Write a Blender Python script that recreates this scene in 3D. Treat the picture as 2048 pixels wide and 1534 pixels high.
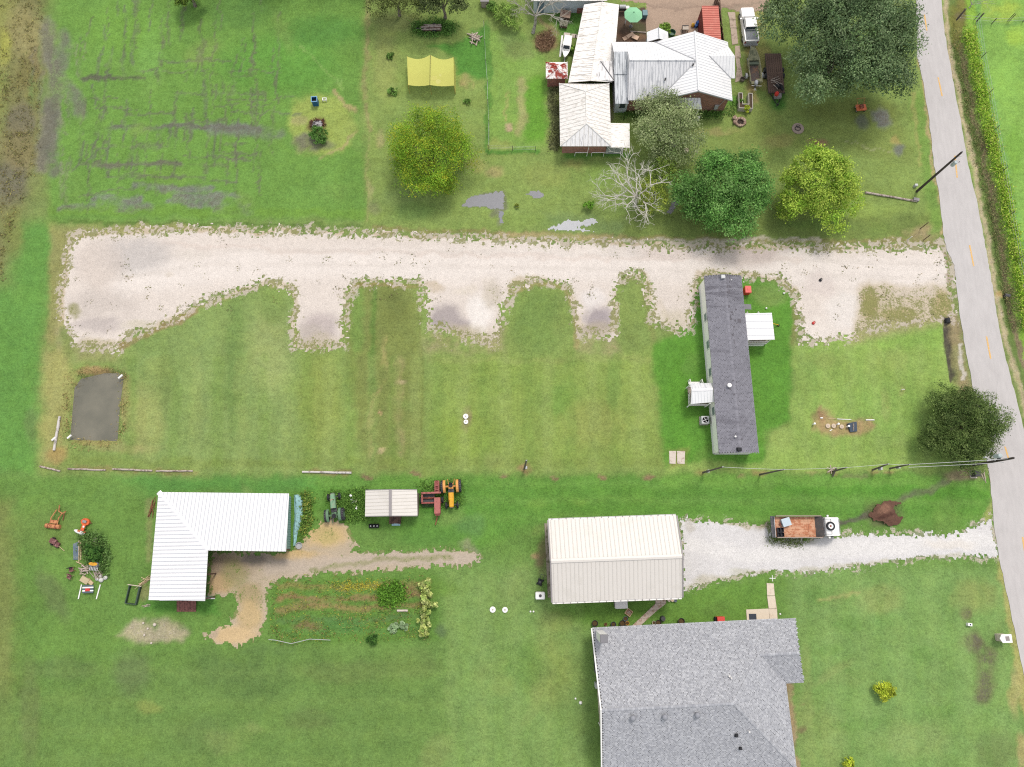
import bpy, math, random
import numpy as np
from mathutils import Vector, Matrix

for o in list(bpy.data.objects):
 bpy.data.objects.remove(o)
SC = bpy.context.scene
COL = SC.collection
random.seed(11)
RNG = np.random.default_rng(11)

# ------------------------------------------------------------------ camera, sky, sun, exposure
F_PX, CAM_H, TILT = 1420.0, 85.0, math.atan(323 / 1420.0)
cam_d = bpy.data.cameras.new('camera')
cam = bpy.data.objects.new('camera', cam_d)
COL.objects.link(cam)
cam.location = (0, 0, CAM_H)
cam.rotation_euler = (TILT, 0, 0)
cam_d.sensor_width = 36.0
cam_d.lens = 36.0 * F_PX / 2048.0
cam_d.clip_start = 0.5
cam_d.clip_end = 9000
SC.camera = cam

SUN_DIR = Vector((0.9, 2.1, 4.0)).normalized()          # towards the sun
W = bpy.data.worlds.new('World')
SC.world = W
W.use_nodes = True
wn = W.node_tree.nodes
wn.clear()
sky = wn.new('ShaderNodeTexSky')
sky.sky_type = 'NISHITA'
sky.sun_disc = False
sky.sun_elevation = math.asin(SUN_DIR.z)
sky.sun_rotation = math.atan2(SUN_DIR.x, SUN_DIR.y)
sky.air_density = 1.0
sky.dust_density = 4.0
sky.ozone_density = 1.0
bg = wn.new('ShaderNodeBackground')
bg.inputs[1].default_value = 0.12
wo = wn.new('ShaderNodeOutputWorld')
mixw = wn.new('ShaderNodeMix')                           # an even bright cloud deck over most of the sky
mixw.data_type = 'RGBA'
mixw.inputs[0].default_value = 0.7
mixw.inputs[7].default_value = (5.7, 5.9, 6.1, 1)
W.node_tree.links.new(sky.outputs[0], mixw.inputs[6])
W.node_tree.links.new(mixw.outputs[2], bg.inputs[0])
W.node_tree.links.new(bg.outputs[0], wo.inputs[0])

sun_d = bpy.data.lights.new('sun', 'SUN')
sun_d.energy = 1.4
sun_d.angle = math.radians(14)
sun_d.color = (1.0, 0.96, 0.90)
sun = bpy.data.objects.new('sun', sun_d)
COL.objects.link(sun)
sun.rotation_euler = (-SUN_DIR).to_track_quat('-Z', 'Y').to_euler()
sun.location = (20, 40, 120)

SC.cycles.use_denoising = False
SC.cycles.filter_width = 1.15
vs = SC.view_settings
vs.view_transform = 'Standard'
vs.look = 'None'
vs.gamma = 1.0
vs.use_curve_mapping = False
vs.exposure = 0.74
# light that a flat white surface sends back per channel at this exposure (measured), used to turn a seen colour into a base colour
KR, KG, KB = 1.57, 1.65, 1.74

# ------------------------------------------------------------------ helpers
def lin(c):
 c = c / 255.0
 return c / 12.92 if c <= 0.04045 else ((c + 0.055) / 1.055) ** 2.4

def C(r, g, b):
 return (min(lin(r) / KR, .9), min(lin(g) / KG, .9), min(lin(b) / KB, .9))

_s, _c = math.sin(TILT), math.cos(TILT)
def G(px, py, z=0.0):
 """Point of the real place at height z that the photograph shows at (px, py)."""
 a = (px - 1024.0) / F_PX
 b = -(py - 767.0) / F_PX
 dy, dz = b * _c + _s, b * _s - _c
 t = (z - CAM_H) / dz
 return Vector((a * t, dy * t, z))

def to_px(x, y, z=0.0):
 d = y * _s - (z - CAM_H) * _c
 u = y * _c + (z - CAM_H) * _s
 return 1024.0 + F_PX * x / d, 767.0 - F_PX * u / d

_tab = RNG.random((256, 256))
def vnoise(x, y, seed=0):
 x = x + seed * 17.31
 y = y + seed * 9.73
 xi, yi = np.floor(x).astype(int), np.floor(y).astype(int)
 fx, fy = x - xi, y - yi
 fx, fy = fx * fx * (3 - 2 * fx), fy * fy * (3 - 2 * fy)
 a = _tab[xi & 255, yi & 255]; b = _tab[(xi + 1) & 255, yi & 255]
 c = _tab[xi & 255, (yi + 1) & 255]; d = _tab[(xi + 1) & 255, (yi + 1) & 255]
 return (a * (1 - fx) + b * fx) * (1 - fy) + (c * (1 - fx) + d * fx) * fy

def fbm(x, y, seed=0, oct=4):
 s, a, t = 0.0, 1.0, 0.0
 for i in range(oct):
  s = s + a * vnoise(x * 2 ** i, y * 2 ** i, seed + i * 5)
  t += a
  a *= .55
 return s / t

def sstep(a, b, x):
 t = np.clip((x - a) / (b - a), 0, 1)
 return t * t * (3 - 2 * t)

def poly_sd(px, py, pts):
 """signed distance to a polygon (positive inside), numpy arrays"""
 pts = np.asarray(pts, float)
 d2 = np.full(px.shape, 1e18)
 ins = np.zeros(px.shape, bool)
 n = len(pts)
 for i in range(n):
  x0, y0 = pts[i]; x1, y1 = pts[(i + 1) % n]
  ex, ey = x1 - x0, y1 - y0
  L = ex * ex + ey * ey + 1e-9
  t = np.clip(((px - x0) * ex + (py - y0) * ey) / L, 0, 1)
  dd = (px - x0 - t * ex) ** 2 + (py - y0 - t * ey) ** 2
  d2 = np.minimum(d2, dd)
  if y0 != y1:
   cr = ((y0 > py) != (y1 > py)) & (px < (x1 - x0) * (py - y0) / (y1 - y0) + x0)
   ins ^= cr
 d = np.sqrt(d2)
 return np.where(ins, d, -d)

def line_d(px, py, pts):
 pts = np.asarray(pts, float)
 d2 = np.full(px.shape, 1e18)
 for i in range(len(pts) - 1):
  x0, y0 = pts[i]; x1, y1 = pts[i + 1]
  ex, ey = x1 - x0, y1 - y0
  L = ex * ex + ey * ey + 1e-9
  t = np.clip(((px - x0) * ex + (py - y0) * ey) / L, 0, 1)
  d2 = np.minimum(d2, (px - x0 - t * ex) ** 2 + (py - y0 - t * ey) ** 2)
 return np.sqrt(d2)

def setp(o, label=None, cat=None, group=None, kind=None):
 if label: o['label'] = label
 if cat: o['category'] = cat
 if group: o['group'] = group
 if kind: o['kind'] = kind
 return o

def thing(name, label, cat, loc=(0, 0, 0), rz=0.0, group=None):
 o = bpy.data.objects.new(name, None)
 COL.objects.link(o)
 o.empty_display_size = 0.3
 o.location = loc
 o.rotation_euler = (0, 0, rz)
 return setp(o, label, cat, group)

def copy_tree(o, parent=None):
 c = o.copy()
 COL.objects.link(c)
 if parent is not None:
  c.parent = parent
 for ch in list(o.children):
  copy_tree(ch, c)
 return c

class MB:
 """collects faces, then links them as ONE mesh object"""
 def __init__(s):
  s.v, s.f, s.c, s.T = [], [], [], None
 def add(s, vs_, fs, col=None):
  n = len(s.v)
  if s.T is not None:
   vs_ = [s.T @ Vector(p) for p in vs_]
  s.v += [tuple(p) for p in vs_]
  s.f += [tuple(i + n for i in f) for f in fs]
  s.c += [col] * len(fs)
  return s
 def box(s, x0, x1, y0, y1, z0, z1, col=None, top=1.0):
  mx, my = (x0 + x1) / 2, (y0 + y1) / 2
  vv = [(x0, y0, z0), (x1, y0, z0), (x1, y1, z0), (x0, y1, z0)] + \
    [(mx + (x - mx) * top, my + (y - my) * top, z1) for x, y in ((x0, y0), (x1, y0), (x1, y1), (x0, y1))]
  return s.add(vv, [(3, 2, 1, 0), (4, 5, 6, 7), (0, 1, 5, 4), (1, 2, 6, 5), (2, 3, 7, 6), (3, 0, 4, 7)], col)
 def quad(s, *p, col=None):
  return s.add(p, [tuple(range(len(p)))], col)
 def slab(s, pts, th, col=None):
  n = len(pts)
  lo = [Vector(p) - Vector((0, 0, th)) for p in pts]
  fs = [tuple(range(n)), tuple(range(2 * n - 1, n - 1, -1))]
  fs += [(i, n + i, n + (i + 1) % n, (i + 1) % n) for i in range(n)]
  return s.add(list(pts) + lo, fs, col)
 def wall(s, a, b, z0, z1a, z1b=None, th=.12, col=None):
  """vertical wall slab from a to b (xy), top may slope"""
  z1b = z1a if z1b is None else z1b
  a, b = Vector(a[:2]), Vector(b[:2])
  d = (b - a).normalized()
  n = Vector((-d.y, d.x)) * th / 2
  q = [a + n, b + n, b - n, a - n]
  zz = [z1a, z1b, z1b, z1a]
  vv = [(p.x, p.y, z0) for p in q] + [(p.x, p.y, z) for p, z in zip(q, zz)]
  return s.add(vv, [(3, 2, 1, 0), (4, 5, 6, 7), (0, 1, 5, 4), (1, 2, 6, 5), (2, 3, 7, 6), (3, 0, 4, 7)], col)
 def tube(s, path, r, n=8, col=None, cap=True):
  path = [Vector(p) for p in path]
  rs = r if isinstance(r, (list, tuple)) else [r] * len(path)
  vv, fs = [], []
  for i, p in enumerate(path):
   d = (path[min(i + 1, len(path) - 1)] - path[max(i - 1, 0)]).normalized()
   u = d.orthogonal().normalized() if i == 0 else (u - d * u.dot(d)).normalized()
   w = d.cross(u)
   for k in range(n):
    a = 2 * math.pi * k / n
    vv.append(p + (u * math.cos(a) + w * math.sin(a)) * rs[i])
  for i in range(len(path) - 1):
   for k in range(n):
    fs.append((i * n + k, i * n + (k + 1) % n, (i + 1) * n + (k + 1) % n, (i + 1) * n + k))
  if cap:
   fs.append(tuple(range(n - 1, -1, -1)))
   fs.append(tuple(range((len(path) - 1) * n, len(path) * n)))
  return s.add(vv, fs, col)
 def lathe(s, prof, n=16, c=(0, 0, 0), axis='z', col=None, cap=True):
  """profile [(r, h), ...] turned about an axis through c"""
  vv, fs = [], []
  for r, h in prof:
   for k in range(n):
    a = 2 * math.pi * k / n
    x, y = r * math.cos(a), r * math.sin(a)
    vv.append({'z': (c[0] + x, c[1] + y, c[2] + h), 'x': (c[0] + h, c[1] + x, c[2] + y), 'y': (c[0] + y, c[1] + h, c[2] + x)}[axis])
  for i in range(len(prof) - 1):
   for k in range(n):
    fs.append((i * n + k, i * n + (k + 1) % n, (i + 1) * n + (k + 1) % n, (i + 1) * n + k))
  if cap and prof[0][0] > 1e-4: fs.append(tuple(range(n - 1, -1, -1)))
  if cap and prof[-1][0] > 1e-4: fs.append(tuple(range((len(prof) - 1) * n, len(prof) * n)))
  return s.add(vv, fs, col)
 def loft(s, secs, col=None, close=True):
  n = len(secs[0])
  vv = [p for q in secs for p in q]
  fs = []
  for i in range(len(secs) - 1):
   for k in range(n if close else n - 1):
    fs.append((i * n + k, i * n + (k + 1) % n, (i + 1) * n + (k + 1) % n, (i + 1) * n + k))
  if close:
   fs += [tuple(range(n - 1, -1, -1)), tuple(range((len(secs) - 1) * n, len(secs) * n))]
  return s.add(vv, fs, col)
 def build(s, name, m, parent=None, world=False, smooth=False, **kw):
  vv = s.v
  if world and parent is not None:
   inv = Matrix.Translation(parent.location) @ Matrix.Rotation(parent.rotation_euler.z, 4, 'Z')
   inv = inv.inverted()
   vv = [inv @ Vector(p) for p in vv]
  me = bpy.data.meshes.new(name)
  me.from_pydata([tuple(p) for p in vv], [], s.f)
  if any(c is not None for c in s.c):
   at = me.attributes.new('tint', 'FLOAT_COLOR', 'FACE')
   buf = np.ones((len(s.f), 4), np.float32)
   for i, c in enumerate(s.c):
    if c is not None: buf[i, :3] = c[:3]
   at.data.foreach_set('color', buf.ravel())
  me.materials.append(m)
  if smooth:
   me.polygons.foreach_set('use_smooth', [True] * len(me.polygons))
  me.update()
  o = bpy.data.objects.new(name, me)
  COL.objects.link(o)
  o.parent = parent
  setp(o, **kw)
  return o

def np_mesh(name, verts, quads, m, tint=None, mask=None, smooth=False, parent=None):
 me = bpy.data.meshes.new(name)
 nv, nf = len(verts), len(quads)
 k = quads.shape[1]
 me.vertices.add(nv)
 me.vertices.foreach_set('co', np.ascontiguousarray(verts, np.float32).ravel())
 me.loops.add(nf * k)
 me.loops.foreach_set('vertex_index', np.ascontiguousarray(quads, np.int32).ravel())
 me.polygons.add(nf)
 me.polygons.foreach_set('loop_start', np.arange(0, nf * k, k, dtype=np.int32))
 if smooth:
  me.polygons.foreach_set('use_smooth', np.ones(nf, bool))
 for nm, arr in (('tint', tint), ('mask', mask)):
  if arr is not None:
   dom = 'POINT' if len(arr) == nv else 'FACE'
   at = me.attributes.new(nm, 'FLOAT_COLOR', dom)
   buf = np.ones((len(arr), 4), np.float32)
   buf[:, :arr.shape[1]] = arr
   at.data.foreach_set('color', buf.ravel())
 me.materials.append(m)
 me.update(calc_edges=True)
 me.validate()
 o = bpy.data.objects.new(name, me)
 COL.objects.link(o)
 o.parent = parent
 return o

# ------------------------------------------------------------------ materials
class NT:
 def __init__(s, name):
  s.m = bpy.data.materials.new(name)
  s.m.use_nodes = True
  s.t = s.m.node_tree
  s.t.nodes.clear()
  s.out = s.t.nodes.new('ShaderNodeOutputMaterial')
  s.b = s.t.nodes.new('ShaderNodeBsdfPrincipled')
  s.t.links.new(s.b.outputs[0], s.out.inputs[0])
  s.geo = s.t.nodes.new('ShaderNodeNewGeometry')
 def n(s, kind, **kw):
  x = s.t.nodes.new(kind)
  for k, v in kw.items(): setattr(x, k, v)
  return x
 def put(s, sock, v):
  if hasattr(v, 'is_output') or isinstance(v, bpy.types.NodeSocket):
   s.t.links.new(v, sock)
  elif isinstance(v, (tuple, list)) and len(v) == 3 and sock.type == 'RGBA':
   sock.default_value = (*v, 1)
  else:
   sock.default_value = v
 def math(s, op, a, b=None, clamp=False):
  x = s.n('ShaderNodeMath', operation=op)
  x.use_clamp = clamp
  s.put(x.inputs[0], a)
  if b is not None: s.put(x.inputs[1], b)
  return x.outputs[0]
 def noise(s, scale, detail=3.0, rough=.55, vec=None, dist=0.0, stretch=None):
  x = s.n('ShaderNodeTexNoise')
  x.inputs['Scale'].default_value = scale
  x.inputs['Detail'].default_value = detail
  x.inputs['Roughness'].default_value = rough
  x.inputs['Distortion'].default_value = dist
  v = vec if vec is not None else s.geo.outputs['Position']
  if stretch:
   mp = s.n('ShaderNodeMapping')
   mp.inputs['Scale'].default_value = stretch
   s.put(mp.inputs['Vector'], v)
   v = mp.outputs[0]
  s.put(x.inputs['Vector'], v)
  return x.outputs['Fac']
 def mix(s, fac, a, b, mode='MIX'):
  x = s.n('ShaderNodeMix', data_type='RGBA', blend_type=mode)
  s.put(x.inputs['Factor'], fac)
  s.put(x.inputs[6], a)
  s.put(x.inputs[7], b)
  return x.outputs[2]
 def attr(s, name):
  x = s.n('ShaderNodeAttribute', attribute_name=name)
  return x
 def ramp(s, v, lo, hi):
  x = s.n('ShaderNodeMapRange')
  s.put(x.inputs[0], v)
  x.inputs[1].default_value, x.inputs[2].default_value = lo, hi
  return x.outputs[0]
 def bump(s, h, strength=.4, dist=.05):
  x = s.n('ShaderNodeBump')
  x.inputs['Strength'].default_value = strength
  x.inputs['Distance'].default_value = dist
  s.put(x.inputs['Height'], h)
  s.put(s.b.inputs['Normal'], x.outputs[0])
 def done(s, col, rough=.8, metal=0.0, spec=.3):
  s.put(s.b.inputs['Base Color'], col)
  s.put(s.b.inputs['Roughness'], rough)
  s.b.inputs['Metallic'].default_value = metal
  s.b.inputs['Specular IOR Level'].default_value = spec
  return s.m

def gain(t, *terms):
 """1 + sum of (noise-.5)*amount"""
 acc = 1.0
 for nz, amt in terms:
  acc = t.math('ADD', t.math('MULTIPLY', t.math('SUBTRACT', nz, .5), amt), acc)
 return t.math('MAXIMUM', acc, .12)

def grey(t, v):
 x = t.n('ShaderNodeCombineColor')
 for i in range(3): t.put(x.inputs[i], v)
 return x.outputs[0]

_mats = {}
def paint(name, col, rough=.6, var=.15, scale=2.0, spot=None, spot_amt=0.0, spot_scale=1.5, metal=0.0, spec=.3, bump=0.0, tint=False, stretch=None):
 """worn paint, metal, wood, fabric: base colour with noise wear; spot = second colour that shows through"""
 if name in _mats: return _mats[name]
 t = NT(name)
 oc = t.n('ShaderNodeTexCoord').outputs['Object']
 base = C(*col) if col is not None else (1, 1, 1)
 if tint:
  base = t.attr('tint').outputs['Color']
 g = gain(t, (t.noise(scale, 4, .6, stretch=stretch), var * 2), (t.noise(scale * 9, 3, .6, stretch=stretch), var))
 c = t.mix(1.0, base, grey(t, g), 'MULTIPLY')
 if spot:
  f = t.ramp(t.noise(spot_scale, 6, .65, stretch=stretch), .62 - spot_amt * .4, .70 - spot_amt * .4)
  c = t.mix(f, c, C(*spot))
 if bump:
  t.bump(t.noise(scale * 9, 3), bump, .03)
 m = t.done(c, rough, metal, spec)
 _mats[name] = m
 return m

DRIVE = [(150, 470), (215, 461), (300, 458), (500, 458), (700, 465), (940, 474), (1020, 478), (1110, 484), (1250, 487), (1390, 490), (1500, 493), (1600, 495), (1700, 493), (1885, 491),
   (1902, 512), (1908, 560), (1906, 600), (1905, 640), (1860, 636), (1790, 645), (1730, 656), (1705, 676), (1640, 684), (1605, 680), (1598, 640), (1590, 590), (1560, 562), (1480, 552), (1400, 553), (1386, 600), (1379, 655), (1350, 660),
   (1303, 640), (1295, 580), (1285, 552), (1248, 552), (1236, 575), (1228, 610), (1230, 670), (1200, 675), (1156, 672), (1150, 610), (1130, 572), (1080, 562), (1030, 568), (1015, 600), (1005, 650),
   (985, 682), (930, 678), (900, 662), (855, 650), (845, 590), (838, 567), (710, 567), (695, 600), (690, 650), (686, 692), (640, 694), (588, 692), (592, 600), (585, 576), (530, 560), (490, 580),
   (440, 598), (390, 612), (330, 646), (243, 680), (230, 700), (150, 690), (122, 640), (118, 600), (128, 540), (135, 500)]
SHELL = [(1358, 1036), (1372, 1034), (1400, 1038), (1480, 1048), (1535, 1046), (1545, 1078), (1640, 1076), (1720, 1066), (1800, 1068), (1880, 1070), (1930, 1060), (1968, 1042), (1984, 1030), (1990, 1070),
   (1998, 1118), (1940, 1114), (1860, 1114), (1780, 1126), (1700, 1136), (1620, 1148), (1560, 1145), (1500, 1148), (1440, 1162), (1400, 1174), (1366, 1178), (1362, 1110)]
YARD = [(425, 1104), (572, 1106), (600, 1090), (612, 1070), (640, 1046), (668, 1040), (692, 1048), (704, 1074), (718, 1092), (704, 1102), (800, 1104), (880, 1096), (950, 1100), (968, 1118), (940, 1132), (860, 1134),
  (760, 1142), (640, 1150), (560, 1160), (535, 1190), (540, 1230), (520, 1270), (490, 1296), (440, 1292), (408, 1272), (420, 1258), (460, 1248), (474, 1215), (470, 1190), (420, 1190), (418, 1140)]
# ------------------------------------------------------------------ the ground: colours of grass, soil and weeds, laid out over the place
class Paint:
 def __init__(s, x, y, base):
  s.x, s.y = x, y
  px, py = to_px(x, y)
  w = 9.0
  s.px = px + (fbm(x * .45, y * .45, 1) - .5) * 2.2 * w + (fbm(x * 1.7, y * 1.7, 3) - .5) * w
  s.py = py + (fbm(x * .45, y * .45, 2) - .5) * 2.2 * w + (fbm(x * 1.7, y * 1.7, 4) - .5) * w
  s.rx, s.ry = px, py
  s.col = np.tile(np.array(C(*base)), (len(x), 1))
  s.mask = np.zeros((len(x), 4))
  s.brk = fbm(x * .35, y * .35, 8, 5)
  s.brk3 = fbm(x * 2.4, y * 2.4, 25, 3)
  s.brk2 = fbm(x * .9, y * .9, 21, 4)
 lift = (0, 0, 0)
 def _apply(s, idx, w, col, mask):
  w = w[:, None]
  if col is not None:
   col = tuple(a + b for a, b in zip(col, s.lift))
   s.col[idx] = s.col[idx] * (1 - w) + np.array(C(*col)) * w
  if mask is not None:
   for k, v in mask.items():
    j = 'rgba'.index(k)
    s.mask[idx, j] = s.mask[idx, j] * (1 - w[:, 0]) + v * w[:, 0]
 def _sel(s, x0, x1, y0, y1, sharp):
  px, py = (s.rx, s.ry) if sharp else (s.px, s.py)
  i = np.nonzero((px > x0) & (px < x1) & (py > y0) & (py < y1))[0]
  return i, px[i], py[i]
 def _break(s, i, w, brk):
  if brk:
   nz = s.brk[i] * .6 + s.brk2[i] * .4
   w = w * sstep(.5 - .18 + (brk - .5) * .3, .5 + .12 + (brk - .5) * .3, nz)
  return w
 def poly(s, pts, col, soft=10, a=1.0, brk=0, sharp=False, **mask):
  q = np.array(pts)
  i, px, py = s._sel(q[:, 0].min() - soft, q[:, 0].max() + soft, q[:, 1].min() - soft, q[:, 1].max() + soft, sharp)
  if len(i) == 0: return
  w = sstep(-soft, soft, poly_sd(px, py, pts)) * a
  s._apply(i, s._break(i, w, brk), col, mask or None)
 def blob(s, cx, cy, rx, ry, col, a=1.0, rot=0, brk=0, **mask):
  R = max(rx, ry) * 1.4
  i, px, py = s._sel(cx - R, cx + R, cy - R, cy + R, False)
  if len(i) == 0: return
  cr, sr = math.cos(math.radians(rot)), math.sin(math.radians(rot))
  dx, dy = px - cx, py - cy
  u, v = (dx * cr + dy * sr) / rx, (-dx * sr + dy * cr) / ry
  w = (1 - sstep(.45, 1.15, np.sqrt(u * u + v * v))) * a
  s._apply(i, s._break(i, w, brk), col, mask or None)
 def line(s, pts, wid, col, a=1.0, soft=None, brk=0, sharp=False, **mask):
  q = np.array(pts)
  soft = wid * .6 if soft is None else soft
  m = wid + soft
  i, px, py = s._sel(q[:, 0].min() - m, q[:, 0].max() + m, q[:, 1].min() - m, q[:, 1].max() + m, sharp)
  if len(i) == 0: return
  w = (1 - sstep(wid / 2 - soft / 2, wid / 2 + soft / 2, line_d(px, py, pts))) * a
  s._apply(i, s._break(i, w, brk), col, mask or None)

def ground_paint(P):
 p, b, l = P.poly, P.blob, P.line
 # --- broad lawns
 p([(-300, 950), (1985, 950), (2300, 1800), (-300, 1800)], (104, 138, 64), 14)
 p([(-300, 440), (112, 445), (85, 700), (75, 950), (-300, 950)], (100, 144, 66), 22)
 p([(-300, 1000), (25, 1000), (40, 1200), (30, 1500), (-300, 1700)], (122, 128, 72), 26, .8)
 p([(600, 948), (1985, 948), (1975, 1050), (1350, 1040), (1090, 1040), (950, 1100), (700, 1040), (590, 990)], (98, 142, 58), 16, .9)
 p([(230, 950), (640, 950), (640, 985), (300, 985)], (92, 142, 66), 14, .8)
 p([(890, 1130), (1090, 1130), (1180, 1260), (1190, 1800), (860, 1800)], (124, 152, 84), 40, .9)
 p([(1580, 1130), (2010, 1130), (2060, 1500), (2060, 1800), (1590, 1800)], (122, 153, 84), 24)
 p([(1370, 1180), (1540, 1160), (1540, 1240), (1200, 1262), (1090, 1215)], (104, 142, 60), 10)
 p([(540, 1290), (900, 1290), (880, 1800), (-200, 1800), (-200, 1420)], (106, 134, 68), 50, .8)
 b(90, 1060, 90, 60, (112, 136, 68), .7)
 b(60, 1250, 40, 200, (96, 128, 58), .5)
 b(500, 1335, 150, 70, (88, 112, 62), .55, brk=.2, g=.12)
 b(265, 1345, 42, 55, (98, 108, 74), .6, g=.2)
 b(125, 1335, 90, 26, (94, 110, 66), .5, g=.12)
 b(105, 1190, 26, 70, (102, 112, 72), .6, rot=-25, g=.12)
 b(400, 1470, 70, 50, (96, 116, 66), .4)
 b(690, 1345, 110, 30, (104, 118, 66), .5)
 b(820, 1330, 70, 34, (106, 120, 66), .5)
 b(240, 1480, 70, 40, (118, 150, 72), .5)
 b(620, 1440, 60, 26, (104, 116, 68), .5)
 b(300, 1415, 28, 16, (140, 148, 78), .6)
 b(60, 1420, 25, 120, (112, 118, 74), .5, g=.2)
 b(1100, 1340, 60, 90, (138, 150, 80), .6)
 b(1110, 1240, 45, 30, (140, 150, 82), .5)
 b(1050, 1330, 60, 60, (104, 140, 66), .6)
 b(1660, 1190, 60, 24, (100, 138, 66), .6)
 b(1760, 1200, 55, 34, (146, 156, 92), .6)
 b(1950, 1190, 50, 40, (140, 148, 86), .7)
 b(1640, 1480, 60, 90, (138, 156, 90), .6)
 b(1990, 1500, 50, 50, (108, 124, 72), .7, g=.25)
 b(1830, 1480, 90, 40, (142, 160, 96), .5)
 l([(1945, 1280), (1972, 1310), (1973, 1350), (1965, 1395)], 34, (112, 110, 78), .95, brk=.25, g=.5)
 b(1945, 1290, 26, 20, (106, 100, 74), .9, brk=.25, g=.5)
 b(1930, 1225, 16, 14, (110, 104, 72), .8, g=.5)
 l([(1640, 1198), (1720, 1186)], 7, (158, 160, 100), .8)
 for cx, cy, rx, ry in ((1660, 1300, 30, 14), (1850, 1310, 40, 20), (1700, 1250, 50, 16), (1880, 1420, 45, 16), (1720, 1450, 60, 14)):
  b(cx, cy, rx, ry, (104, 142, 66), .45)
 b(1780, 1240, 40, 20, (112, 148, 78), .5)
 # --- the big mown lot
 p([(90, 690), (240, 688), (420, 606), (535, 566), (1310, 560), (1325, 945), (80, 945)], (130, 150, 80), 14)
 p([(250, 690), (420, 612), (540, 580), (590, 590), (585, 940), (250, 940)], (130, 151, 86), 24)
 b(540, 700, 50, 110, (152, 164, 102), .8)
 b(470, 730, 22, 190, (112, 138, 72), .7)
 b(400, 800, 18, 120, (122, 140, 84), .7)
 b(330, 760, 30, 60, (124, 142, 78), .7)
 b(290, 840, 45, 80, (160, 158, 98), .55)
 b(545, 610, 30, 50, (116, 138, 70), .6)
 b(640, 800, 48, 120, (140, 152, 76), .7)
 p([(695, 575), (838, 572), (850, 940), (735, 940), (690, 720)], (124, 134, 72), 10)
 l([(748, 580), (745, 660), (742, 930)], 13, (98, 126, 58), .85)
 l([(715, 580), (712, 700)], 22, (116, 146, 70), .7)
 b(790, 610, 34, 44, (110, 118, 62), .8)
 l([(768, 660), (768, 690), (770, 760), (745, 800), (740, 910)], 10, (160, 150, 96), .7, brk=.3, b=.5)
 l([(800, 720), (795, 800), (800, 850), (798, 910)], 18, (162, 150, 104), .6, brk=.4, b=.5)
 l([(840, 600), (845, 700), (845, 940)], 6, (116, 126, 62), .6)
 p([(850, 660), (1010, 660), (1012, 708), (848, 708)], (156, 150, 104), 14, .9, brk=.2, r=.45, b=.3)
 p([(1152, 660), (1232, 664), (1242, 716), (1155, 712)], (152, 150, 104), 10, .8, brk=.25, r=.3, b=.4)
 p([(880, 720), (1000, 710), (1240, 720), (1310, 700), (1322, 930), (855, 938)], (134, 154, 76), 26, .9)
 b(930, 870, 70, 60, (130, 152, 64), .7)
 b(1075, 640, 60, 80, (110, 136, 68), .7)
 b(1110, 790, 60, 60, (120, 148, 70), .5)
 b(1190, 850, 80, 60, (146, 152, 84), .6)
 b(1265, 660, 24, 60, (124, 142, 76), .7)
 b(1000, 760, 70, 40, (128, 152, 72), .5)
 l([(860, 720), (1300, 720)], 10, (150, 158, 92), .4)
 l([(95, 925), (700, 925), (1310, 925)], 16, (124, 140, 70), .6)
 b(1230, 770, 18, 60, (118, 146, 74), .6); b(1120, 800, 25, 30, (112, 146, 66), .6)
 p([(85, 700), (130, 690), (150, 760), (120, 930), (85, 930)], (162, 156, 98), 14, .8, b=.25)
 b(115, 910, 24, 22, (164, 138, 86), .8, b=.3)
 b(190, 745, 44, 12, (168, 138, 96), .9, b=.4)
 b(190, 884, 60, 10, (158, 146, 92), .8, b=.4)
 b(250, 800, 14, 70, (156, 142, 96), .7, b=.4)
 b(240, 897, 90, 10, (164, 158, 104), .6)
 b(65, 850, 16, 40, (104, 122, 72), .6)
 p([(100, 440), (430, 448), (430, 462), (215, 466), (140, 500), (128, 600), (112, 690), (92, 690)], (150, 145, 92), 8, .8, b=.2, r=.15)
 p([(170, 470), (215, 462), (330, 462), (180, 500), (140, 620), (120, 700), (110, 660), (130, 520)], (172, 160, 118), 8, .7, r=.35, brk=.3)
 p([(130, 640), (240, 680), (232, 722), (150, 726)], (148, 148, 96), 16, .9, r=.3)
 l([(240, 690), (330, 655), (390, 622)], 12, (150, 128, 92), .85, b=.2)
 l([(250, 684), (390, 616), (530, 566), (585, 580), (592, 690)], 8, (150, 140, 90), .6, r=.2)
 l([(700, 572), (840, 572)], 8, (150, 130, 88), .7)
 l([(1015, 590), (1075, 566), (1130, 572), (1150, 620), (1153, 700)], 9, (158, 142, 98), .7, r=.2)
 l([(1240, 562), (1280, 558), (1300, 640), (1305, 690)], 10, (128, 134, 78), .7, r=.25)
 # pieces of kicked-up soil along the old fence line
 for cx, cy in ((1202, 954), (1297, 952), (1104, 952), (733, 950), (830, 948), (1012, 952), (1486, 953), (1620, 941)):
  b(cx, cy, 12, 6, (140, 112, 88), .9, b=.2)
 for cx, cy in ((1408, 944), (1522, 946), (1665, 938), (1748, 938), (1780, 938), (1046, 937)):
  b(cx, cy, 17, 12, (156, 130, 92), .9, b=.3)
 l([(620, 944), (700, 945)], 10, (140, 118, 84), .7); l([(100, 937), (390, 941)], 9, (140, 124, 80), .7, brk=.2)
 b(932, 836, 13, 26, (142, 126, 96), .9, b=.2)
 b(760, 902, 10, 8, (190, 172, 128), .9); b(802, 765, 14, 8, (186, 166, 128), .8, brk=.2, r=.3)
 b(762, 827, 4, 5, (196, 160, 120), .9)
 # --- lush grass round the mobile home, east lawn
 p([(1385, 575), (1490, 552), (1590, 580), (1582, 700), (1582, 838), (1545, 862), (1522, 930), (1325, 932), (1306, 690), (1375, 650)], (94, 142, 52), 9)
 b(1540, 590, 45, 24, (122, 142, 78), .7); b(1360, 800, 30, 100, (94, 146, 48), .6)
 b(1590, 640, 8, 60, (130, 128, 78), .7, r=.2)
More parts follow.
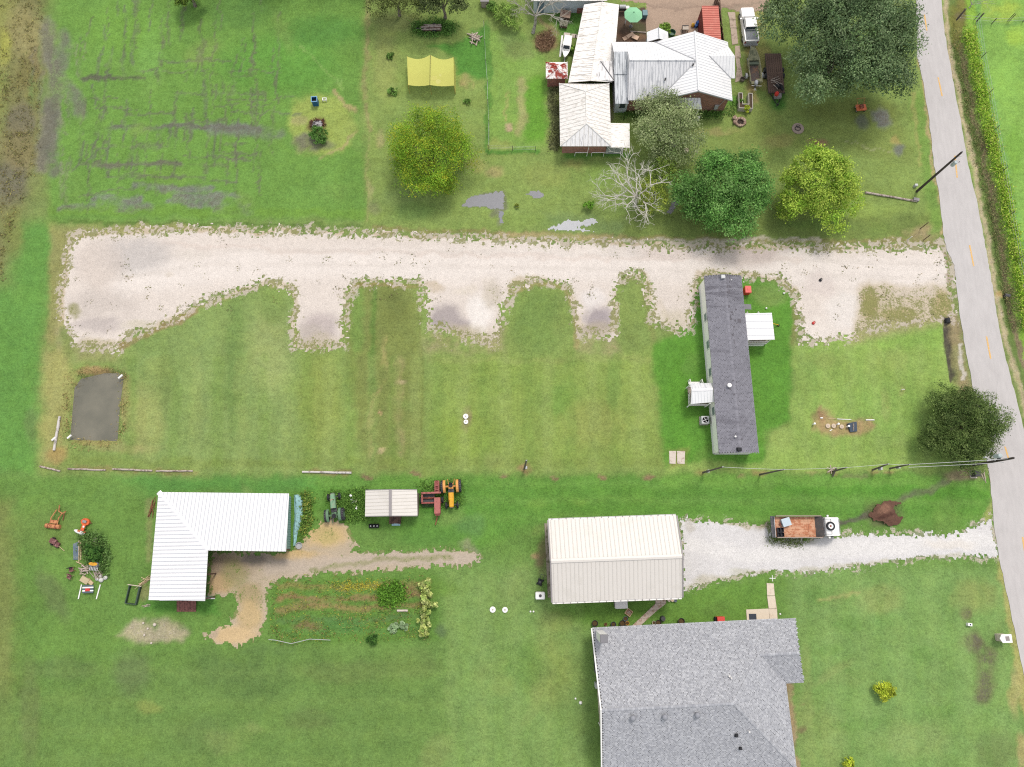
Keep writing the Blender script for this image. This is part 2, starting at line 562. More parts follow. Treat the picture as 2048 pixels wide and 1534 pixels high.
 p([(1600, 690), (1720, 660), (1890, 640), (1930, 760), (1960, 940), (1330, 945), (1330, 925), (1525, 925), (1548, 862), (1584, 838), (1584, 700)], (140, 166, 84), 7)
 p([(1700, 655), (1890, 640), (1900, 700), (1700, 690)], (136, 170, 80), 14, .8)
 b(1640, 720, 60, 20, (134, 152, 82), .7); b(1780, 720, 50, 26, (150, 168, 92), .6)
 b(1770, 810, 12, 40, (170, 162, 108), .7, brk=.3, b=.4)
 b(1803, 780, 8, 12, (182, 168, 118), .8, b=.3)
 b(1790, 880, 40, 20, (146, 156, 96), .6)
 p([(1690, 780), (1850, 770), (1860, 860), (1830, 900), (1760, 890)], (132, 166, 82), 20, .6)
 p([(1622, 862), (1640, 815), (1660, 825), (1670, 838), (1740, 836), (1748, 850), (1728, 868), (1680, 872), (1640, 865)], (168, 142, 104), 7, .95, b=.45)
 b(1640, 830, 16, 16, (138, 106, 82), .8)
 p([(1335, 898), (1372, 898), (1374, 934), (1336, 934)], (150, 140, 84), 8, .6, b=.3)
 # --- strip along the lower lot: two slightly different mowings
 l([(1330, 960), (1960, 962)], 20, (112, 154, 66), .6)
 l([(1560, 978), (1970, 985)], 22, (88, 140, 48), .6)
 l([(1690, 952), (1730, 954)], 10, (118, 122, 80), .7, g=.2)
 b(1070, 1010, 30, 16, (118, 152, 66), .5); b(1160, 1005, 16, 10, (120, 154, 66), .5)
 b(1090, 1115, 20, 46, (120, 100, 80), .8, brk=.2, g=.3); b(1072, 1110, 12, 9, (170, 138, 106), .7)
 b(880, 1010, 80, 50, (86, 132, 58), .6); b(940, 1050, 34, 30, (92, 128, 72), .7)
 b(860, 1075, 90, 26, (88, 130, 56), .7)
 l([(930, 1090), (945, 1100)], 20, (150, 142, 120), .6, r=.2)
 # mud furrow and mound
 l([(1645, 1058), (1700, 1040), (1735, 1025)], 13, (86, 84, 72), .95, soft=5, g=.5)
 l([(1790, 1005), (1840, 985), (1895, 962)], 13, (104, 104, 82), .85, g=.35)
 b(1925, 950, 46, 14, (158, 140, 112), .9, b=.2, r=.2)
 b(1765, 1028, 44, 30, (98, 82, 70), .8)
 # --- NW field
 p([(82, -200), (420, -200), (760, -200), (735, 60), (722, 240), (735, 300), (735, 440), (100, 446), (90, 330), (60, 200)], (108, 146, 66), 15)
 b(250, 60, 90, 60, (116, 158, 66), .6); b(560, 130, 140, 70, (92, 146, 58), .6); b(300, 120, 30, 60, (124, 168, 84), .5)
 b(650, 60, 90, 40, (78, 128, 56), .6); b(480, 20, 80, 40, (84, 120, 58), .6)
 p([(-300, -200), (95, -200), (92, 120), (105, 200), (80, 330), (45, 420), (10, 560), (-300, 700)], (126, 124, 80), 34)
 p([(-300, -200), (20, -200), (22, 60), (10, 180), (-5, 260), (-300, 300)], (144, 146, 80), 20, .8)
 b(50, 60, 46, 60, (152, 142, 96), .7, b=.3); b(58, 150, 34, 50, (128, 120, 74), .7); b(40, 240, 36, 40, (120, 112, 92), .8, g=.4)
 b(75, 110, 22, 40, (136, 122, 90), .6); b(20, 360, 40, 60, (114, 108, 92), .8, g=.5)
 b(40, 300, 40, 50, (132, 120, 84), .7); b(28, 460, 22, 60, (128, 132, 74), .7); b(10, 90, 16, 40, (170, 170, 80), .7, brk=.2)
 l([(95, 55), (102, 110), (112, 160), (95, 260), (80, 330)], 30, (128, 122, 112), .9, brk=.12, g=.55)
 l([(128, 70), (130, 100), (120, 160), (150, 190), (160, 230)], 24, (118, 120, 104), .8, brk=.3, g=.5)
 l([(112, 200), (100, 300), (110, 340)], 26, (112, 110, 100), .8, brk=.2, g=.5)
 for pts in ([(207, 50), (200, 160)], [(222, 90), (218, 150)], [(205, 215), (200, 260), (185, 315)], [(245, 240), (248, 290)], [(260, 200), (248, 262), (247, 285)],
    [(272, 240), (265, 300), (262, 345)], [(222, 245), (218, 300), (215, 350)], [(300, 0), (298, 60)], [(385, 215), (380, 280)], [(232, 0), (236, 30)],
    [(430, 245), (424, 330)], [(478, 245), (470, 320)], [(410, 150), (408, 250)], [(470, 160), (468, 180)], [(340, 255), (336, 290)], [(318, 260), (316, 300)],
    [(170, 290), (150, 345)], [(200, 300), (188, 325)], [(185, 170), (190, 210)], [(250, 10), (245, 150)], [(268, 0), (262, 130)], [(355, 240), (350, 310)]):
  l(pts, 5, (104, 106, 90), .75, brk=.3, g=.4)
 l([(165, 156), (230, 156), (290, 157)], 8, (92, 92, 76), .9, brk=.2, g=.45)
 l([(400, 150), (460, 152), (520, 150)], 4, (98, 104, 74), .6, brk=.3, g=.3)
 l([(215, 256), (320, 254), (420, 252), (520, 258)], 9, (108, 108, 98), .9, brk=.15, g=.55)
 l([(420, 256), (500, 262), (560, 268)], 22, (118, 120, 114), .8, brk=.3, g=.5)
 l([(190, 327), (250, 328), (330, 326), (360, 330)], 10, (110, 106, 94), .85, brk=.2, g=.5)
 l([(380, 330), (450, 330)], 6, (110, 118, 84), .6, brk=.3, g=.3)
 for x0, x1, y in ((120, 300, 412), (190, 280, 398), (340, 490, 405), (350, 480, 392), (430, 500, 420), (270, 420, 375)):
  l([(x0, y), (x1, y + 4)], 13, (126, 126, 122), .85, brk=.25, g=.55)
 l([(100, 420), (735, 428)], 16, (112, 148, 58), .6); l([(110, 442), (400, 447), (730, 452)], 5, (84, 112, 46), .7)
 b(340, 350, 60, 20, (116, 148, 66), .6)
 # --- farmhouse yard
 p([(735, -200), (2000, -200), (1850, 100), (1870, 300), (1888, 480), (735, 462), (735, 300), (722, 240)], (132, 152, 80), 12)
 l([(735, 0), (728, 200), (738, 260)], 9, (150, 140, 96), .7, brk=.25, b=.4)
 b(770, 120, 30, 90, (146, 154, 88), .7); b(790, 40, 60, 24, (124, 132, 80), .8)
 p([(858, 92), (905, 88), (960, 55), (975, 40), (972, 160), (940, 148), (912, 150), (910, 112)], (88, 138, 56), 5)
 b(865, 58, 50, 20, (88, 132, 58), .9)
 p([(978, 60), (1040, 60), (1090, 120), (1095, 290), (1070, 300), (980, 300)], (128, 160, 76), 8)
 p([(1045, 165), (1092, 150), (1095, 280), (1050, 280)], (104, 154, 52), 10, .9)
 l([(1042, 160), (1046, 240), (1040, 262)], 16, (168, 160, 112), .7, brk=.2, r=.3, b=.3)
 l([(1015, 180), (1012, 240)], 5, (170, 158, 104), .6, brk=.2)
 b(1020, 256, 9, 10, (186, 160, 132), .9, b=.3); b(1000, 290, 30, 18, (152, 160, 88), .7)
 l([(977, 50), (977, 300)], 9, (92, 136, 58), .9); l([(977, 300), (1076, 304)], 9, (86, 134, 54), .9)
 l([(1105, 165), (1110, 230), (1108, 296)], 16, (112, 108, 80), .8, g=.35, brk=.1)
 b(1100, 270, 14, 20, (150, 158, 92), .6)
 b(1090, 85, 26, 24, (150, 122, 92), .95, b=.3); l([(1075, 40), (1090, 55), (1115, 65)], 9, (160, 140, 104), .8)
 p([(1100, 20), (1170, 15), (1160, 70), (1120, 70)], (84, 132, 54), 8, .9)
 b(1040, 100, 40, 26, (130, 146, 84), .8, b=.25); b(1020, 70, 26, 24, (128, 150, 84), .8)
 p([(640, 182), (690, 200), (712, 250), (700, 290), (660, 312), (600, 300), (578, 250), (590, 205)], (150, 166, 84), 10)
 l([(672, 182), (690, 205), (708, 222)], 8, (172, 152, 112), .8, b=.3); l([(710, 262), (692, 290), (640, 316)], 6, (166, 152, 108), .8, brk=.2)
 b(600, 240, 16, 12, (158, 150, 104), .7); b(620, 285, 36, 20, (120, 118, 100), .9, brk=.1, g=.5); b(650, 290, 24, 12, (122, 124, 96), .7, g=.4)
 b(635, 250, 22, 18, (96, 62, 50), .9)
 l([(600, 90), (640, 130), (690, 180)], 3, (136, 166, 92), .6); l([(690, 180), (680, 160)], 4, (136, 166, 92), .5)
 l([(735, 270), (736, 440)], 4, (150, 152, 96), .6)
 b(760, 280, 14, 20, (168, 158, 112), .7, brk=.2); b(740, 380, 8, 30, (164, 160, 110), .7, brk=.2); b(748, 415, 16, 16, (130, 134, 92), .8, g=.3)
 b(935, 165, 22, 14, (168, 148, 104), .7, rot=40, brk=.1); b(990, 345, 26, 14, (176, 156, 112), .6, brk=.2); b(950, 330, 30, 20, (160, 158, 96), .6)
 b(800, 400, 60, 26, (118, 138, 78), .7); b(830, 425, 50, 20, (112, 140, 72), .7)
 b(1090, 350, 60, 30, (140, 152, 82), .7); b(1050, 440, 50, 14, (128, 150, 76), .7); b(1200, 350, 40, 30, (122, 150, 72), .6)
 b(1150, 330, 30, 12, (150, 150, 86), .7, brk=.2)
 p([(1240, 420), (1560, 420), (1880, 430), (1885, 480), (1240, 476)], (116, 132, 68), 14, .9)
 l([(750, 455), (1000, 466), (1250, 474), (1500, 480), (1880, 484)], 9, (140, 128, 84), .75, brk=.1, r=.15)
 l([(1000, 468), (1150, 474), (1240, 476)], 11, (178, 160, 116), .7, brk=.15, b=.3)
 l([(1230, 478), (1420, 480), (1520, 478), (1640, 480)], 6, (188, 180, 166), .8, brk=.15, r=.5)
 b(1845, 466, 40, 18, (164, 144, 110), .8, brk=.05, r=.3, b=.2); b(1740, 420, 60, 20, (146, 168, 84), .7); b(1640, 450, 90, 12, (110, 138, 66), .5)
 p([(1840, 180), (1870, 330), (1882, 470), (1860, 470), (1845, 330), (1815, 200)], (118, 150, 70), 8, .9)
 l([(1822, 190), (1845, 330)], 8, (160, 160, 96), .7)
 p([(1470, 190), (1530, 180), (1580, 250), (1700, 240), (1780, 200), (1830, 330), (1700, 300), (1560, 300), (1460, 300)], (128, 142, 74), 16, .9)
 b(1700, 225, 130, 30, (110, 120, 60), .8); b(1640, 285, 22, 10, (150, 116, 88), .9, b=.3)
 b(1425, 260, 60, 12, (168, 152, 104), .6, brk=.1); b(1560, 280, 40, 16, (150, 144, 88), .6)
 b(1762, 238, 18, 26, (126, 126, 130), .95, rot=-15, brk=.08, g=.6); b(1722, 242, 18, 18, (104, 108, 96), .8, brk=.1, g=.4)
 b(1796, 298, 14, 18, (118, 120, 114), .9, g=.4); b(1790, 280, 14, 8, (168, 150, 92), .7)
 l([(1690, 282), (1790, 306)], 2, (170, 170, 130), .5)
 p([(1470, 20), (1520, 20), (1560, 200), (1500, 200)], (160, 150, 92), 8, .8, brk=.05); l([(1500, 80), (1512, 200)], 14, (178, 150, 104), .7)
 b(1555, 205, 24, 26, (70, 118, 46), .9); b(1525, 190, 14, 18, (84, 126, 50), .7); b(1462, 205, 16, 14, (92, 146, 50), .8)
 l([(1240, 222), (1440, 228)], 12, (84, 128, 52), .8); l([(1130, 310), (1260, 312)], 10, (88, 136, 54), .9); l([(1225, 210), (1222, 240)], 14, (112, 104, 84), .8, g=.4)
 l([(935, 398), (1005, 386), (1010, 415), (985, 428)], 10, (112, 112, 92), .7); l([(1000, 415), (1003, 445)], 13, (130, 132, 112), .7, brk=.2, g=.4)
 p([(1090, 430), (1180, 432), (1250, 440), (1240, 468), (1130, 462), (1090, 452)], (118, 138, 84), 12, .8, g=.2)
 # --- verge, ditch and pasture east of the road
 p([(1880, -200), (2500, -200), (2500, 1200), (2048, 840), (2016, 700), (1990, 600), (1964, 440), (1942, 350), (1906, 150)], (132, 172, 80), 5)
 b(1990, 20, 60, 26, (168, 186, 74), .7, brk=.2); b(2030, 70, 30, 24, (160, 190, 70), .6); b(2010, 160, 40, 60, (142, 186, 84), .5); b(2030, 300, 22, 60, (120, 164, 62), .6)
 p([(1950, 40), (2060, 40), (2060, 46), (1950, 48)], (104, 140, 74), 5, .8)
 V = [(1886, -60), (1893, 80), (1910, 170), (1930, 260), (1950, 360), (1968, 440), (1984, 540), (2000, 640), (2024, 730), (2050, 830)]
 l([(x + 3, y) for x, y in V], 13, (184, 168, 136), .95, brk=0, sharp=False, r=.35, b=.3)
 l([(x + 17, y) for x, y in V], 20, (104, 122, 64), .95, soft=6)
 l([(x + 31, y) for x, y in V], 13, (136, 118, 96), .95, soft=5, b=.15, g=.2)
 p([(1888, -60), (1935, -60), (1938, 60), (1925, 110), (1905, 90)], (126, 124, 60), 8, .9, brk=.1)
 l([(x + 49, y) for x, y in V], 22, (142, 182, 70), .95, soft=6)
 l([(x + 66, y) for x, y in V], 14, (118, 164, 84), .8)
 b(2000, 590, 14, 10, (196, 164, 112), .8, b=.5)
 # west verge of the road
 l([(1838, 110), (1856, 240), (1868, 330), (1880, 400), (1886, 470)], 6, (184, 160, 120), .85, b=.3)
 l([(1905, 640), (1916, 720), (1936, 790)], 30, (158, 140, 108), .9, r=.25, b=.2)
 l([(1893, 640), (1897, 690), (1906, 760)], 12, (84, 76, 68), .95, soft=5, g=.3)
 l([(1920, 690), (1928, 760)], 7, (216, 214, 210), .8, r=.6)
 l([(1985, 940), (1990, 1000), (1970, 1040)], 12, (158, 158, 96), .7, b=.2)
 l([(2000, 1120), (2016, 1200), (2040, 1330), (2070, 1480)], 18, (166, 162, 98), .9, b=.3)
 b(2032, 1380, 16, 60, (176, 166, 110), .8, b=.3); b(2040, 1500, 12, 40, (176, 158, 110), .7, b=.3)
 p([(1715, 575), (1900, 570), (1905, 640), (1700, 690)], (160, 150, 108), 14, .8, r=.4)
 # --- dirt round the lower sheds, garden
 p([(1085, 1160), (1100, 1160), (1100, 1200), (1085, 1200)], (90, 132, 54), 5, .8)
 p([(560, 985), (625, 985), (640, 1040), (600, 1095), (580, 1100)], (92, 132, 52), 10)
 b(700, 1010, 60, 40, (82, 130, 50), .7); b(880, 1000, 46, 40, (84, 136, 48), .7)
 p([(240, 1270), (265, 1240), (330, 1238), (382, 1262), (370, 1278), (320, 1285), (270, 1285)], (176, 162, 138), 8, .85, brk=.05, r=.4)
 b(345, 1180, 60, 60, (96, 134, 60), .5)
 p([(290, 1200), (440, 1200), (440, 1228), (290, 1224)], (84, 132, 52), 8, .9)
 l([(302, 1000), (298, 1120)], 12, (140, 140, 92), .6, b=.3); b(288, 1185, 14, 20, (142, 138, 92), .7, b=.3)
 p([(540, 1160), (870, 1150), (880, 1280), (540, 1285)], (98, 134, 58), 10)
 for y, c in ((1172, (136, 132, 76)), (1195, (142, 118, 82)), (1215, (140, 128, 80)), (1240, (96, 128, 68)), (1262, (98, 138, 66))):
  l([(556, y + 4), (700, y), (858, y - 6)], 10, c, .95, brk=.1, b=.2)
 b(615, 1255, 34, 9, (134, 110, 80), .8, brk=.1); b(640, 1210, 60, 9, (150, 120, 88), .6, brk=.1); b(820, 1180, 26, 12, (152, 120, 88), .7)
 b(790, 1190, 34, 18, (98, 160, 40), .8); b(890, 1175, 34, 26, (104, 138, 58), .7); b(882, 1262, 14, 16, (96, 116, 76), .8)
 b(690, 1250, 60, 14, (84, 126, 64), .7)
 # flower bed by the grey roofed house
 l([(1574, 1368), (1580, 1450), (1588, 1560)], 18, (166, 140, 112), .9, soft=5, b=.2)
 b(1600, 1460, 10, 10, (120, 96, 76), .8); b(1604, 1405, 6, 5, (110, 90, 66), .8); b(1612, 1340, 14, 60, (136, 150, 88), .5)

 # mowing stripes and wheel tracks
 rr = random.Random(4)
 for x in range(262, 1310, 44):
  l([(x, 720), (x + rr.uniform(-6, 6), 935)], 22, (112, 140, 64) if (x // 44) % 2 else (150, 166, 96), .38, soft=12, brk=.15)
 for x in range(1600, 1960, 24):
  l([(x, 690), (x + 14, 930)], 12, (112, 148, 66) if (x // 24) % 2 else (152, 172, 100), .22, soft=9)
 for x in range(900, 1180, 32): l([(x, 1150), (x + rr.uniform(-8, 8), 1560)], 15, (108, 142, 66) if (x // 32) % 2 else (142, 164, 96), .2, soft=12)
 for x in range(1620, 2010, 34): l([(x, 1150), (x + 20, 1560)], 16, (104, 142, 68) if (x // 34) % 2 else (140, 166, 98), .2, soft=12)
 for y in range(965, 1035, 17): l([(620, y), (1960, y + 6)], 9, (88, 136, 50) if (y // 17) % 2 else (118, 156, 74), .3, soft=7)
 for y in range(1310, 1560, 30): l([(30, y), (880, y + 8)], 15, (96, 126, 60) if (y // 30) % 2 else (122, 148, 78), .2, soft=12)
 for k in range(70):
  x = rr.uniform(150, 560); y = rr.uniform(-20, 330)
  l([(x, y), (x - rr.uniform(0, 7), y + rr.uniform(30, 110))], rr.uniform(2.5, 4.5), (104, 106, 84), .7, brk=.28, g=.3)
 for k in range(26):
  x = rr.uniform(150, 480); y = rr.uniform(120, 400)
  l([(x, y), (x + rr.uniform(40, 160), y + rr.uniform(-2, 3))], rr.uniform(2.5, 5), (106, 108, 88), .7, brk=.28, g=.3)
 for k in range(26):
  x = rr.uniform(60, 170); y = rr.uniform(40, 330)
  l([(x, y), (x + rr.uniform(-4, 10), y + rr.uniform(30, 80))], rr.uniform(3, 8), rr.choice([(132, 126, 112), (108, 128, 78), (122, 118, 104)]), .5, brk=.25, g=.3)
 for k in range(150):                              # uneven patches everywhere
  x, y = rr.uniform(-20, 2060), rr.uniform(-20, 1550)
  b(x, y, rr.uniform(14, 60), rr.uniform(10, 34), rr.choice([(110, 140, 66), (140, 152, 86), (122, 152, 78), (148, 154, 96), (104, 132, 64)]), rr.uniform(.12, .32), rot=rr.uniform(0, 180))
 for q, m_ in ((DRIVE, .95), (SHELL, .7)):
  sd = poly_sd(P.px, P.py, q)
  P.mask[:, 0] = np.maximum(P.mask[:, 0], m_ * np.clip(1 - np.abs(sd) / 22, 0, 1) * sstep(.36, .62, P.brk3 * .7 + P.brk2 * .3))

def ground_height(x, y, px, py):
 z = np.zeros_like(x)
 pond = [(147, 775), (160, 757), (200, 748), (222, 742), (244, 750), (236, 810), (231, 880), (138, 878)]
 z -= .75 * sstep(-9, 8, poly_sd(px, py, pond))
 V = [(1919, 40), (1924, 80), (1941, 170), (1961, 260), (1981, 360), (1999, 440), (2015, 540), (2031, 640), (2055, 730), (2080, 830)]
 z -= .5 * (1 - sstep(4, 22, line_d(px, py, V)))
 z -= .35 * (1 - sstep(3, 10, line_d(px, py, [(1894, 642), (1897, 690), (1906, 760)])))
 return z

def axis(lo, hi, step, far):
 a = list(np.arange(lo, hi + 1e-6, step))
 d, x = step, hi
 while x < far:
  d *= 1.7; x += d; a.append(x)
 d, x, pre = step, lo, []
 while x > -far:
  d *= 1.7; x -= d; pre.append(x)
 return np.array(pre[::-1] + a)

def build_ground():
 xs, ys = axis(-77, 77, .26, 4000), axis(-29, 80, .26, 4000)
 X, Y = np.meshgrid(xs, ys)
 x, y = X.ravel(), Y.ravel()
 near = (np.abs(x) < 90) & (y > -40) & (y < 95)
 col = np.tile(np.array(C(112, 140, 70)), (len(x), 1))
 mask = np.zeros((len(x), 4))
 P = Paint(x[near], y[near], (130, 150, 90))
 P.lift = (7, 11, 12)
 ground_paint(P)
 col[near], mask[near] = P.col, P.mask
 z = np.zeros(len(x))
 z[near] = ground_height(x[near], y[near], P.rx, P.ry) + (fbm(x[near] * .5, y[near] * .5, 31) - .5) * .004
 nx = len(xs)
 i = np.arange((len(ys) - 1) * nx).reshape(len(ys) - 1, nx)[:, :-1].ravel()
 q = np.stack([i, i + 1, i + 1 + nx, i + nx], 1)
 t = NT('grass_and_soil')
 tint, mask_n = t.attr('tint'), t.attr('mask')
 sep = t.n('ShaderNodeSeparateColor')
 t.put(sep.inputs[0], mask_n.outputs['Color'])
 n_big, n_mid = t.noise(.22, 4, .6), t.noise(1.1, 5, .62)
 n_hi, n_gr = t.noise(3.6, 4, .7), t.noise(8.5, 3, .75)
 g = gain(t, (n_big, .55), (n_mid, .75), (n_hi, 1.1), (n_gr, 1.4))
 c = t.mix(1.0, tint.outputs['Color'], grey(t, g), 'MULTIPLY')
 hue = t.ramp(t.noise(.45, 6, .68, dist=.8), .40, .62)
 c = t.mix(t.math('MULTIPLY', hue, .38), c, t.mix(1.0, c, (1.10, 1.05, .88), 'MULTIPLY'))
 hue2 = t.ramp(t.noise(2.3, 4, .6), .5, .7)
 c = t.mix(t.math('MULTIPLY', hue2, .45), c, t.mix(1.0, c, (.92, 1.0, .97), 'MULTIPLY'))
 sp = t.math('ADD', t.math('MULTIPLY', t.noise(6.5, 4, .75), .7), t.math('MULTIPLY', t.noise(1.6, 3, .6), .3))
 def thr(m, k=9.0):
  v = t.math('ADD', t.math('MULTIPLY', t.math('SUBTRACT', sp, .5), 2.0), t.math('SUBTRACT', m, .5))
  v = t.math('MULTIPLY', t.math('ADD', v, .08), k, True)
  return t.math('MULTIPLY', v, t.math('MULTIPLY', m, 6.0, True))
 gg = grey(t, gain(t, (n_hi, .6), (n_gr, .7)))
 c = t.mix(t.math('MULTIPLY', thr(sep.outputs[2]), .75), c, t.mix(1.0, C(186, 164, 118), gg, 'MULTIPLY'))
 c = t.mix(t.math('MULTIPLY', thr(sep.outputs[1]), .75), c, t.mix(1.0, C(114, 113, 98), gg, 'MULTIPLY'))
 c = t.mix(t.math('MULTIPLY', thr(sep.outputs[0]), .85), c, t.mix(1.0, C(206, 196, 184), gg, 'MULTIPLY'))
 t.bump(t.math('ADD', n_gr, t.math('MULTIPLY', n_hi, 1.2)), .5, .06)
 m = t.done(c, .95, 0, .1)
 o = np_mesh('ground', np.stack([x, y, z], 1), q, m, col, mask, True)
 setp(o, 'mown lawn, muddy field and pasture that everything stands on', kind='structure')

build_ground()

# ------------------------------------------------------------------ loose sheets laid on the ground: drives, paths, puddles
def gravel_material(name, weedcol, dark, grain=1.0, rough=.95):
 t = NT(name)
 tint, mk = t.attr('tint'), t.attr('mask')
 sep = t.n('ShaderNodeSeparateColor')
 t.put(sep.inputs[0], mk.outputs['Color'])
 n1, n2, n3, n4 = t.noise(.35, 4, .6), t.noise(1.5, 5, .65), t.noise(5, 4, .75), t.noise(10, 3, .8)
 g = gain(t, (n1, .18), (n2, .3), (n3, .5 * grain), (n4, .7 * grain))
 c = t.mix(1.0, tint.outputs['Color'], grey(t, g), 'MULTIPLY')
 pk = t.ramp(t.noise(9, 3, .7), .60, .68)
 c = t.mix(t.math('MULTIPLY', pk, t.math('ADD', t.math('MULTIPLY', sep.outputs[1], .8), .10)), c, C(*dark))
 sp = t.math('ADD', t.math('MULTIPLY', t.noise(4.5, 4, .75), .6), t.math('MULTIPLY', t.noise(1.2, 3, .6), .4))
 v = t.math('ADD', t.math('MULTIPLY', t.math('SUBTRACT', sp, .5), 2.0), t.math('SUBTRACT', sep.outputs[0], .5))
 v = t.math('MULTIPLY', t.math('ADD', v, .05), 8.0, True)
 v = t.math('MULTIPLY', v, t.math('MULTIPLY', sep.outputs[0], 6.0, True))
 c = t.mix(t.math('MULTIPLY', v, .85), c, t.mix(1.0, C(*weedcol), grey(t, gain(t, (n3, .9), (n4, .9))), 'MULTIPLY'))
 t.bump(t.math('ADD', n3, n4), .4, .04)
 return t.done(c, rough, 0, .15)

def sheet(name, label, polys, base, painter, m, z=.015, step=.16, rag=1.15, soft=9.0, kind='structure', cat=None, zfun=None, weedy=0):
 """thin sheet on the ground whose ragged outline follows the polygons; soft/rag in pixels of the photograph"""
 allp = np.array([p for q in polys for p in q])
 ws = np.array([G(*p)[:2] for p in allp])
 x0, y0 = ws.min(0) - 1.2
 x1, y1 = ws.max(0) + 1.2
 xs, ys = np.arange(x0, x1, step), np.arange(y0, y1, step)
 X, Y = np.meshgrid(xs, ys)
 x, y = X.ravel(), Y.ravel()
 px, py = to_px(x, y)
 sd = np.max([poly_sd(px, py, q) for q in polys], 0)
 nz = fbm(x * .55, y * .55, 41, 3) * .3 + fbm(x * 4.2, y * 4.2, 47, 3) * .7
 val = sd / soft + (nz - .5) * 2 * rag * 2.2
 keep = val > 0
 nx = len(xs)
 i = np.arange((len(ys) - 1) * nx).reshape(len(ys) - 1, nx)[:, :-1].ravel()
 q = np.stack([i, i + 1, i + 1 + nx, i + nx], 1)
 q = q[keep[q].sum(1) >= 3]
 P = Paint(x, y, base)
 if painter: painter(P)
 if weedy:
  e = np.clip(1 - sd / weedy, 0, 1)
  P.mask[:, 0] = np.maximum(P.mask[:, 0], .9 * e ** 1.2 * sstep(.36, .62, P.brk3 * .7 + P.brk2 * .3))
 used, inv = np.unique(q.ravel(), return_inverse=True)
 zz = np.full(len(x), z) + np.clip(val, 0, 1) * .012
 if zfun is not None: zz = zz + zfun(x, y)
 v = np.stack([x, y, zz], 1)[used]
 o = np_mesh(name, v, inv.reshape(-1, 4), m, P.col[used], P.mask[used], True)
 return setp(o, label, cat, None, kind)

def drive_paint(P):
 p, b, l = P.poly, P.blob, P.line
 l([(250, 560), (500, 530), (900, 530), (1300, 530), (1600, 540), (1900, 545)], 60, (238, 232, 227), .8)
 l([(330, 490), (600, 500), (1100, 515), (1600, 520)], 8, (222, 210, 202), .5); [l([(230, y + 30), (420, y), (900, y + 4), (1400, y + 14), (1880, y + 30)], 7, (210, 203, 196), .32, soft=9, brk=.3, sharp=True) for y in (500, 528)]
 b(270, 510, 90, 44, (200, 196, 194), .8, brk=.1); b(210, 610, 90, 40, (206, 198, 192), .7, brk=.15); b(190, 650, 60, 20, (190, 182, 180), .7)
 b(200, 530, 60, 60, (212, 202, 194), .6, r=.3)
 b(640, 660, 44, 44, (196, 186, 184), .9, g=.4, brk=.02); b(620, 670, 40, 30, (190, 182, 174), .7, r=.35)
 b(895, 640, 46, 34, (176, 168, 168), .95, g=.5, rot=30); b(930, 660, 30, 26, (172, 164, 166), .9, g=.5); b(960, 620, 30, 40, (240, 236, 232), .9)
 b(955, 655, 22, 26, (242, 238, 234), .9)
 b(1195, 640, 40, 34, (172, 164, 168), .95, g=.5); b(1175, 660, 24, 14, (184, 176, 172), .8, r=.3); b(1185, 595, 30, 24, (232, 228, 226), .8)
 b(1480, 510, 90, 30, (206, 196, 190), .8); b(1520, 500, 60, 18, (196, 184, 180), .6); b(1330, 505, 70, 18, (214, 202, 196), .6)
 b(1690, 620, 50, 50, (236, 232, 228), .8); b(1640, 660, 40, 30, (238, 232, 226), .7); b(1640, 570, 40, 30, (220, 210, 206), .6)
 p([(1715, 572), (1900, 570), (1906, 645), (1705, 690)], (206, 194, 172), 12, .9, r=.55, g=.2)
 b(1740, 610, 24, 34, (176, 160, 116), .8, r=.7); b(1800, 630, 50, 16, (182, 170, 124), .8, r=.65); b(1820, 585, 60, 12, (214, 204, 190), .8, r=.4)
 b(1885, 610, 22, 34, (188, 172, 128), .8, r=.6); l([(1888, 500), (1903, 560), (1905, 600)], 10, (178, 164, 148), .9, r=.3)
 # weeds creeping in from the edges
 l([(120, 640), (128, 540), (150, 470), (215, 462), (420, 458), (700, 464), (1000, 476), (1300, 486), (1600, 494), (1880, 490)], 9, (196, 180, 150), .7, r=.5)
 l([(240, 684), (330, 648), (440, 600), (530, 562), (588, 580), (590, 692), (686, 694), (695, 590), (712, 567), (838, 566), (850, 650)], 12, (206, 194, 170), .7, r=.45)
 l([(1010, 640), (1030, 568), (1080, 560), (1130, 574), (1154, 660)], 18, (212, 200, 180), .8, r=.5)
 l([(1228, 660), (1238, 570), (1290, 552), (1300, 640)], 16, (206, 196, 172), .8, r=.5); l([(1300, 640), (1320, 600), (1330, 640), (1350, 660)], 14, (216, 206, 190), .5, r=.4)
 l([(1390, 600), (1400, 552), (1500, 550), (1590, 575)], 16, (208, 196, 176), .8, r=.5)
 b(985, 590, 24, 36, (206, 198, 184), .7, r=.5); b(930, 580, 30, 14, (226, 218, 206), .6, r=.4); b(870, 575, 24, 12, (206, 192, 170), .7, r=.45)
 b(390, 510, 34, 14, (226, 220, 212), .5, r=.32); b(340, 552, 14, 6, (216, 208, 196), .6, r=.4); b(260, 555, 12, 5, (206, 196, 186), .6, r=.35)
 b(150, 620, 16, 14, (150, 150, 100), .7, r=.6); b(190, 690, 60, 16, (196, 186, 160), .8, r=.55); b(280, 650, 40, 14, (206, 200, 180), .6, r=.4)
 b(930, 680, 90, 36, (198, 188, 166), .8, r=.55); b(640, 690, 60, 26, (200, 190, 172), .7, r=.55); b(1345, 645, 40, 30, (206, 198, 178), .6, r=.5); b(1192, 664, 44, 30, (186, 176, 156), .7, r=.55)
sheet('gravel_drive', 'pale limestone gravel drive with grassy parking bays along its lower side', [DRIVE], (228, 220, 213), drive_paint,
  gravel_material('limestone_gravel', (140, 144, 88), (156, 146, 140)), .012, weedy=34, rag=1.5, soft=12)

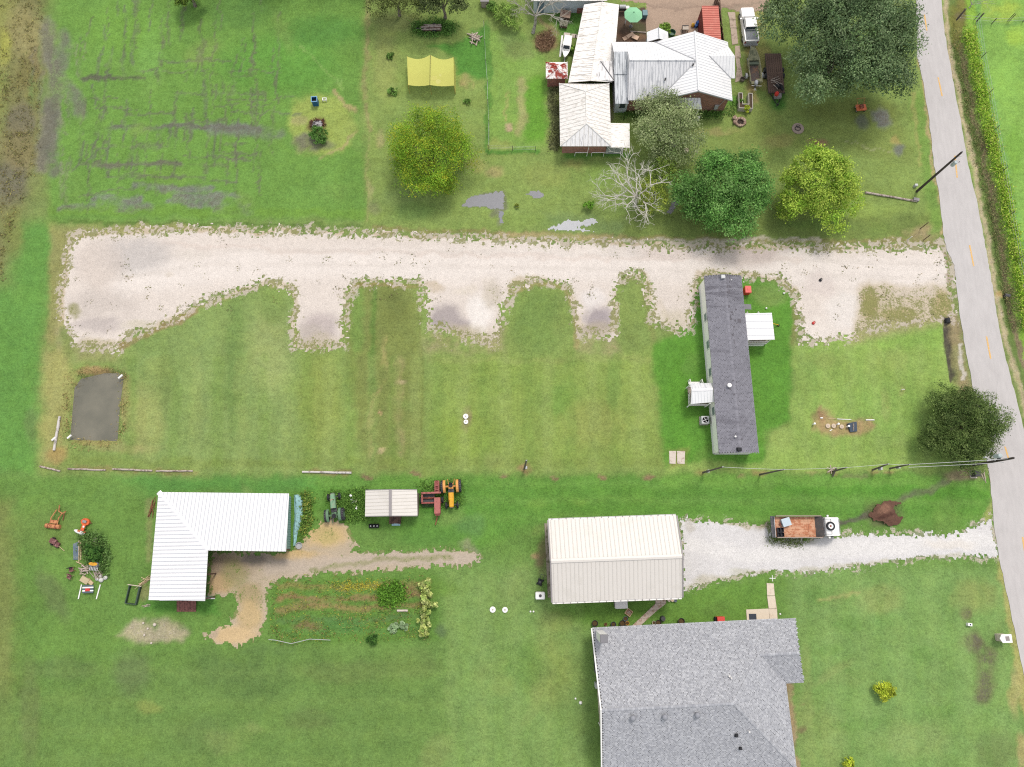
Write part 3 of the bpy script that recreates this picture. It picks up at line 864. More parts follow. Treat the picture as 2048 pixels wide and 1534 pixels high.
def shell_paint(P):
 p, b, l = P.poly, P.blob, P.line
 l([(1380, 1090), (1500, 1110), (1700, 1100), (1980, 1080)], 30, (238, 238, 238), .7)
 b(1530, 1050, 30, 14, (170, 158, 130), .8, r=.5, g=.3); b(1590, 1082, 60, 8, (196, 196, 184), .8, r=.5)
 l([(1366, 1176), (1500, 1148), (1640, 1142), (1780, 1124), (1940, 1114)], 9, (206, 204, 190), .8, r=.42)
 l([(1380, 1036), (1500, 1050)], 8, (200, 192, 170), .8, r=.5); b(1420, 1160, 40, 14, (206, 202, 186), .8, r=.42); b(1480, 1145, 30, 8, (206, 206, 192), .7, r=.4)
 b(1900, 1090, 60, 14, (232, 228, 222), .7); b(1375, 1050, 12, 16, (200, 196, 186), .6, r=.4)
sheet('shell_drive', 'white crushed shell drive from the road to the white metal building', [SHELL], (226, 226, 228), shell_paint,
  gravel_material('crushed_shell', (122, 138, 80), (156, 154, 150)), .02, weedy=14)

def yard_paint(P):
 P.mask[:, 0] = .30
 p, b, l = P.poly, P.blob, P.line
 b(455, 1130, 60, 34, (154, 138, 118), .9, g=.4, r=.2); b(540, 1120, 60, 18, (162, 150, 138), .8, g=.3); b(510, 1118, 22, 14, (128, 120, 112), .8, r=.35)
 b(440, 1170, 40, 24, (206, 178, 134), .8); b(470, 1150, 30, 40, (164, 158, 112), .7, r=.45); b(500, 1190, 30, 30, (176, 160, 120), .8, r=.45)
 b(650, 1070, 60, 34, (214, 188, 138), .9); b(655, 1075, 30, 20, (186, 176, 116), .6, r=.45); b(590, 1112, 50, 14, (212, 184, 124), .8); b(620, 1118, 70, 14, (212, 188, 150), .6)
 l([(540, 1140), (660, 1128), (800, 1118), (960, 1116)], 30, (196, 184, 170), .8, r=.18); l([(620, 1140), (760, 1122), (900, 1116)], 9, (150, 152, 106), .6, r=.5)
 b(470, 1270, 60, 26, (218, 192, 148), .9, r=.15); b(500, 1230, 30, 34, (206, 182, 134), .8, r=.3); b(425, 1265, 16, 14, (186, 170, 150), .7)
sheet('dirt_track', 'tan dirt and gravel track running behind the two sheds', [YARD], (194, 180, 158), yard_paint,
  gravel_material('packed_dirt', (118, 140, 72), (124, 108, 92)), .016, weedy=14)

BRICKYARD = [(1238, -60), (1540, -60), (1540, 22), (1480, 26), (1446, 14), (1430, 40), (1405, 70), (1330, 70), (1290, 60), (1292, 6), (1240, 2)]
sheet('courtyard_paving', 'pinkish brown gravel yard behind the farmhouse', [BRICKYARD], (188, 166, 148),
  lambda P: (P.line([(1290, 12), (1380, 18), (1480, 10)], 5, (160, 140, 126), .7), P.blob(1350, 10, 60, 8, (176, 156, 140), .6), P.line([(1440, 20), (1520, 6)], 6, (160, 146, 130), .6)),
  gravel_material('brown_gravel', (120, 112, 84), (140, 112, 96)), .014, rag=.25)
BED = [(1237, 20), (1292, 14), (1294, 86), (1230, 86)]
sheet('flower_bed', 'bare brown flower bed soil between the farmhouse roofs', [BED], (104, 88, 76),
  lambda P: (P.blob(1275, 55, 20, 16, (92, 96, 66), .8, r=.5), P.blob(1255, 72, 30, 10, (128, 100, 82), .7), P.blob(1280, 72, 14, 8, (140, 112, 86), .6)),
  gravel_material('bed_soil', (84, 92, 58), (70, 58, 50)), .03, rag=.1)

def mud_heap(P): P.blob(1765, 1018, 16, 12, (152, 116, 98), .8); P.blob(1768, 1032, 24, 6, (92, 64, 56), .8)
HEAP = [(1734, 1030), (1748, 1012), (1766, 1003), (1790, 1000), (1802, 1006), (1784, 1016), (1792, 1030), (1806, 1034), (1800, 1048), (1782, 1054), (1760, 1044), (1742, 1040)]
_hx = G(1768, 1028)
sheet('soil_heap', 'heap of freshly dug brown soil on the strip beside the parked truck', [HEAP], (112, 84, 72), mud_heap, gravel_material('dug_soil', (92, 74, 62), (74, 54, 48), 1.7), .02, step=.11, rag=.35, kind='thing', cat='soil heap',
  zfun=lambda x, y: np.maximum(0, .55 - np.hypot(x - _hx.x, (y - _hx.y)) * .23) * (.5 + fbm(x * 2.2, y * 2.2, 61, 4)))

wt = NT('pond_water')
wt.bump(wt.noise(1.6, 4, .6), .08, .05)
wm = wt.done(wt.mix(wt.ramp(wt.noise(.35, 3), .35, .7), C(116, 115, 102), C(136, 133, 118)), .12, 0, .5)
def water(name, label, pts, z, m, rag=0.0, painter=None):
 o = sheet(name, label, [pts], (120, 116, 108), painter, m, z, step=.14, rag=rag, soft=6.0)
 return o
water('pond', 'small rectangular pond of grey brown water', [(144, 775), (157, 755), (205, 744), (250, 746), (243, 815), (236, 884), (135, 882)], -.33, wm)

def puddle_material(name):
 t = NT(name)
 tint = t.attr('tint')
 n3, n4 = t.noise(5, 4, .7), t.noise(16, 3, .75)
 c = t.mix(1.0, tint.outputs['Color'], grey(t, gain(t, (n3, .45), (n4, .5))), 'MULTIPLY')
 return t.done(c, .5, 0, .15)
pm = puddle_material('rain_water')
for nm, lb, pts, col in (
 ('puddle', 'largest grey rain puddle, under the yellow green tree', [(938, 394), (975, 386), (1008, 381), (1008, 420), (985, 418), (945, 414), (922, 412)], (152, 154, 160)),
 ('puddle', 'thin string of standing water running from the largest puddle to the drive', [(996, 420), (1008, 420), (1006, 446), (999, 446)], (144, 148, 156)),
 ('puddle', 'small speckled puddle in the grass between big puddle and dead tree', [(1054, 388), (1066, 380), (1084, 384), (1090, 394), (1070, 398)], (150, 152, 158)),
 ('puddle', 'bright streak of rain water beside the drive below the dead tree', [(1094, 458), (1118, 450), (1134, 440), (1160, 442), (1190, 436), (1196, 446), (1150, 456), (1196, 462), (1150, 462), (1110, 460)], (196, 200, 206)),  # near-white tint: the glint on the water is put into the colour
 ('puddle', 'narrow wet rut beside the drive under the dark green tree', [(1338, 420), (1345, 402), (1362, 396), (1352, 412), (1340, 428), (1330, 428)], (140, 140, 146))):
 setp(sheet(nm, lb, [pts], col, None, pm, .012, step=.13, rag=.5, soft=6.0), kind='structure')

# ------------------------------------------------------------------ the road
def edge_curve(pts, n=6):
 out = []
 for i in range(len(pts) - 1):
  for k in range(n):
   t = k / n
   out.append((pts[i][0] * (1 - t) + pts[i + 1][0] * t, pts[i][1] * (1 - t) + pts[i + 1][1] * t))
 return out + [pts[-1]]
RL = [(1832, -160), (1833, 60), (1834, 110), (1846, 165), (1858, 240), (1868, 330), (1880, 400), (1887, 470), (1894, 500), (1908, 530), (1913, 570), (1921, 640), (1935, 720), (1949, 790), (1966, 880), (1980, 960), (1987, 1040), (1998, 1115),
  (2012, 1180), (2031, 1270), (2052, 1370), (2110, 1660)]
RR = [(1868, -160), (1888, 60), (1897, 110), (1906, 165), (1921, 240), (1936, 330), (1953, 400), (1966, 470), (1972, 500), (1977, 530), (1984, 570), (1995, 640), (2012, 720), (2030, 790), (2052, 880), (2071, 960), (2084, 1040), (2100, 1115),
  (2120, 1180), (2142, 1270), (2170, 1370), (2240, 1660)]
def build_road():
 L, R = edge_curve(RL), edge_curve(RR)
 v, q = [], []
 for i, (a, b) in enumerate(zip(L, R)):
  A, B = G(*a), G(*b)
  A.x += random.uniform(-.07, .05); B.x += random.uniform(-.05, .07)
  for k in range(9):
   p = A.lerp(B, k / 8)
   v.append((p.x, p.y, .035 + .05 * (1 - (k / 4 - 1) ** 2)))
  if i:
   o = (i - 1) * 9
   for k in range(8): q.append((o + k, o + k + 1, o + k + 10, o + k + 9))
 t = NT('worn_asphalt')
 n1, n2, n3, n4 = t.noise(.25, 4, .6), t.noise(1.3, 5, .6, stretch=(1.6, .35, 1)), t.noise(9, 4, .75), t.noise(24, 2, .8)
 c = t.mix(1.0, C(208, 206, 207), grey(t, gain(t, (n1, .16), (n2, .3), (n3, .12), (n4, .16))), 'MULTIPLY')
 cr = t.n('ShaderNodeTexVoronoi', feature='DISTANCE_TO_EDGE')
 cr.inputs['Scale'].default_value = .22
 t.put(cr.inputs['Vector'], t.mix(.06, t.geo.outputs['Position'], t.n('ShaderNodeTexNoise').outputs[1]))
 c = t.mix(t.math('MULTIPLY', t.ramp(cr.outputs['Distance'], .004, .0), .12), c, C(150, 148, 150))
 t.bump(n4, .2, .02)
 m = t.done(c, .9, 0, .2)
 o = np_mesh('road', np.array([tuple(p) for p in v]), np.array(q), m, None, None, True)
 setp(o, 'straight pale asphalt country road with a dashed yellow centre line', kind='structure')
 ym = paint('road_paint', (240, 196, 122), .7, .15, 6, (206, 204, 205), .15, 6)
 def zc(px, py): return G(px, py, 0)
 for (a, b) in (((1875.5, 155), (1883.5, 193)), ((1909, 312), (1913.5, 356)), ((1938.5, 491), (1946.5, 533)), ((1972, 673), (1980.5, 718)), ((2009, 893), (2015.5, 916)), ((2044, 1074), (2052, 1126)), ((1848, 30), (1853, 62))):
  A, B = G(*a), G(*b)
  d = (B - A).normalized(); n = Vector((-d.y, d.x, 0)) * .095
  mb = MB(); up = Vector((0, 0, .094))
  mb.slab([A + n + up, A - n + up, B - n + up, B + n + up], .004)
  mb.build('road_marking', ym, o)
build_road()

# ------------------------------------------------------------------ buildings
def rib_profile(mb, pts, eave_a, eave_b, pitch, h=.035, w=.05, col=None, lift=.002):
 """raised ribs running up a planar roof slope (pts = convex 3D polygon); eave_a -> eave_b gives the eave direction"""
 pts = [Vector(p) for p in pts]
 e = (Vector(eave_b) - Vector(eave_a)).normalized()
 n = Vector((0, 0, 0))
 for i in range(1, len(pts) - 1):
  n += (pts[i] - pts[0]).cross(pts[i + 1] - pts[0])
 n.normalize()
 if n.z < 0: n = -n
 s = n.cross(e).normalized()
 o = pts[0]
 uv = [((p - o).dot(e), (p - o).dot(s)) for p in pts]
 u0, u1 = min(u for u, _ in uv), max(u for u, _ in uv)
 u = u0 + pitch * .5
 while u < u1:
  vs_ = []
  for i in range(len(uv)):
   (a, b), (c, d) = uv[i], uv[(i + 1) % len(uv)]
   if (a - u) * (c - u) < 0:
    vs_.append(b + (d - b) * (u - a) / (c - a))
  if len(vs_) >= 2:
   v0, v1 = min(vs_) + .02, max(vs_) - .02
   if v1 - v0 > .15:
    def q(du, v, z): return o + e * (u + du) + s * v + n * (z + lift)
    mb.add([q(-w, v0, 0), q(-w * .45, v0, h), q(w * .45, v0, h), q(w, v0, 0), q(-w, v1, 0), q(-w * .45, v1, h), q(w * .45, v1, h), q(w, v1, 0)],
      [(0, 1, 5, 4), (1, 2, 6, 5), (2, 3, 7, 6), (0, 3, 2, 1), (4, 5, 6, 7)], col)
  u += pitch

def shingles(name, slopes, m, cols, parent, exposure=.16, tab=.33, jit=.18):
 """courses of roof tabs as real thin overlapping pieces on each planar slope: (polygon, eave_a, eave_b)"""
 V, Q, T = [], [], []
 n0 = 0
 cols = np.array([C(*c) for c in cols])
 for pts, ea, eb in slopes:
  P3 = [np.array(p, float) for p in pts]
  e = np.array(eb, float) - np.array(ea, float); e /= np.linalg.norm(e)
  n = np.zeros(3)
  for i in range(1, len(P3) - 1): n += np.cross(P3[i] - P3[0], P3[i + 1] - P3[0])
  n /= np.linalg.norm(n)
  if n[2] < 0: n = -n
  s = np.cross(n, e)
  o = P3[0]
  uv = np.array([((p - o) @ e, (p - o) @ s) for p in P3])
  us = np.arange(uv[:, 0].min(), uv[:, 0].max() + tab, tab)
  vsx = np.arange(uv[:, 1].min(), uv[:, 1].max(), exposure)
  U, Vv = np.meshgrid(us, vsx)
  U = U + (np.arange(len(vsx)) % 2)[:, None] * tab * .5 + RNG.uniform(-.03, .03, U.shape)
  cu, cv = (U + tab * .5).ravel(), (Vv + exposure * .5).ravel()
  # centre inside the (convex or not) polygon
  ins = poly_sd(cu, cv, uv) > -.03
  u, v = U.ravel()[ins], Vv.ravel()[ins]
  k = len(u)
  lo, hi = .016 + RNG.uniform(0, .012, k), .004
  w_ = tab * RNG.uniform(.90, .99, k)
  def pt(uu, vv, zz): return o + uu[:, None] * e + vv[:, None] * s + zz[:, None] * n
  a, b = pt(u, v, lo), pt(u + w_, v, lo)
  c, d = pt(u + w_, v + exposure * 1.1, np.full(k, hi)), pt(u, v + exposure * 1.1, np.full(k, hi))
  V.append(np.stack([a, b, c, d], 1).reshape(-1, 3))
  Q.append(np.arange(k * 4).reshape(k, 4) + n0)
  n0 += k * 4
  cc = cols[RNG.integers(0, len(cols), k)] * (1 + RNG.normal(0, jit * .5, (k, 1)))
  T.append(np.clip(cc, .01, .95))
 inv = np.array(parent.location)
 ob = np_mesh(name, np.concatenate(V) - inv, np.concatenate(Q), m, np.concatenate(T), None, False, parent)
 ob['kind'] = 'stuff'
 return ob

def bricks(name, col, mortar=(176, 166, 156), var=.35):
 """brick wall surface, too far to tell single bricks apart: courses laid along each wall"""
 if name in _mats: return _mats[name]
 t = NT(name)
 pos = t.geo.outputs['Position']
 sx = t.n('ShaderNodeSeparateXYZ'); t.put(sx.inputs[0], pos)
 cm = t.n('ShaderNodeCombineXYZ')
 t.put(cm.inputs[0], t.math('ADD', sx.outputs[0], sx.outputs[1])); t.put(cm.inputs[1], sx.outputs[2])
 b = t.n('ShaderNodeTexBrick')
 b.inputs['Scale'].default_value = 1.0
 b.inputs['Brick Width'].default_value = .36; b.inputs['Row Height'].default_value = .14
 b.inputs['Mortar Size'].default_value = .012
 t.put(b.inputs['Vector'], cm.outputs[0])
 t.put(b.inputs['Color1'], C(*col)); t.put(b.inputs['Color2'], C(*[min(255, c * 1.25) for c in col])); t.put(b.inputs['Mortar'], C(*mortar))
 g = gain(t, (t.noise(1.2, 4), var), (t.noise(7, 3, .7), var * 2.2))
 t.bump(b.outputs['Fac'], .3, .01)
 m = t.done(t.mix(1.0, b.outputs['Color'], grey(t, g), 'MULTIPLY'), .9)
 _mats[name] = m
 return m

WHITE_METAL = paint('white_roof_metal', (258, 260, 264), .42, .035, 1.2, spec=.5)
CREAM_METAL = paint('cream_roof_metal', (234, 231, 226), .45, .02, .8, (228, 225, 219), .2, .5, spec=.5)
DULL_METAL = paint('dull_galvanised_metal', (240, 243, 248), .5, .08, .9, (200, 204, 211), .25, 1.1, spec=.5, stretch=(3.5, .35, 1))
OLD_WHITE = paint('old_white_roof_paint', (262, 261, 259), .6, .05, 1.2, (226, 223, 217), .25, 2.4, stretch=(.6, 2.2, 1))
OLD_WHITE2 = paint('streaked_white_roof_paint', (268, 269, 271), .6, .06, 1.5, (226, 228, 232), .22, 2.0, stretch=(3.2, .4, 1))
TRIM = paint('white_trim_paint', (266, 267, 268), .5, .04)
GREY_TRIM = paint('grey_metal_trim', (160, 156, 158), .5, .08)
TEAL = paint('pale_teal_sheet', (156, 192, 188), .6, .1, 2, spec=.4)
VINYL = paint('pale_vinyl_siding', (284, 288, 280), .6, .05, 1.0)
BLUEWALL = paint('pale_blue_wall', (226, 240, 252), .7, .08, 1.0, (196, 212, 226), .15, .8)
DARKGLASS = paint('dark_window_glass', (70, 84, 92), .15, .1, 1, spec=.6)
BRICK = bricks('red_brown_brick', (156, 108, 94))
CONC = paint('weathered_concrete', (206, 196, 184), .9, .10, 1.2, (176, 164, 150), .25, 1.2)
CONC_W = paint('pale_concrete', (226, 216, 206), .9, .08, 1.5, (196, 180, 166), .2, 1.6)
BLOCK = paint('grey_concrete_block', (176, 184, 182), .9, .14, 1.6, (140, 148, 146), .25, 1.5)
WOOD_G = paint('weathered_grey_wood', (186, 174, 166), .9, .25, 2, (130, 116, 108), .25, 3, stretch=(1, 1, 1))
WOOD_B = paint('brown_old_wood', (122, 96, 84), .9, .3, 3, (84, 66, 60), .3, 3)
WOOD_P = paint('pale_cut_wood', (226, 204, 168), .9, .2, 3, (186, 156, 120), .2, 4)
RUST = paint('rusted_steel', (164, 96, 78), .8, .25, 3, (120, 66, 54), .35, 4)
ORANGE = paint('faded_orange_steel', (214, 150, 104), .75, .2, 4, (164, 96, 66), .28, 5)
BLACK = paint('black_rubber', (46, 47, 52), .75, .25, 4)
DKGREY = paint('dark_grey_steel', (84, 84, 88), .6, .2, 3)
LTGREY = paint('light_grey_steel', (206, 210, 214), .45, .08, 3, spec=.5)
WHITE_P = paint('white_gloss_paint', (270, 271, 272), .3, .03, spec=.5)
RED_P = paint('red_plastic', (222, 62, 56), .4, .08, spec=.5)
GALV = paint('galvanised_pipe', (196, 200, 204), .4, .08, 4, spec=.5)

def Z(p, z): return Vector((p[0], p[1], z))

def equipment_shed():
 lo, hi = 2.45, 3.15
 A, B, Cc, D, E_, F_ = G(317, 984, lo), G(578, 987, lo), G(572, 1103, hi), G(416, 1101, hi), G(410, 1202, hi), G(297, 1200, lo)
 t = thing('equipment_shed', 'large L-shaped open shed with a bright white ribbed metal roof', 'shed', ((A.x + D.x) / 2, (A.y + D.y) / 2, 0))
 m = MB().slab([A, D, Cc, B], .06); m.build('north_roof', WHITE_METAL, t, True)
 m = MB().slab([A, F_, E_, D], .06); m.build('west_roof', WHITE_METAL, t, True)
 rm = paint('white_rib_metal', (226, 231, 240), .42, .03, 1.2, spec=.5)
 m = MB(); rib_profile(m, [A, D, Cc, B], A, B, .42, .06, .055); rib_profile(m, [A, F_, E_, D], A, F_, .42, .06, .055)
 m.build('roof_ribs', rm, t, True, kind='stuff')
 m = MB()
 d = (D - A).normalized(); n = Vector((-d.y, d.x, 0)).normalized() * .30; up = Vector((0, 0, .08)); dn = Vector((0, 0, -.10))
 m.add([A + n + dn + up, A + up, A - n + dn + up, D + n + dn + up, D + up, D - n + dn + up], [(0, 1, 4, 3), (1, 2, 5, 4)])
 m.build('ridge_cap', WHITE_METAL, t, True)
 inset = .22
 a, b, f = Vector((A.x + inset, A.y - inset, 0)), Vector((B.x - .55, B.y - inset, 0)), Vector((F_.x + inset, F_.y + inset, 0))
 c, e = Vector((Cc.x - .55, Cc.y + inset, 0)), Vector((E_.x - inset, E_.y + inset, 0))
 TW = MB(); TW.wall(a, b, 0, lo - .1); TW.build('rear_wall', TEAL, t, True)
 m = MB().wall(a, f, 0, lo - .1); m.build('west_wall', TEAL, t, True)
 m = MB().wall(b, c, 0, lo - .08, hi - .1)
 k = 0
 while k < 22:                                                    # ribbed sheeting on the east end
  p = b.lerp(c, (k + .5) / 22)
  m.box(p.x + .062, p.x + .10, p.y - .05, p.y + .05, .02, lo + (hi - lo) * (k + .5) / 22 - .14)
  k += 1
 m.build('east_wall', TEAL, t, True)
 m = MB().wall(f, e, 0, lo - .1, hi - .1); m.build('south_wall', TEAL, t, True)
 post = MB(); post.box(-.07, .07, -.07, .07, 0, hi - .12)
 p0 = None
 for i, q in enumerate([c, c.lerp(Vector((D.x, D.y, 0)), .33), c.lerp(Vector((D.x, D.y, 0)), .66), Vector((D.x - .15, D.y + .2, 0)), Vector((D.x - .15, (D.y + e.y) / 2, 0)), e]):
  if p0 is None: p0 = post.build('post', WOOD_B, t); o = p0
  else: o = p0.copy(); COL.objects.link(o)
  o.location = (q.x - t.location.x, q.y - t.location.y, 0)
 m = MB(); q = G(412, 1197, 1.2); m.box(q.x, q.x + 1.0, q.y - .06, q.y + .06, 1.1, 1.2); m.build('beam', GALV, t, True)
equipment_shed()
q = G(374, 1212)
t = thing('loading_ramp', 'reddish brown plank ramp sticking out from the lower end of the L-shaped shed', 'ramp', (q.x, q.y, 0))
for i in range(7):
 m = MB().add([(-1.1 + i * .318, -.62, .04), (-.80 + i * .318, -.62, .04), (-.80 + i * .318, .62, .34), (-1.1 + i * .318, .62, .34), (-1.1 + i * .318, -.62, 0), (-.80 + i * .318, -.62, 0), (-.80 + i * .318, .62, .27), (-1.1 + i * .318, .62, .27)],
     [(0, 1, 2, 3), (7, 6, 5, 4), (0, 4, 5, 1), (1, 5, 6, 2), (2, 6, 7, 3), (3, 7, 4, 0)])
 m.build('plank', paint('red_brown_planks', (146, 98, 92), .9, .3, 3, (110, 76, 70), .3, 4), t)
q = G(596, 1050)
tp = paint('pale_blue_tarp', (160, 208, 214), .6, .2, 3, (120, 160, 150), .2, 4)
m = MB()
secs = []
for i, (x, y, w) in enumerate(((594, 990, .35), (597, 1002, .5), (597, 1018, .5), (597, 1034, .45), (594, 1050, .38), (591, 1066, .25), (590, 1082, .18), (589, 1092, .10))):
 p = G(x, y)
 z = .22 + .07 * math.sin(i * 2.1)
 secs.append([(p.x - w, p.y, .03), (p.x - w * .4, p.y, z), (p.x + w * .3, p.y + .05, z * .8), (p.x + w, p.y, .03)])
m.loft(secs, close=False)
setp(m.build('tarp', tp, None), 'crumpled pale blue tarp strip on the grass beside the teal shed wall', 'tarp')
q = G(598, 1091, .2)
m = MB(); m.lathe([(.36, 0), (.38, .32), (.34, .32), (.32, .06)], 16, (0, 0, 0)); o = m.build('metal_tub', GALV, None); o.location = (q.x, q.y, 0)
setp(o, 'round grey metal tub at the end of the pale blue tarp', 'tub')

def small_shed():
 e, r = 2.2, 2.75
 P_ = {k: G(*v) for k, v in dict(nw=(731, 981, e), sw=(730, 1032, e), ne=(834, 980, e), se=(835, 1031, e)).items()}
 rn, rs = Z((P_['nw'] + P_['ne']) / 2, r), Z((P_['sw'] + P_['se']) / 2, r)
 t = thing('small_shed', 'small gabled shed with two cream roof slopes split by a grey ridge', 'shed', (rs.x, (rn.y + rs.y) / 2, 0))
 m = MB().slab([P_['sw'], rs, rn, P_['nw']], .05); m.build('west_roof', CREAM_METAL, t, True)
 m = MB().slab([rs, P_['se'], P_['ne'], rn], .05); m.build('east_roof', CREAM_METAL, t, True)
 m = MB(); rib_profile(m, [P_['sw'], rs, rn, P_['nw']], P_['nw'], P_['sw'], .40, .03, .035); rib_profile(m, [rs, P_['se'], P_['ne'], rn], P_['ne'], P_['se'], .40, .03, .035)
 m.build('roof_ribs', paint('cream_rib', (222, 219, 212), .45, .03), t, True, kind='stuff')
 m = MB()
 w = Vector((.16, 0, -.02)); up = Vector((0, 0, .05))
 m.add([rs - w + up, rs + up * 1.4, rs + w + up, rn - w + up, rn + up * 1.4, rn + w + up], [(0, 1, 4, 3), (1, 2, 5, 4)]); m.build('ridge_cap', GREY_TRIM, t, True)
 for a, b in ((P_['sw'], rs), (rs, P_['se']), (P_['nw'], rn), (rn, P_['ne'])):
  s = -.05 if a.y < t.location.y else .05
  m = MB().add([a + Vector((0, 0, .02)), b + Vector((0, 0, .02)), b + Vector((0, s * 1.6, .02)), a + Vector((0, s * 1.6, .02)), a + Vector((0, s * 1.6, -.14)), b + Vector((0, s * 1.6, -.14))], [(0, 1, 2, 3), (3, 2, 5, 4)]); m.build('rake_trim', GREY_TRIM, t, True)
 x0, x1, y0, y1 = P_['sw'].x + .2, P_['se'].x - .2, P_['sw'].y + .2, P_['nw'].y - .2
 wm_ = paint('tan_shed_wall', (150, 140, 126), .8, .1)
 for nm, a, b in (('west_wall', (x0, y0), (x0, y1)), ('east_wall', (x1, y0), (x1, y1)), ('north_wall', (x0 + .08, y1), (x1 - .08, y1)), ('south_wall', (x0 + .08, y0), (x1 - .08, y0))):
  m = MB().wall(a, b, 0, e - .02); m.build(nm, wm_, t, True)
 m = MB(); p = G(790, 1032); m.box(rs.x + .1, rs.x + 1.3, y0 - .09, y0 - .065, .1, 1.95); m.build('door', WOOD_B, t, True)
small_shed()
q = G(790.5, 1040)
t = thing('wooden_ramp', 'brown wooden ramp at the door of the small cream roofed shed', 'ramp', (q.x, q.y, 0))
for i in range(5):
 m = MB().box(-.68 + i * .275, -.42 + i * .275, -.45, .5, .02 + .0, .16); m.build('plank', WOOD_B, t)
q = G(792, 1049)
m = MB(); m.box(-.5, .5, -.14, .16, .03, .10, top=.9); m.box(-.3, .34, -.10, .12, .10, .17, top=.8)
o = m.build('folded_tarp', paint('light_blue_plastic', (170, 210, 224), .5, .15, 4), None); o.location = (q.x, q.y, 0)
setp(o, 'folded light blue plastic sheet at the foot of the brown ramp', 'tarp')
for i, x in enumerate((742, 748.5, 755)):
 q = G(x, 1052)
 t = thing('black_crate', ['black crate nearest the L-shaped shed in the row of three', 'middle black crate of the row of three below the small shed', 'black crate nearest the brown ramp in the row of three'][i], 'crate', (q.x, q.y, 0), .05, 'black crates below the small shed')
 m = MB().box(-.2, .2, -.22, .22, 0, .04)
 for a in ((-.2, -.17, -.22, .22), (.17, .2, -.22, .22), (-.17, .17, -.22, -.19), (-.17, .17, .19, .22)): m.box(*a, .04, .34)
 m.build('shell', BLACK, t)
 m = MB().box(-.09, .07, -.08, .08, .041, .2); m.build('contents', LTGREY, t)

def metal_barn():
 e, r = 4.0, 5.45
 nw, ne, sw, se = G(1097, 1040, e), G(1352, 1031, e), G(1105, 1205, e), G(1364, 1195, e)
 rw, re = Z((nw + sw) / 2, r), Z((ne + se) / 2, r)
 ax = (ne - nw).normalized(); ay = Vector((-ax.y, ax.x, 0))
 t = thing('metal_barn', 'big white gabled metal building at the end of the white shell drive', 'building', ((nw.x + se.x) / 2, (nw.y + se.y) / 2, 0))
 m = MB().slab([nw, rw, re, ne], .07); m.build('north_roof', CREAM_METAL, t, True)
 m = MB().slab([rw, sw, se, re], .07); m.build('south_roof', CREAM_METAL, t, True)
 m = MB(); rib_profile(m, [nw, rw, re, ne], nw, ne, .46, .03, .05); rib_profile(m, [rw, sw, se, re], sw, se, .46, .03, .05)
 m.build('roof_ribs', paint('cream_rib_big', (227, 224, 219), .45, .03), t, True, kind='stuff')
 m = MB(); w = ay * .22; up = Vector((0, 0, .07)); dn = Vector((0, 0, -.045))
 m.add([rw - w + up + dn, rw + up, rw + w + up + dn, re - w + up + dn, re + up, re + w + up + dn], [(0, 1, 4, 3), (1, 2, 5, 4)]); m.build('ridge_cap', CREAM_METAL, t, True)
 for a, b, s in ((nw, rw, -1), (rw, sw, -1), (ne, re, 1), (re, se, 1)):
  o = ax * s * .16; u = Vector((0, 0, .06)); d = Vector((0, 0, -.2))
  m = MB().add([a + u, b + u, b + o + u, a + o + u, a + o + d, b + o + d], [(0, 1, 2, 3), (3, 2, 5, 4)]); m.build('rake_trim', GREY_TRIM, t, True)
 for a, b, s in ((nw, ne, 1), (sw, se, -1)):
  m = MB(); o = ay * s
  prof = [(0.0, 0.0), (.02, -.12), (.14, -.12), (.17, 0.0), (.15, 0.0), (.13, -.10), (.03, -.10)]
  m.loft([[a + o * p[0] + Vector((0, 0, p[1] - .02)) for p in prof], [b + o * p[0] + Vector((0, 0, p[1] - .02)) for p in prof]])
  n = 18
  g = m.build('gutter', TRIM, t, True)
  m = MB()
  for k in range(n):
   p = a.lerp(b, (k + .5) / n) + o * .09
   m.box(p.x - .03, p.x + .03, p.y - .085, p.y + .085, e - .02, e + .0)
  m.build('gutter_straps', GREY_TRIM, g, False, kind='stuff')
  bpy.context.view_layer.update()
  for ch in g.children: ch.matrix_parent_inverse = (Matrix.Translation(t.location)).inverted()
 i = .25
 wm_ = paint('cream_wall_metal', (206, 204, 198), .6, .06)
 W_ = {k: v for k, v in dict(nw=nw + ax * i - ay * i, ne=ne - ax * i - ay * i, sw=sw + ax * i + ay * i, se=se - ax * i + ay * i).items()}
 for nm, a, b in (('north_wall', 'nw', 'ne'), ('south_wall', 'sw', 'se')):
  m = MB().wall(W_[a], W_[b], 0, e - .03); m.build(nm, wm_, t, True)
 for nm, a, b in (('west_wall', 'sw', 'nw'), ('east_wall', 'se', 'ne')):
  m = MB(); A_, B_ = W_[a], W_[b]; mid = (A_ + B_) / 2
  d = (B_ - A_).normalized() * .08
  m.wall(A_ + d, mid, 0, e, r - .1); m.wall(mid, B_ - d, 0, r - .1, e); m.build(nm, wm_, t, True)
 for k in range(2):
  c = W_['se'].lerp(W_['ne'], .28 + .44 * k)
  m = MB().wall(c - ay * 1.5 + ax * .075, c + ay * 1.5 + ax * .075, .02, 3.0, th=.03); m.build('door', TRIM, t, True)
 # concrete apron along the west wall
 m = MB(); a, b = W_['sw'] - ax * .2, W_['nw'] - ax * .2
 m.slab([Z(a, .09), Z(b, .09), Z(b - ax * .35, .09), Z(a - ax * .35, .09)], .09); m.build('slab_edge', paint('stained_concrete', (160, 152, 138), .9, .2, 3, (116, 112, 90), .3, 2), t, True)
metal_barn()

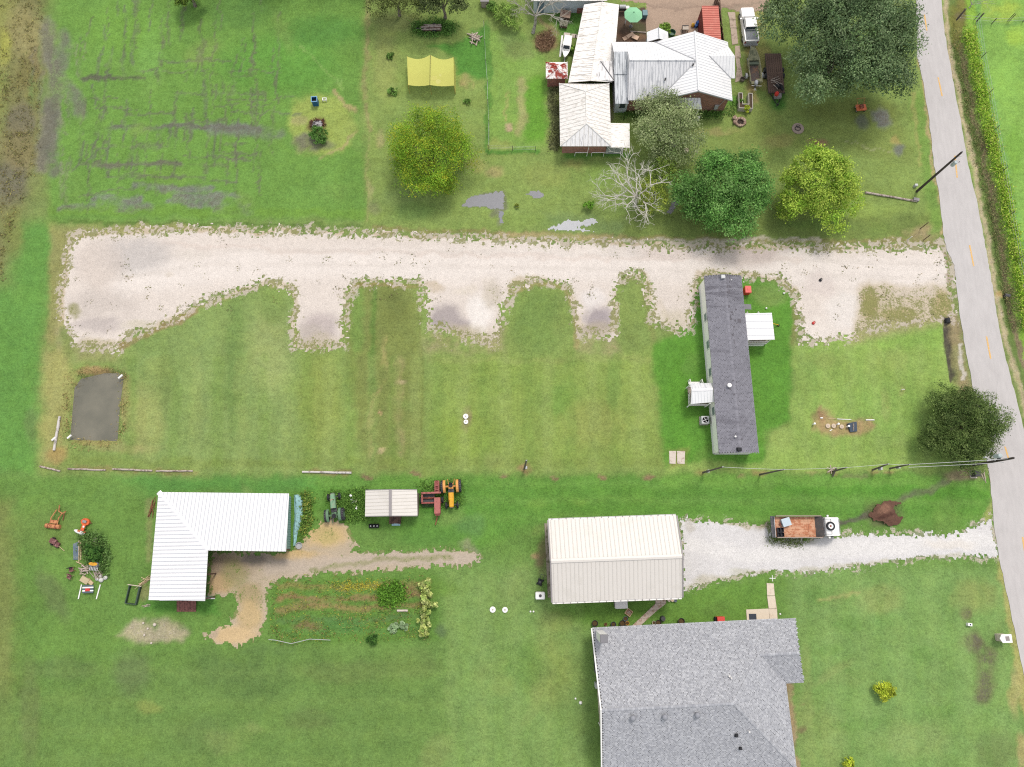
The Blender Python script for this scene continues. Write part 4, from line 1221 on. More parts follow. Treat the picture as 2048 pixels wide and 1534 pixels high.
def mobile_home():
 e, r = 3.0, 3.55
 nw, ne, sw, se = G(1408, 552.5, e), G(1482, 551, e), G(1438, 907, e), G(1517, 904, e)
 for p in (nw, ne): p.y = (nw.y + ne.y) / 2
 rn, rs = Z((nw + ne) / 2, r), Z((sw + se) / 2, r)
 t = thing('mobile_home', 'long narrow mobile home with a streaked grey shingle roof', 'mobile home', (rn.x, (rn.y + rs.y) / 2, 0))
 m = MB().slab([nw, sw, rs, rn], .10); m.build('west_roof', DKGREY, t, True)
 m = MB().slab([rn, rs, se, ne], .10); m.build('east_roof', DKGREY, t, True)
 tm = NT('grey_shingle')
 pos = tm.geo.outputs['Position']
 g = gain(tm, (tm.noise(.5, 4, .6, stretch=(.35, 1.6, 1)), .22), (tm.noise(8, 3), .15))
 c = tm.mix(1.0, tm.attr('tint').outputs['Color'], grey(tm, g), 'MULTIPLY')
 st = tm.math('MULTIPLY', tm.ramp(tm.noise(1.1, 5, .62, stretch=(.22, 1.8, 1)), .47, .62), tm.ramp(tm.noise(.16, 2), .40, .56))
 c = tm.mix(tm.math('MULTIPLY', st, .5), c, C(86, 84, 94))
 sm = tm.done(c, .95, 0, .2)
 shingles('roof_shingles', [([nw, sw, rs, rn], nw, sw), ([rn, rs, se, ne], ne, se)], sm, [(146, 147, 158), (142, 143, 154), (150, 151, 162), (147, 148, 159)], t, .15, .32, .05)
 m = MB()
 for k in range(44):
  a, b = rn.lerp(rs, k / 44 + .001), rn.lerp(rs, (k + 1) / 44)
  m.add([a + Vector((-.15, 0, -.01)), b + Vector((-.15, 0, -.01)), b + Vector((0, 0, .035)), a + Vector((0, 0, .03)), b + Vector((.15, 0, -.01)), a + Vector((.15, 0, -.01))], [(0, 1, 2, 3), (3, 2, 4, 5)], C(152, 153, 164) if k % 3 else C(144, 145, 156))
 m.build('ridge_shingles', sm, t, True, kind='stuff')
 i = .18
 x0, x1, y0, y1 = nw.x + i, ne.x - i, (sw.y + se.y) / 2 + .25, nw.y - .25
 x0s, x1s = sw.x + i, se.x - i
 for nm, a, b in (('west_wall', (x0s, y0), (x0, y1)), ('east_wall', (x1s, y0), (x1, y1))):
  m = MB().wall(a, b, .75, e - .02)
  for k in range(9):
   z = .80 + k * .24
   s = -1 if nm == 'west_wall' else 1
   q0, q1 = Vector((a[0] + s * .07, a[1])), Vector((b[0] + s * .07, b[1]))
   m.wall(q0, q1, z, z + .235, th=.012)
  m.build(nm, VINYL, t, True)
  m = MB().wall((a[0] - (.03 if nm == 'west_wall' else -.03), a[1]), (b[0] - (.03 if nm == 'west_wall' else -.03), b[1]), 0, .73, th=.06); m.build('skirting', TRIM, t, True)
 for nm, y, xa, xb in (('south_wall', y0 - .02, x0s + .07, x1s - .07), ('north_wall', y1 + .02, x0 + .07, x1 - .07)):
  m = MB(); xm = (xa + xb) / 2
  m.wall((xa, y), (xm, y), .0, e, r - .09); m.wall((xm, y), (xb, y), .0, r - .09, e); m.build(nm, TRIM if nm == 'south_wall' else VINYL, t, True)
 for k, (px, py) in enumerate(((1411, 634), (1416, 689), (1421, 744), (1426, 822))):
  p = G(px, py, 2.1)
  x = x0 + (x0s - x0) * (y1 - p.y) / (y1 - y0)
  m = MB().box(x - .135, x - .10, p.y - .55, p.y + .55, 1.45, 2.6); f = m.build('window', TRIM, t, True)
  m = MB().box(x - .15, x - .137, p.y - .46, p.y + .46, 1.54, 2.02); m.box(x - .15, x - .137, p.y - .46, p.y + .46, 2.06, 2.52)
  o = m.build('pane', paint('pale_window_glass', (150, 166, 172), .2, .1, 1, spec=.6), f); o.location = (-t.location.x, -t.location.y, 0)
 def on_roof(px, py):
  p = G(px, py, 3.3)
  c = rn.x + (rs.x - rn.x) * (rn.y - p.y) / (rn.y - rs.y)
  return p.x, p.y, r - abs(p.x - c) / 2.28 * (r - e) + .02
 x, y, z = on_roof(1444, 556); m = MB().box(x - .22, x + .22, y - .2, y + .2, z - .05, z + .28); m.box(x - .26, x + .26, y - .24, y + .24, z + .28, z + .33, top=.8); m.build('roof_vent_box', LTGREY, t, True)
 x, y, z = on_roof(1457, 772); m = MB().lathe([(.16, -.05), (.16, .22), (.27, .26), (.24, .36), (.02, .42)], 14, (x, y, z)); m.build('vent_cap', WHITE_P, t, True)
 x, y, z = on_roof(1469, 874); m = MB().lathe([(.07, -.05), (.07, .25), (.11, .27), (.02, .33)], 10, (x, y, z)); m.build('vent_pipe', WHITE_P, t, True)
 x, y, z = on_roof(1476.5, 899); m = MB().box(x - .28, x + .28, y - .24, y + .2, z - .02, z + .34, top=.82); m.build('chimney_hood', BLACK, t, True)
 x, y, z = on_roof(1462, 561); m = MB().lathe([(.05, -.05), (.05, .2), (.01, .22)], 8, (x, y, z)); m.build('vent_pipe', WHITE_P, t, True)
 pm_ = paint('bare_roof_felt', (112, 110, 118), .95, .15)
 for px, py, w, h in ((1459, 557, .1, .3), (1459, 564, .1, .3), (1454.5, 574, .2, .3), (1460, 574, .3, .28), (1457, 586, .35, .3), (1458, 582, .2, .15), (1440, 578, .1, .16), (1457.5, 614, .2, .3), (1471.5, 619, .22, .22), (1463, 625, .3, .2), (1465, 629, .2, .14),
       (1460, 634, .1, .45), (1461, 639, .3, .26), (1470.5, 641, .2, .24), (1468, 654, .22, .2), (1479, 641, .45, .5), (1465, 671, .2, .3), (1468, 684, .08, .6), (1465, 762, .2, .2), (1472, 765, .1, .25), (1460, 779, .2, .16), (1449, 780, .08, .3), (1467, 790, .2, .22), (1483, 879, .12, .2)):
  x, y, z = on_roof(px, py)
  m = MB()
  a = r - e
  s = a / 2.28 * (1 if x < (rn.x + rs.x) / 2 else -1)
  pt = lambda X, Y: (X, Y, z + (X - x) * s + .018)
  m.quad(pt(x - w / 2, y - h / 2), pt(x + w / 2, y - h / 2 + .03), pt(x + w / 2 - .02, y + h / 2), pt(x - w / 2 + .02, y + h / 2))
  m.build('torn_shingle', pm_, t, True)
mobile_home()

def porch(name, label, nw, ne, sw, se, zin, zout, side):
 """small roofed porch on posts with deck, rails and steps"""
 cx, cy = (nw.x + se.x) / 2, (nw.y + se.y) / 2
 t = thing(name, label, 'porch', (cx, cy, 0))
 return t
def east_porch():
 nw, ne, sw, se = G(1489.5, 627, 2.85), G(1543.5, 625.5, 2.6), G(1494.5, 680, 2.85), G(1549.5, 679, 2.6)
 t = thing('porch', 'porch with a flat white metal roof on the right side of the mobile home', 'porch', ((nw.x + ne.x) / 2, (nw.y + sw.y) / 2, 0))
 m = MB().slab([nw, sw, se, ne], .09); m.build('roof', WHITE_METAL, t, True)
 m = MB(); rib_profile(m, [nw, sw, se, ne], ne, se, .44, .03, .04); m.build('roof_ribs', paint('porch_rib', (232, 237, 244), .45, .03), t, True, kind='stuff')
 m = MB()
 for k in range(11): m.box(nw.x + .05, ne.x - .12, sw.y + .25 + k * .278, sw.y + .25 + k * .278 + .25, .72, .78)
 m.build('deck', WOOD_G, t, True)
 post = None
 for x, y in ((ne.x - .2, ne.y - .2), (se.x - .25, se.y + .2), (nw.x + .3, nw.y - .2), (sw.x + .4, sw.y + .2)):
  m = MB().box(x - .06, x + .06, y - .06, y + .06, 0, 2.55); m.build('post', TRIM, t, True)
 for y in (sw.y + .14, nw.y - .14):
  m = MB().box(nw.x + .3, ne.x - .3, y - .03, y + .03, 1.55, 1.63); m.box(nw.x + .3, ne.x - .3, y - .03, y + .03, .86, .92)
  k = nw.x + .4
  while k < ne.x - .35: m.box(k - .02, k + .02, y - .02, y + .02, .92, 1.55); k += .2
  m.build('railing', TRIM, t, True)
 m = MB().box(nw.x + .4, ne.x - .5, sw.y + .02, sw.y + .06, .1, .7); m.build('skirting', TRIM, t, True)
 for k in range(3):
  m = MB(); y = nw.y + .2 + k * .27; m.box(nw.x + .9, ne.x - 1.0, y - .14, y + .14, .5 - k * .2, .56 - k * .2); m.build('step', TRIM, t, True)
 for x in (nw.x + .95, ne.x - 1.05):
  m = MB().tube([(x, nw.y + .05, 1.6), (x + .05, nw.y + .85, .95)], .05, 6); m.tube([(x + .05, nw.y + .85, 0), (x + .05, nw.y + .85, .95)], .05, 6); m.tube([(x - .3, nw.y + .05, .8), (x + .02, nw.y + .8, .95)], .04, 6); m.build('handrail', TRIM, t, True)
 m = MB(); p = G(1557, 650, .2); q = G(1546, 647, 1.0); m.tube([p, q], .05, 8); o = m.build('leaning_pole', paint('yellow_pole', (236, 204, 60), .5, .05), None)
 setp(o, 'yellow pole leaning against the flat white porch roof', 'pole')
 m = MB().box(p.x - .12, p.x + .14, p.y - .12, p.y + .12, 0, .18); setp(m.build('black_foot_block', BLACK, None), 'small black block at the foot of the yellow pole', 'block')
 a = G(1495, 613, 2.1)
 m = MB().slab([(a.x - .5, a.y - .35, 2.15), (a.x + .5, a.y - .35, 1.98), (a.x + .5, a.y + .32, 1.98), (a.x - .5, a.y + .32, 2.15)], .05)
 o = m.build('door_awning', paint('grey_awning', (138, 138, 146), .7, .08), None); setp(o, 'small grey awning on the mobile home wall above the flat white porch', 'awning')
east_porch()
q = G(1489.5, 584)
t = thing('red_bin', 'red lidded bin against the right wall of the mobile home', 'bin', (q.x + .1, q.y, 0))
m = MB(); m.box(-.32, .36, -.42, .42, 0, .95, top=1.08); m.build('body', RED_P, t)
m = MB(); m.box(-.38, .42, -.48, .48, .96, 1.03, top=.92); m.box(-.1, .16, -.12, .14, 1.03, 1.06); m.build('lid', paint('sun_faded_red', (236, 92, 84), .4, .1, 3), t)

def west_porch():
 a, b, c, d = G(1385, 766.5, 2.45), G(1425, 766, 2.45), G(1390, 808, 2.45), G(1428, 804, 2.45)
 r0, r1 = G(1383, 780, 2.95), G(1426, 778, 2.95)
 a.x, c.x = r0.x, r0.x
 t = thing('porch', 'small gabled white porch with steps on the left side of the mobile home', 'porch', ((r0.x + r1.x) / 2, (r0.y + c.y) / 2, 0))
 m = MB().slab([a, r0, r1, b], .06); m.build('north_roof', DULL_METAL, t, True)
 m = MB().slab([r0, c, d, r1], .06); m.build('south_roof', paint('porch_roof_metal', (252, 256, 260), .45, .05), t, True)
 m = MB(); rib_profile(m, [r0, c, d, r1], c, d, .36, .03, .035); rib_profile(m, [a, r0, r1, b], a, b, .36, .03, .035); m.build('roof_ribs', paint('porch_rib2', (236, 242, 248), .45, .03), t, True, kind='stuff')
 m = MB(); w = Vector((0, .18, -.03)); up = Vector((0, 0, .05)); m.add([r0 - w + up - Vector((0, 0, .1)), r0 + up, r0 + w + up - Vector((0, 0, .1)), r1 - w + up - Vector((0, 0, .1)), r1 + up, r1 + w + up - Vector((0, 0, .1))], [(0, 1, 4, 3), (1, 2, 5, 4)]); m.build('ridge_cap', WHITE_METAL, t, True)
 x0, x1, y0, y1 = r0.x + .1, r1.x - .1, c.y + .1, a.y - .1
 m = MB()
 for k in range(9): m.box(x0, x1, y0 + k * (y1 - y0) / 9, y0 + (k + .9) * (y1 - y0) / 9, .74, .80)
 m.build('deck', WOOD_G, t, True)
 for x, y in ((x0, y0), (x0, y1), (x1 - .2, y0), (x1 - .2, y1)):
  m = MB().box(x - .05, x + .05, y - .05, y + .05, 0, 2.4); m.build('post', TRIM, t, True)
 for p, q in (((x0, y0), (x1 - .2, y0)), ((x0, y0), (x0, y1 - .9))):
  m = MB().wall(p, q, 1.6, 1.68, th=.06); m.wall(p, q, .9, .96, th=.05)
  n = 8
  for k in range(n):
   u = Vector(p).lerp(Vector(q), (k + .5) / n); m.box(u.x - .02, u.x + .02, u.y - .02, u.y + .02, .96, 1.6)
  m.build('railing', TRIM, t, True)
 s0 = G(1390, 764, .4)
 for k in range(3):
  m = MB(); y = y1 + .12 + k * .27; m.box(s0.x - .75, s0.x + .7, y - .14, y + .14, .54 - k * .2, .60 - k * .2); m.build('step', TRIM, t, True)
 for x in (s0.x - .75, s0.x + .72):
  m = MB().tube([(x, y1, 1.6), (x, y1 + .9, 1.0)], .05, 6); m.tube([(x, y1 + .9, 0), (x, y1 + .9, 1.05)], .06, 6); m.tube([(x, y1, .95), (x, y1 + .9, .45)], .04, 6); m.build('handrail', TRIM, t, True)
west_porch()
q = G(1407, 842)
t = thing('air_conditioner', 'grey air conditioning unit with a round fan grille beside the mobile home', 'air conditioner', (q.x, q.y, 0))
m = MB(); m.box(-.52, .52, -.52, .52, 0, .08); m.build('pad', CONC, t)
m = MB(); m.box(-.46, .46, -.46, .46, .08, .88); m.build('case', LTGREY, t)
m = MB(); m.lathe([(.36, .883), (.36, .90), (.33, .90), (.33, .883)], 20); m.build('fan_ring', DKGREY, t)
m = MB(); m.lathe([(.33, .884), (.001, .884)], 20); m.build('fan_well', BLACK, t)
m = MB()
for k in range(4):
 a = k * math.pi / 2 + .4
 m.add([(.06 * math.cos(a), .06 * math.sin(a), .89), (.30 * math.cos(a - .3), .30 * math.sin(a - .3), .887), (.30 * math.cos(a + .3), .30 * math.sin(a + .3), .895)], [(0, 1, 2)])
m.lathe([(.08, .885), (.08, .90), (.001, .90)], 10); m.build('fan_blades', LTGREY, t)
for i, (x0, x1) in enumerate(((1338, 1352), (1353.5, 1370))):
 a, b, c, d = G(x0, 902), G(x1, 902), G(x1 - 1, 928), G(x0 + 1, 927)
 up = Vector((0, 0, .06))
 m = MB().slab([a + up, d + up, c + up, b + up], .06); o = m.build('concrete_pad', CONC_W, None)
 setp(o, ['left one of the two pale concrete pads in the grass left of the mobile home', 'right one of the two pale concrete pads in the grass left of the mobile home'][i], 'concrete pad', 'pair of concrete pads')

def grey_house():
 e, r = 3.0, 6.9
 N, Ls = -8.42, 8.87
 nw = G(1185, 1257, e); ne_w = G(1591, 1237, e); we = G(1604, 1365, e); wi = G(1572, 1367, e)
 ax = (ne_w - nw).normalized(); ay = Vector((-ax.y, ax.x, 0))
 o = nw
 def L(u, v, z): return o + ax * u + ay * (-v) + Vector((0, 0, z - e))
 wid = (ne_w - nw).length                       # to the east end of the wing
 main_w = (wi - nw).dot(ax)                     # main body east eave
 wing_d = -(we - nw).dot(ay)                    # wing depth
 rq = G(1204.5, 1420, r)
 rv = -(rq - nw).dot(ay)                         # main ridge distance from the north eave
 S = 2 * rv
 re = main_w - rv * .93
 rz = r
 t = thing('brick_house', 'large house with a speckled light grey shingle roof in the lower right corner', 'house', (o.x + 10, o.y - 8, 0))
 slope = (rz - e) / rv
 wr = wing_d / 2
 wz = e + slope * wr
 wx = main_w - wr * .93                            # where the wing ridge meets the main hip slope
 wq = G(1598.7, 1306, wz)
 wide = min(wid, (wq - o).dot(ax))                 # the wing's gable end leans in at its ridge
 nA = [L(0, 0, e), L(0, rv, rz), L(re, rv, rz), L(wx, wr, wz), L(wide, wr, wz), L(wid, 0, e)]
 nB = [L(0, 0, e), L(0, rv, rz), L(re, rv, rz), L(main_w, 0, e)]
 sS = [L(0, rv, rz), L(0, S, e), L(main_w, S, e), L(re, rv, rz)]
 eE = [L(re, rv, rz), L(main_w, S, e), L(main_w, wing_d, e), L(wx, wr, wz)]
 wN = [L(wx, wr, wz), L(wide, wr, wz), L(wid, 0, e), L(main_w, 0, e)]
 wS = [L(wx, wr, wz), L(main_w, wing_d, e), L(wid, wing_d, e), L(wide, wr, wz)]
 for nm, pts in (('north_roof', nB), ('south_roof', sS), ('east_roof', eE), ('wing_roof', wN), ('wing_roof', wS)):
  m = MB().slab(pts, .12); m.build(nm, DKGREY, t, True)
 sm = NT('speckled_shingle')
 sm.bump(sm.noise(14, 2), .3, .01)
 c = sm.mix(1.0, sm.attr('tint').outputs['Color'], grey(sm, gain(sm, (sm.noise(.6, 4, .6), .16), (sm.noise(9, 2, .7), .32))), 'MULTIPLY')
 sm = sm.done(c, .95, 0, .2)
 cols = [(182, 186, 194), (174, 178, 187), (196, 200, 208), (188, 192, 200), (180, 184, 193), (200, 204, 212), (184, 188, 197)]
 shingles('roof_shingles', [(nB, L(0, 0, e), L(1, 0, e)), (sS, L(0, S, e), L(1, S, e)), (eE, L(main_w, 9, e), L(main_w, 8, e)), (wN, L(0, 0, e), L(1, 0, e)), (wS, L(0, wing_d, e), L(1, wing_d, e))], sm, cols, t, .15, .24, .08)
 m = MB()
 for a, b in ((L(0, rv, rz), L(re, rv, rz)), (L(re, rv, rz), L(main_w, S, e)), (L(re, rv, rz), L(wx, wr, wz)), (L(wx, wr, wz), L(wide, wr, wz))):
  n = int((b - a).length / .28)
  d = (b - a).normalized(); sd = Vector((-d.y, d.x, 0)).normalized() * .15
  for k in range(n):
   p, q_ = a.lerp(b, k / n), a.lerp(b, (k + .96) / n)
   u = Vector((0, 0, .05)); lo = Vector((0, 0, -.035))
   cc = C(*random.choice(cols))
   m.add([p + sd + u + lo, q_ + sd + u + lo, q_ + u, p + u, q_ - sd + u + lo, p - sd + u + lo], [(0, 1, 2, 3), (3, 2, 4, 5)], cc)
 m.build('ridge_shingles', sm, t, True, kind='stuff')
 fas = MB()
 for a, b in ((L(0, 0, e), L(wid, 0, e)), (L(wid, wing_d, e), L(main_w, wing_d, e)), (L(main_w, wing_d, e), L(main_w, S, e))):
  fas.wall(a, b, e - .22, e - .02, th=.05)
 fas.build('fascia', TRIM, t, True)
 m = MB().wall(L(-.02, 0, e), L(-.02, rv, rz), e - .2, e - .02, th=.06); m.T = None
 m = MB()
 for a, b in ((L(-.03, -.03, e), L(-.03, rv, rz)), (L(-.03, rv, rz), L(-.03, S, e))):
  u, d = Vector((0, 0, .03)), Vector((0, 0, -.22)); s = -ax * .14
  m.add([a + u, b + u, b + s + u, a + s + u, a + s + d, b + s + d], [(3, 2, 1, 0), (4, 5, 2, 3)])
 m.build('rake_trim', TRIM, t, True)
 # walls
 i = .5
 bm_ = bricks('pale_brick', (196, 186, 172), (214, 206, 196), .15)
 W0, W1 = L(.42, i, 0), L(.42, S - i, 0)
 m = MB(); mid = (W0 + W1) / 2; m.wall(W0, mid, 0, e, rz - .4); m.wall(mid, W1, 0, rz - .4, e); m.build('west_wall', bm_, t, True)
 for nm, a, b in (('north_wall', L(.5, i, 0), L(wid - i, i, 0)), ('east_wall', L(main_w - i, wing_d, 0), L(main_w - i, S - i, 0)), ('wing_wall', L(wid - i, i + .1, 0), L(wid - i, wing_d - i - .1, 0)), ('wing_wall', L(main_w - i, wing_d - i, 0), L(wid - i, wing_d - i, 0)), ('south_wall', L(.5, S - i, 0), L(main_w - i, S - i, 0))):
  m = MB().wall(a, b, 0, e - .1); m.build(nm, bm_, t, True)
 m = MB().tube([L(.26, 10.2, 2.9), L(.26, 10.25, .1)], .06, 6); m.build('downpipe', TRIM, t, True)
 m = MB(); q = L(.3, 6.3, 0); m.box(q.x - .22, q.x + .1, q.y - .25, q.y + .3, 0, 1.1); m.build('meter_box', LTGREY, t, True)
 m = MB(); a, b = L(.30, 1.8, 0), L(.30, 5.0, 0); m.wall(a, b, 0, .5, th=.24); m.build('planter_wall', DKGREY, t, True)
 def roofz(u, v):
  z = e + slope * min(v, S - v)
  return z
 def at(px, py, z0):
  p = G(px, py, z0)
  for _ in range(4):
   u, v = (p - o).dot(ax), -(p - o).dot(ay)
   p = G(px, py, roofz(u, v))
  return p
 p = at(1208, 1284, 4)
 ch = MB(); c0 = G(1199.5, 1268.5, 3.5)
 ch.box(c0.x - .40, c0.x + .38, c0.y - .42, c0.y + .40, e - .2, e + 4.2); ch = ch.build('chimney', TRIM, t, True)
 m = MB().box(c0.x - .42, c0.x + .40, c0.y - .44, c0.y + .42, e + 4.2, e + 4.26); m.box(c0.x - .38, c0.x + .36, c0.y - .4, c0.y + .38, e + 4.26, e + 4.3); o2 = m.build('cap', paint('grey_chimney_cap', (138, 138, 144), .6, .1), ch); o2.location = -t.location
 m = MB(); q0, q1 = c0 + Vector((-.75, 0, 0)), c0 + Vector((.8, 0, 0))
 for px, py in ((1265, 1435), (1328.5, 1433), (1393.5, 1429)):
  p = at(px, py, 6)
  m = MB().lathe([(.17, -.1), (.17, .22), (.26, .26), (.30, .38), (.24, .50), (.10, .56), (.01, .57)], 16, (p.x, p.y, p.z)); m.build('roof_turbine', paint('grey_turbine', (158, 162, 172), .5, .1, 3), t, True, smooth=True)
 for nm, px, py, mm, r_ in (('vent_pipe', 1457, 1351, WHITE_P, .10), ('vent_pipe', 1461, 1355, WHITE_P, .08), ('vent_hood', 1472, 1470, BLACK, .18), ('vent_pipe', 1497, 1462, WHITE_P, .09), ('vent_hood', 1480, 1496, BLACK, .15)):
  p = at(px, py, 5)
  m = MB()
  if nm == 'vent_pipe': m.lathe([(r_, -.15), (r_, .4), (r_ * .7, .4), (r_ * .7, .3)], 10, (p.x, p.y, p.z))
  else: m.box(p.x - r_, p.x + r_, p.y - r_, p.y + r_, p.z - .1, p.z + .32, top=.8)
  m.build(nm, mm, t, True)
grey_house()

# ------------------------------------------------------------------ the farmhouse and the buildings round it
def hip_roof(t, x0, x1, y0, y1, e, r, hip, m, mrib, pitch=.42, name='roof', south=None):
 """hip roof with a north-south ridge; four slopes, ribs and ridge caps"""
 xm = (x0 + x1) / 2
 a, b, c, d = Vector((x0, y0, e)), Vector((x1, y0, e)), Vector((x1, y1, e)), Vector((x0, y1, e))
 rs, rn = Vector((xm, y0 + hip, r)), Vector((xm, y1 - hip, r))
 for nm, pts in (('south_' + name, [a, b, rs]), ('north_' + name, [c, d, rn]), ('west_' + name, [d, a, rs, rn]), ('east_' + name, [b, c, rn, rs])):
  mb = MB().slab(pts, .06); mb.build(nm, south if (south and nm.startswith('south')) else m, t, True)
 mb = MB()
 rib_profile(mb, [a, b, rs], a, b, pitch, .03, .035); rib_profile(mb, [c, d, rn], c, d, pitch, .03, .035)
 rib_profile(mb, [d, a, rs, rn], d, a, pitch, .03, .035); rib_profile(mb, [b, c, rn, rs], b, c, pitch, .03, .035)
 mb.build('roof_ribs', mrib, t, True, kind='stuff')
 mb = MB()
 for p, q in ((a, rs), (b, rs), (c, rn), (d, rn), (rs, rn)):
  mb.tube([p + Vector((0, 0, .02)), q + Vector((0, 0, .02))], .06, 5)
 mb.build('ridge_caps', m, t, True, kind='stuff')

def farmhouse():
 t = thing('farmhouse', 'white metal roofed brick farmhouse with several gables, the biggest of the upper buildings', 'house', (23, 60, 0))
 xr, zr, ze = 23.8, 5.0, 2.92
 x0, x1, y0, y1, ym = 19.0, 28.75, 56.55, 65.3, 60.9
 RS, RN = Vector((xr, y0 - .05, zr)), Vector((xr, y1 - .05, zr))
 NSm = paint('farmhouse_roof_metal', (258, 261, 265), .4, .02, .8, (244, 248, 254), .15, .8, spec=.5)
 ribm = paint('farmhouse_ribs', (238, 242, 249), .4, .03)
 ew, ee = [Vector((x0, y0, ze)), Vector((x0, y1, ze))], [Vector((x1, y0, ze)), Vector((x1, y1, ze))]
 def roof(nm, pts, m, ea, eb, p=.42, rm=ribm):
  mb = MB().slab(pts, .07); o = mb.build(nm, m, t, True)
  mb = MB(); rib_profile(mb, pts, ea, eb, p, .028, .03); mb.build('roof_ribs', rm, t, True, kind='stuff')
  return o
 J = Vector((xr, ym, zr))
 roof('main_roof', [ew[0], RS, J], NSm, ew[0], ew[1]); roof('main_roof', [J, RN, ew[1]], NSm, ew[0], ew[1])
 roof('main_roof', [RS, ee[0], ee[1], RN], NSm, ee[0], ee[1])
 # west wing
 xw, xa = 15.15, 13.3
 k = (zr - ze) / (y1 - ym)
 ya = 63.0; za = ze + k * (y1 - ya)
 wg = Vector((xw, ym, zr))
 roof('wing_roof', [Vector((xw, y0, ze)), Vector((x0, y0, ze)), J, wg], DULL_METAL, Vector((xw, y0, ze)), Vector((x0, y0, ze)), .36, paint('dull_ribs', (206, 211, 219), .5, .15, 2))
 roof('wing_roof', [wg, J, Vector((x0, y1, ze)), Vector((xw, y1, ze))], NSm, Vector((x0, y1, ze)), Vector((xw, y1, ze)))
 roof('annex_roof', [Vector((xa, ya, za)), Vector((xw - .003, ya, za)), Vector((xw - .003, y1, ze)), Vector((xa, y1, ze))], NSm, Vector((xa, y1, ze)), Vector((xw, y1, ze)))
 dk = paint('dark_streaked_metal', (224, 231, 238), .55, .12, 1, (160, 168, 176), .3, 1.2, spec=.4, stretch=(3.2, .3, 1))
 dr = paint('dark_streak_ribs', (196, 202, 208), .55, .15, 2)
 roof('annex_roof', [Vector((xa + .1, 60.15, 3.3)), Vector((xw - .01, 60.15, 3.3)), Vector((xw - .01, ya, za)), Vector((xa + .1, ya, za))], dk, Vector((xa, 60, 3.3)), Vector((xw, 60, 3.3)), .30, dr)
 roof('annex_roof', [Vector((xa + .2, 56.3, 2.55)), Vector((xw + .1, 56.3, 2.55)), Vector((xw - .02, 60.3, 3.2)), Vector((xa + .15, 60.3, 3.2))], dk, Vector((xa, 56.3, 2.5)), Vector((xw, 56.3, 2.5)), .30, dr)
 # east gable
 gx, gy, gz, gh = 29.05, 62.2, 4.2, 2.4
 bx = xr + (zr - gz) / ((zr - ze) / (x1 - xr))
 roof('gable_roof', [Vector((bx, gy, gz + .01)), Vector((x1, gy + gh, ze + .02)), Vector((gx - .35, gy + gh, ze + .02)), Vector((gx, gy, gz + .01))], NSm, Vector((x1, gy + gh, ze)), Vector((gx, gy + gh, ze)))
 roof('gable_roof', [Vector((bx, gy, gz + .01)), Vector((gx, gy, gz + .01)), Vector((gx + .25, gy - gh, ze + .02)), Vector((x1, gy - gh, ze + .02))], NSm, Vector((x1, gy - gh, ze)), Vector((gx, gy - gh, ze)))
 mb = MB()
 mb.tube([RS + Vector((0, 0, .03)), RN + Vector((0, 0, .03))], .10, 6)
 mb.build('ridge_cap', WHITE_METAL, t, True)
 mb = MB().tube([wg + Vector((0, 0, .03)), J + Vector((-.1, 0, .03))], .08, 6); mb.build('ridge_cap', DULL_METAL, t, True)
 vm = paint('valley_metal', (196, 200, 206), .5, .1)
 for a, b in ((J, ew[0]), (J, ew[1]), (Vector((bx, gy, gz)), Vector((x1, gy - gh, ze)))):
  mb = MB().tube([a + Vector((0, 0, .03)), b + Vector((0, 0, .03))], .07, 5); mb.build('valley_flashing', vm, t, True)
 # porch roof on the south gable
 P0, P1, P2, P3 = Vector((20.2, 57.0, 3.15)), Vector((24.5, 56.7, 3.15)), Vector((24.8, 55.5, 2.5)), Vector((20.6, 55.9, 2.5))
 P0.y = P1.y = 56.75
 roof('porch_roof', [P3, P2, P1, P0], NSm, P3, P2)
 for x in (20.9, 24.5):
  mb = MB().box(x - .09, x + .09, 55.75, 55.93, 0, 2.5); mb.build('porch_post', TRIM, t, True)
 mb = MB().box(24.1, 25.0, 55.35, 55.6, .1, .85); mb.build('porch_step', TRIM, t, True)
 # walls
 yw = 56.95
 mb = MB().wall((x0 + .4, yw), (xr, yw), 0, ze + .05, zr - .12); mb.wall((xr, yw), (x1 - .4, yw), 0, zr - .12, ze + .05); mb.build('south_wall', BRICK, t, True)
 mb = MB().wall((xw + .1, yw - .02), (x0 + .3, yw - .02), 0, ze - .08); mb.build('wing_wall', BRICK, t, True)
 for nm, a, b in (('east_wall', (x1 - .35, yw + .1), (x1 - .35, y1 - .4)), ('north_wall', (xw + .1, y1 - .4), (x1 - .5, y1 - .4))):
  mb = MB().wall(a, b, 0, ze - .06); mb.build(nm, BRICK, t, True)
 mb = MB().wall((gx - .15, gy + gh - .3), (gx - .15, gy), 0, ze, gz - .15); mb.wall((gx - .15, gy), (gx - .15, gy - gh + .3), 0, gz - .15, ze); mb.build('gable_wall', TRIM, t, True)
 mb = MB().wall((xw, y0 + .4), (xw, ym), ze - .5, ze, zr - .12); mb.wall((xw, ym), (xw, y1 - .4), ze - .5, zr - .12, ze); mb.build('wing_gable', DULL_METAL, t, True)
 mb = MB().wall((xa + .35, 56.75), (xw + .12, 56.75), 0, 2.5); w = mb.build('annex_wall', BLUEWALL, t, True)
 mb = MB().wall((xa + .35, 56.9), (xa + .35, y1 - .4), 0, 2.55); mb.build('annex_wall', BLUEWALL, t, True)
 mb = MB().box(xa + .85, xa + 1.75, 56.66, 56.685, 1.0, 2.2); f = mb.build('window', TRIM, t, True)
 mb = MB().box(xa + .92, xa + 1.68, 56.64, 56.658, 1.06, 2.14); o = mb.build('pane', DARKGLASS, f); o.location = -t.location
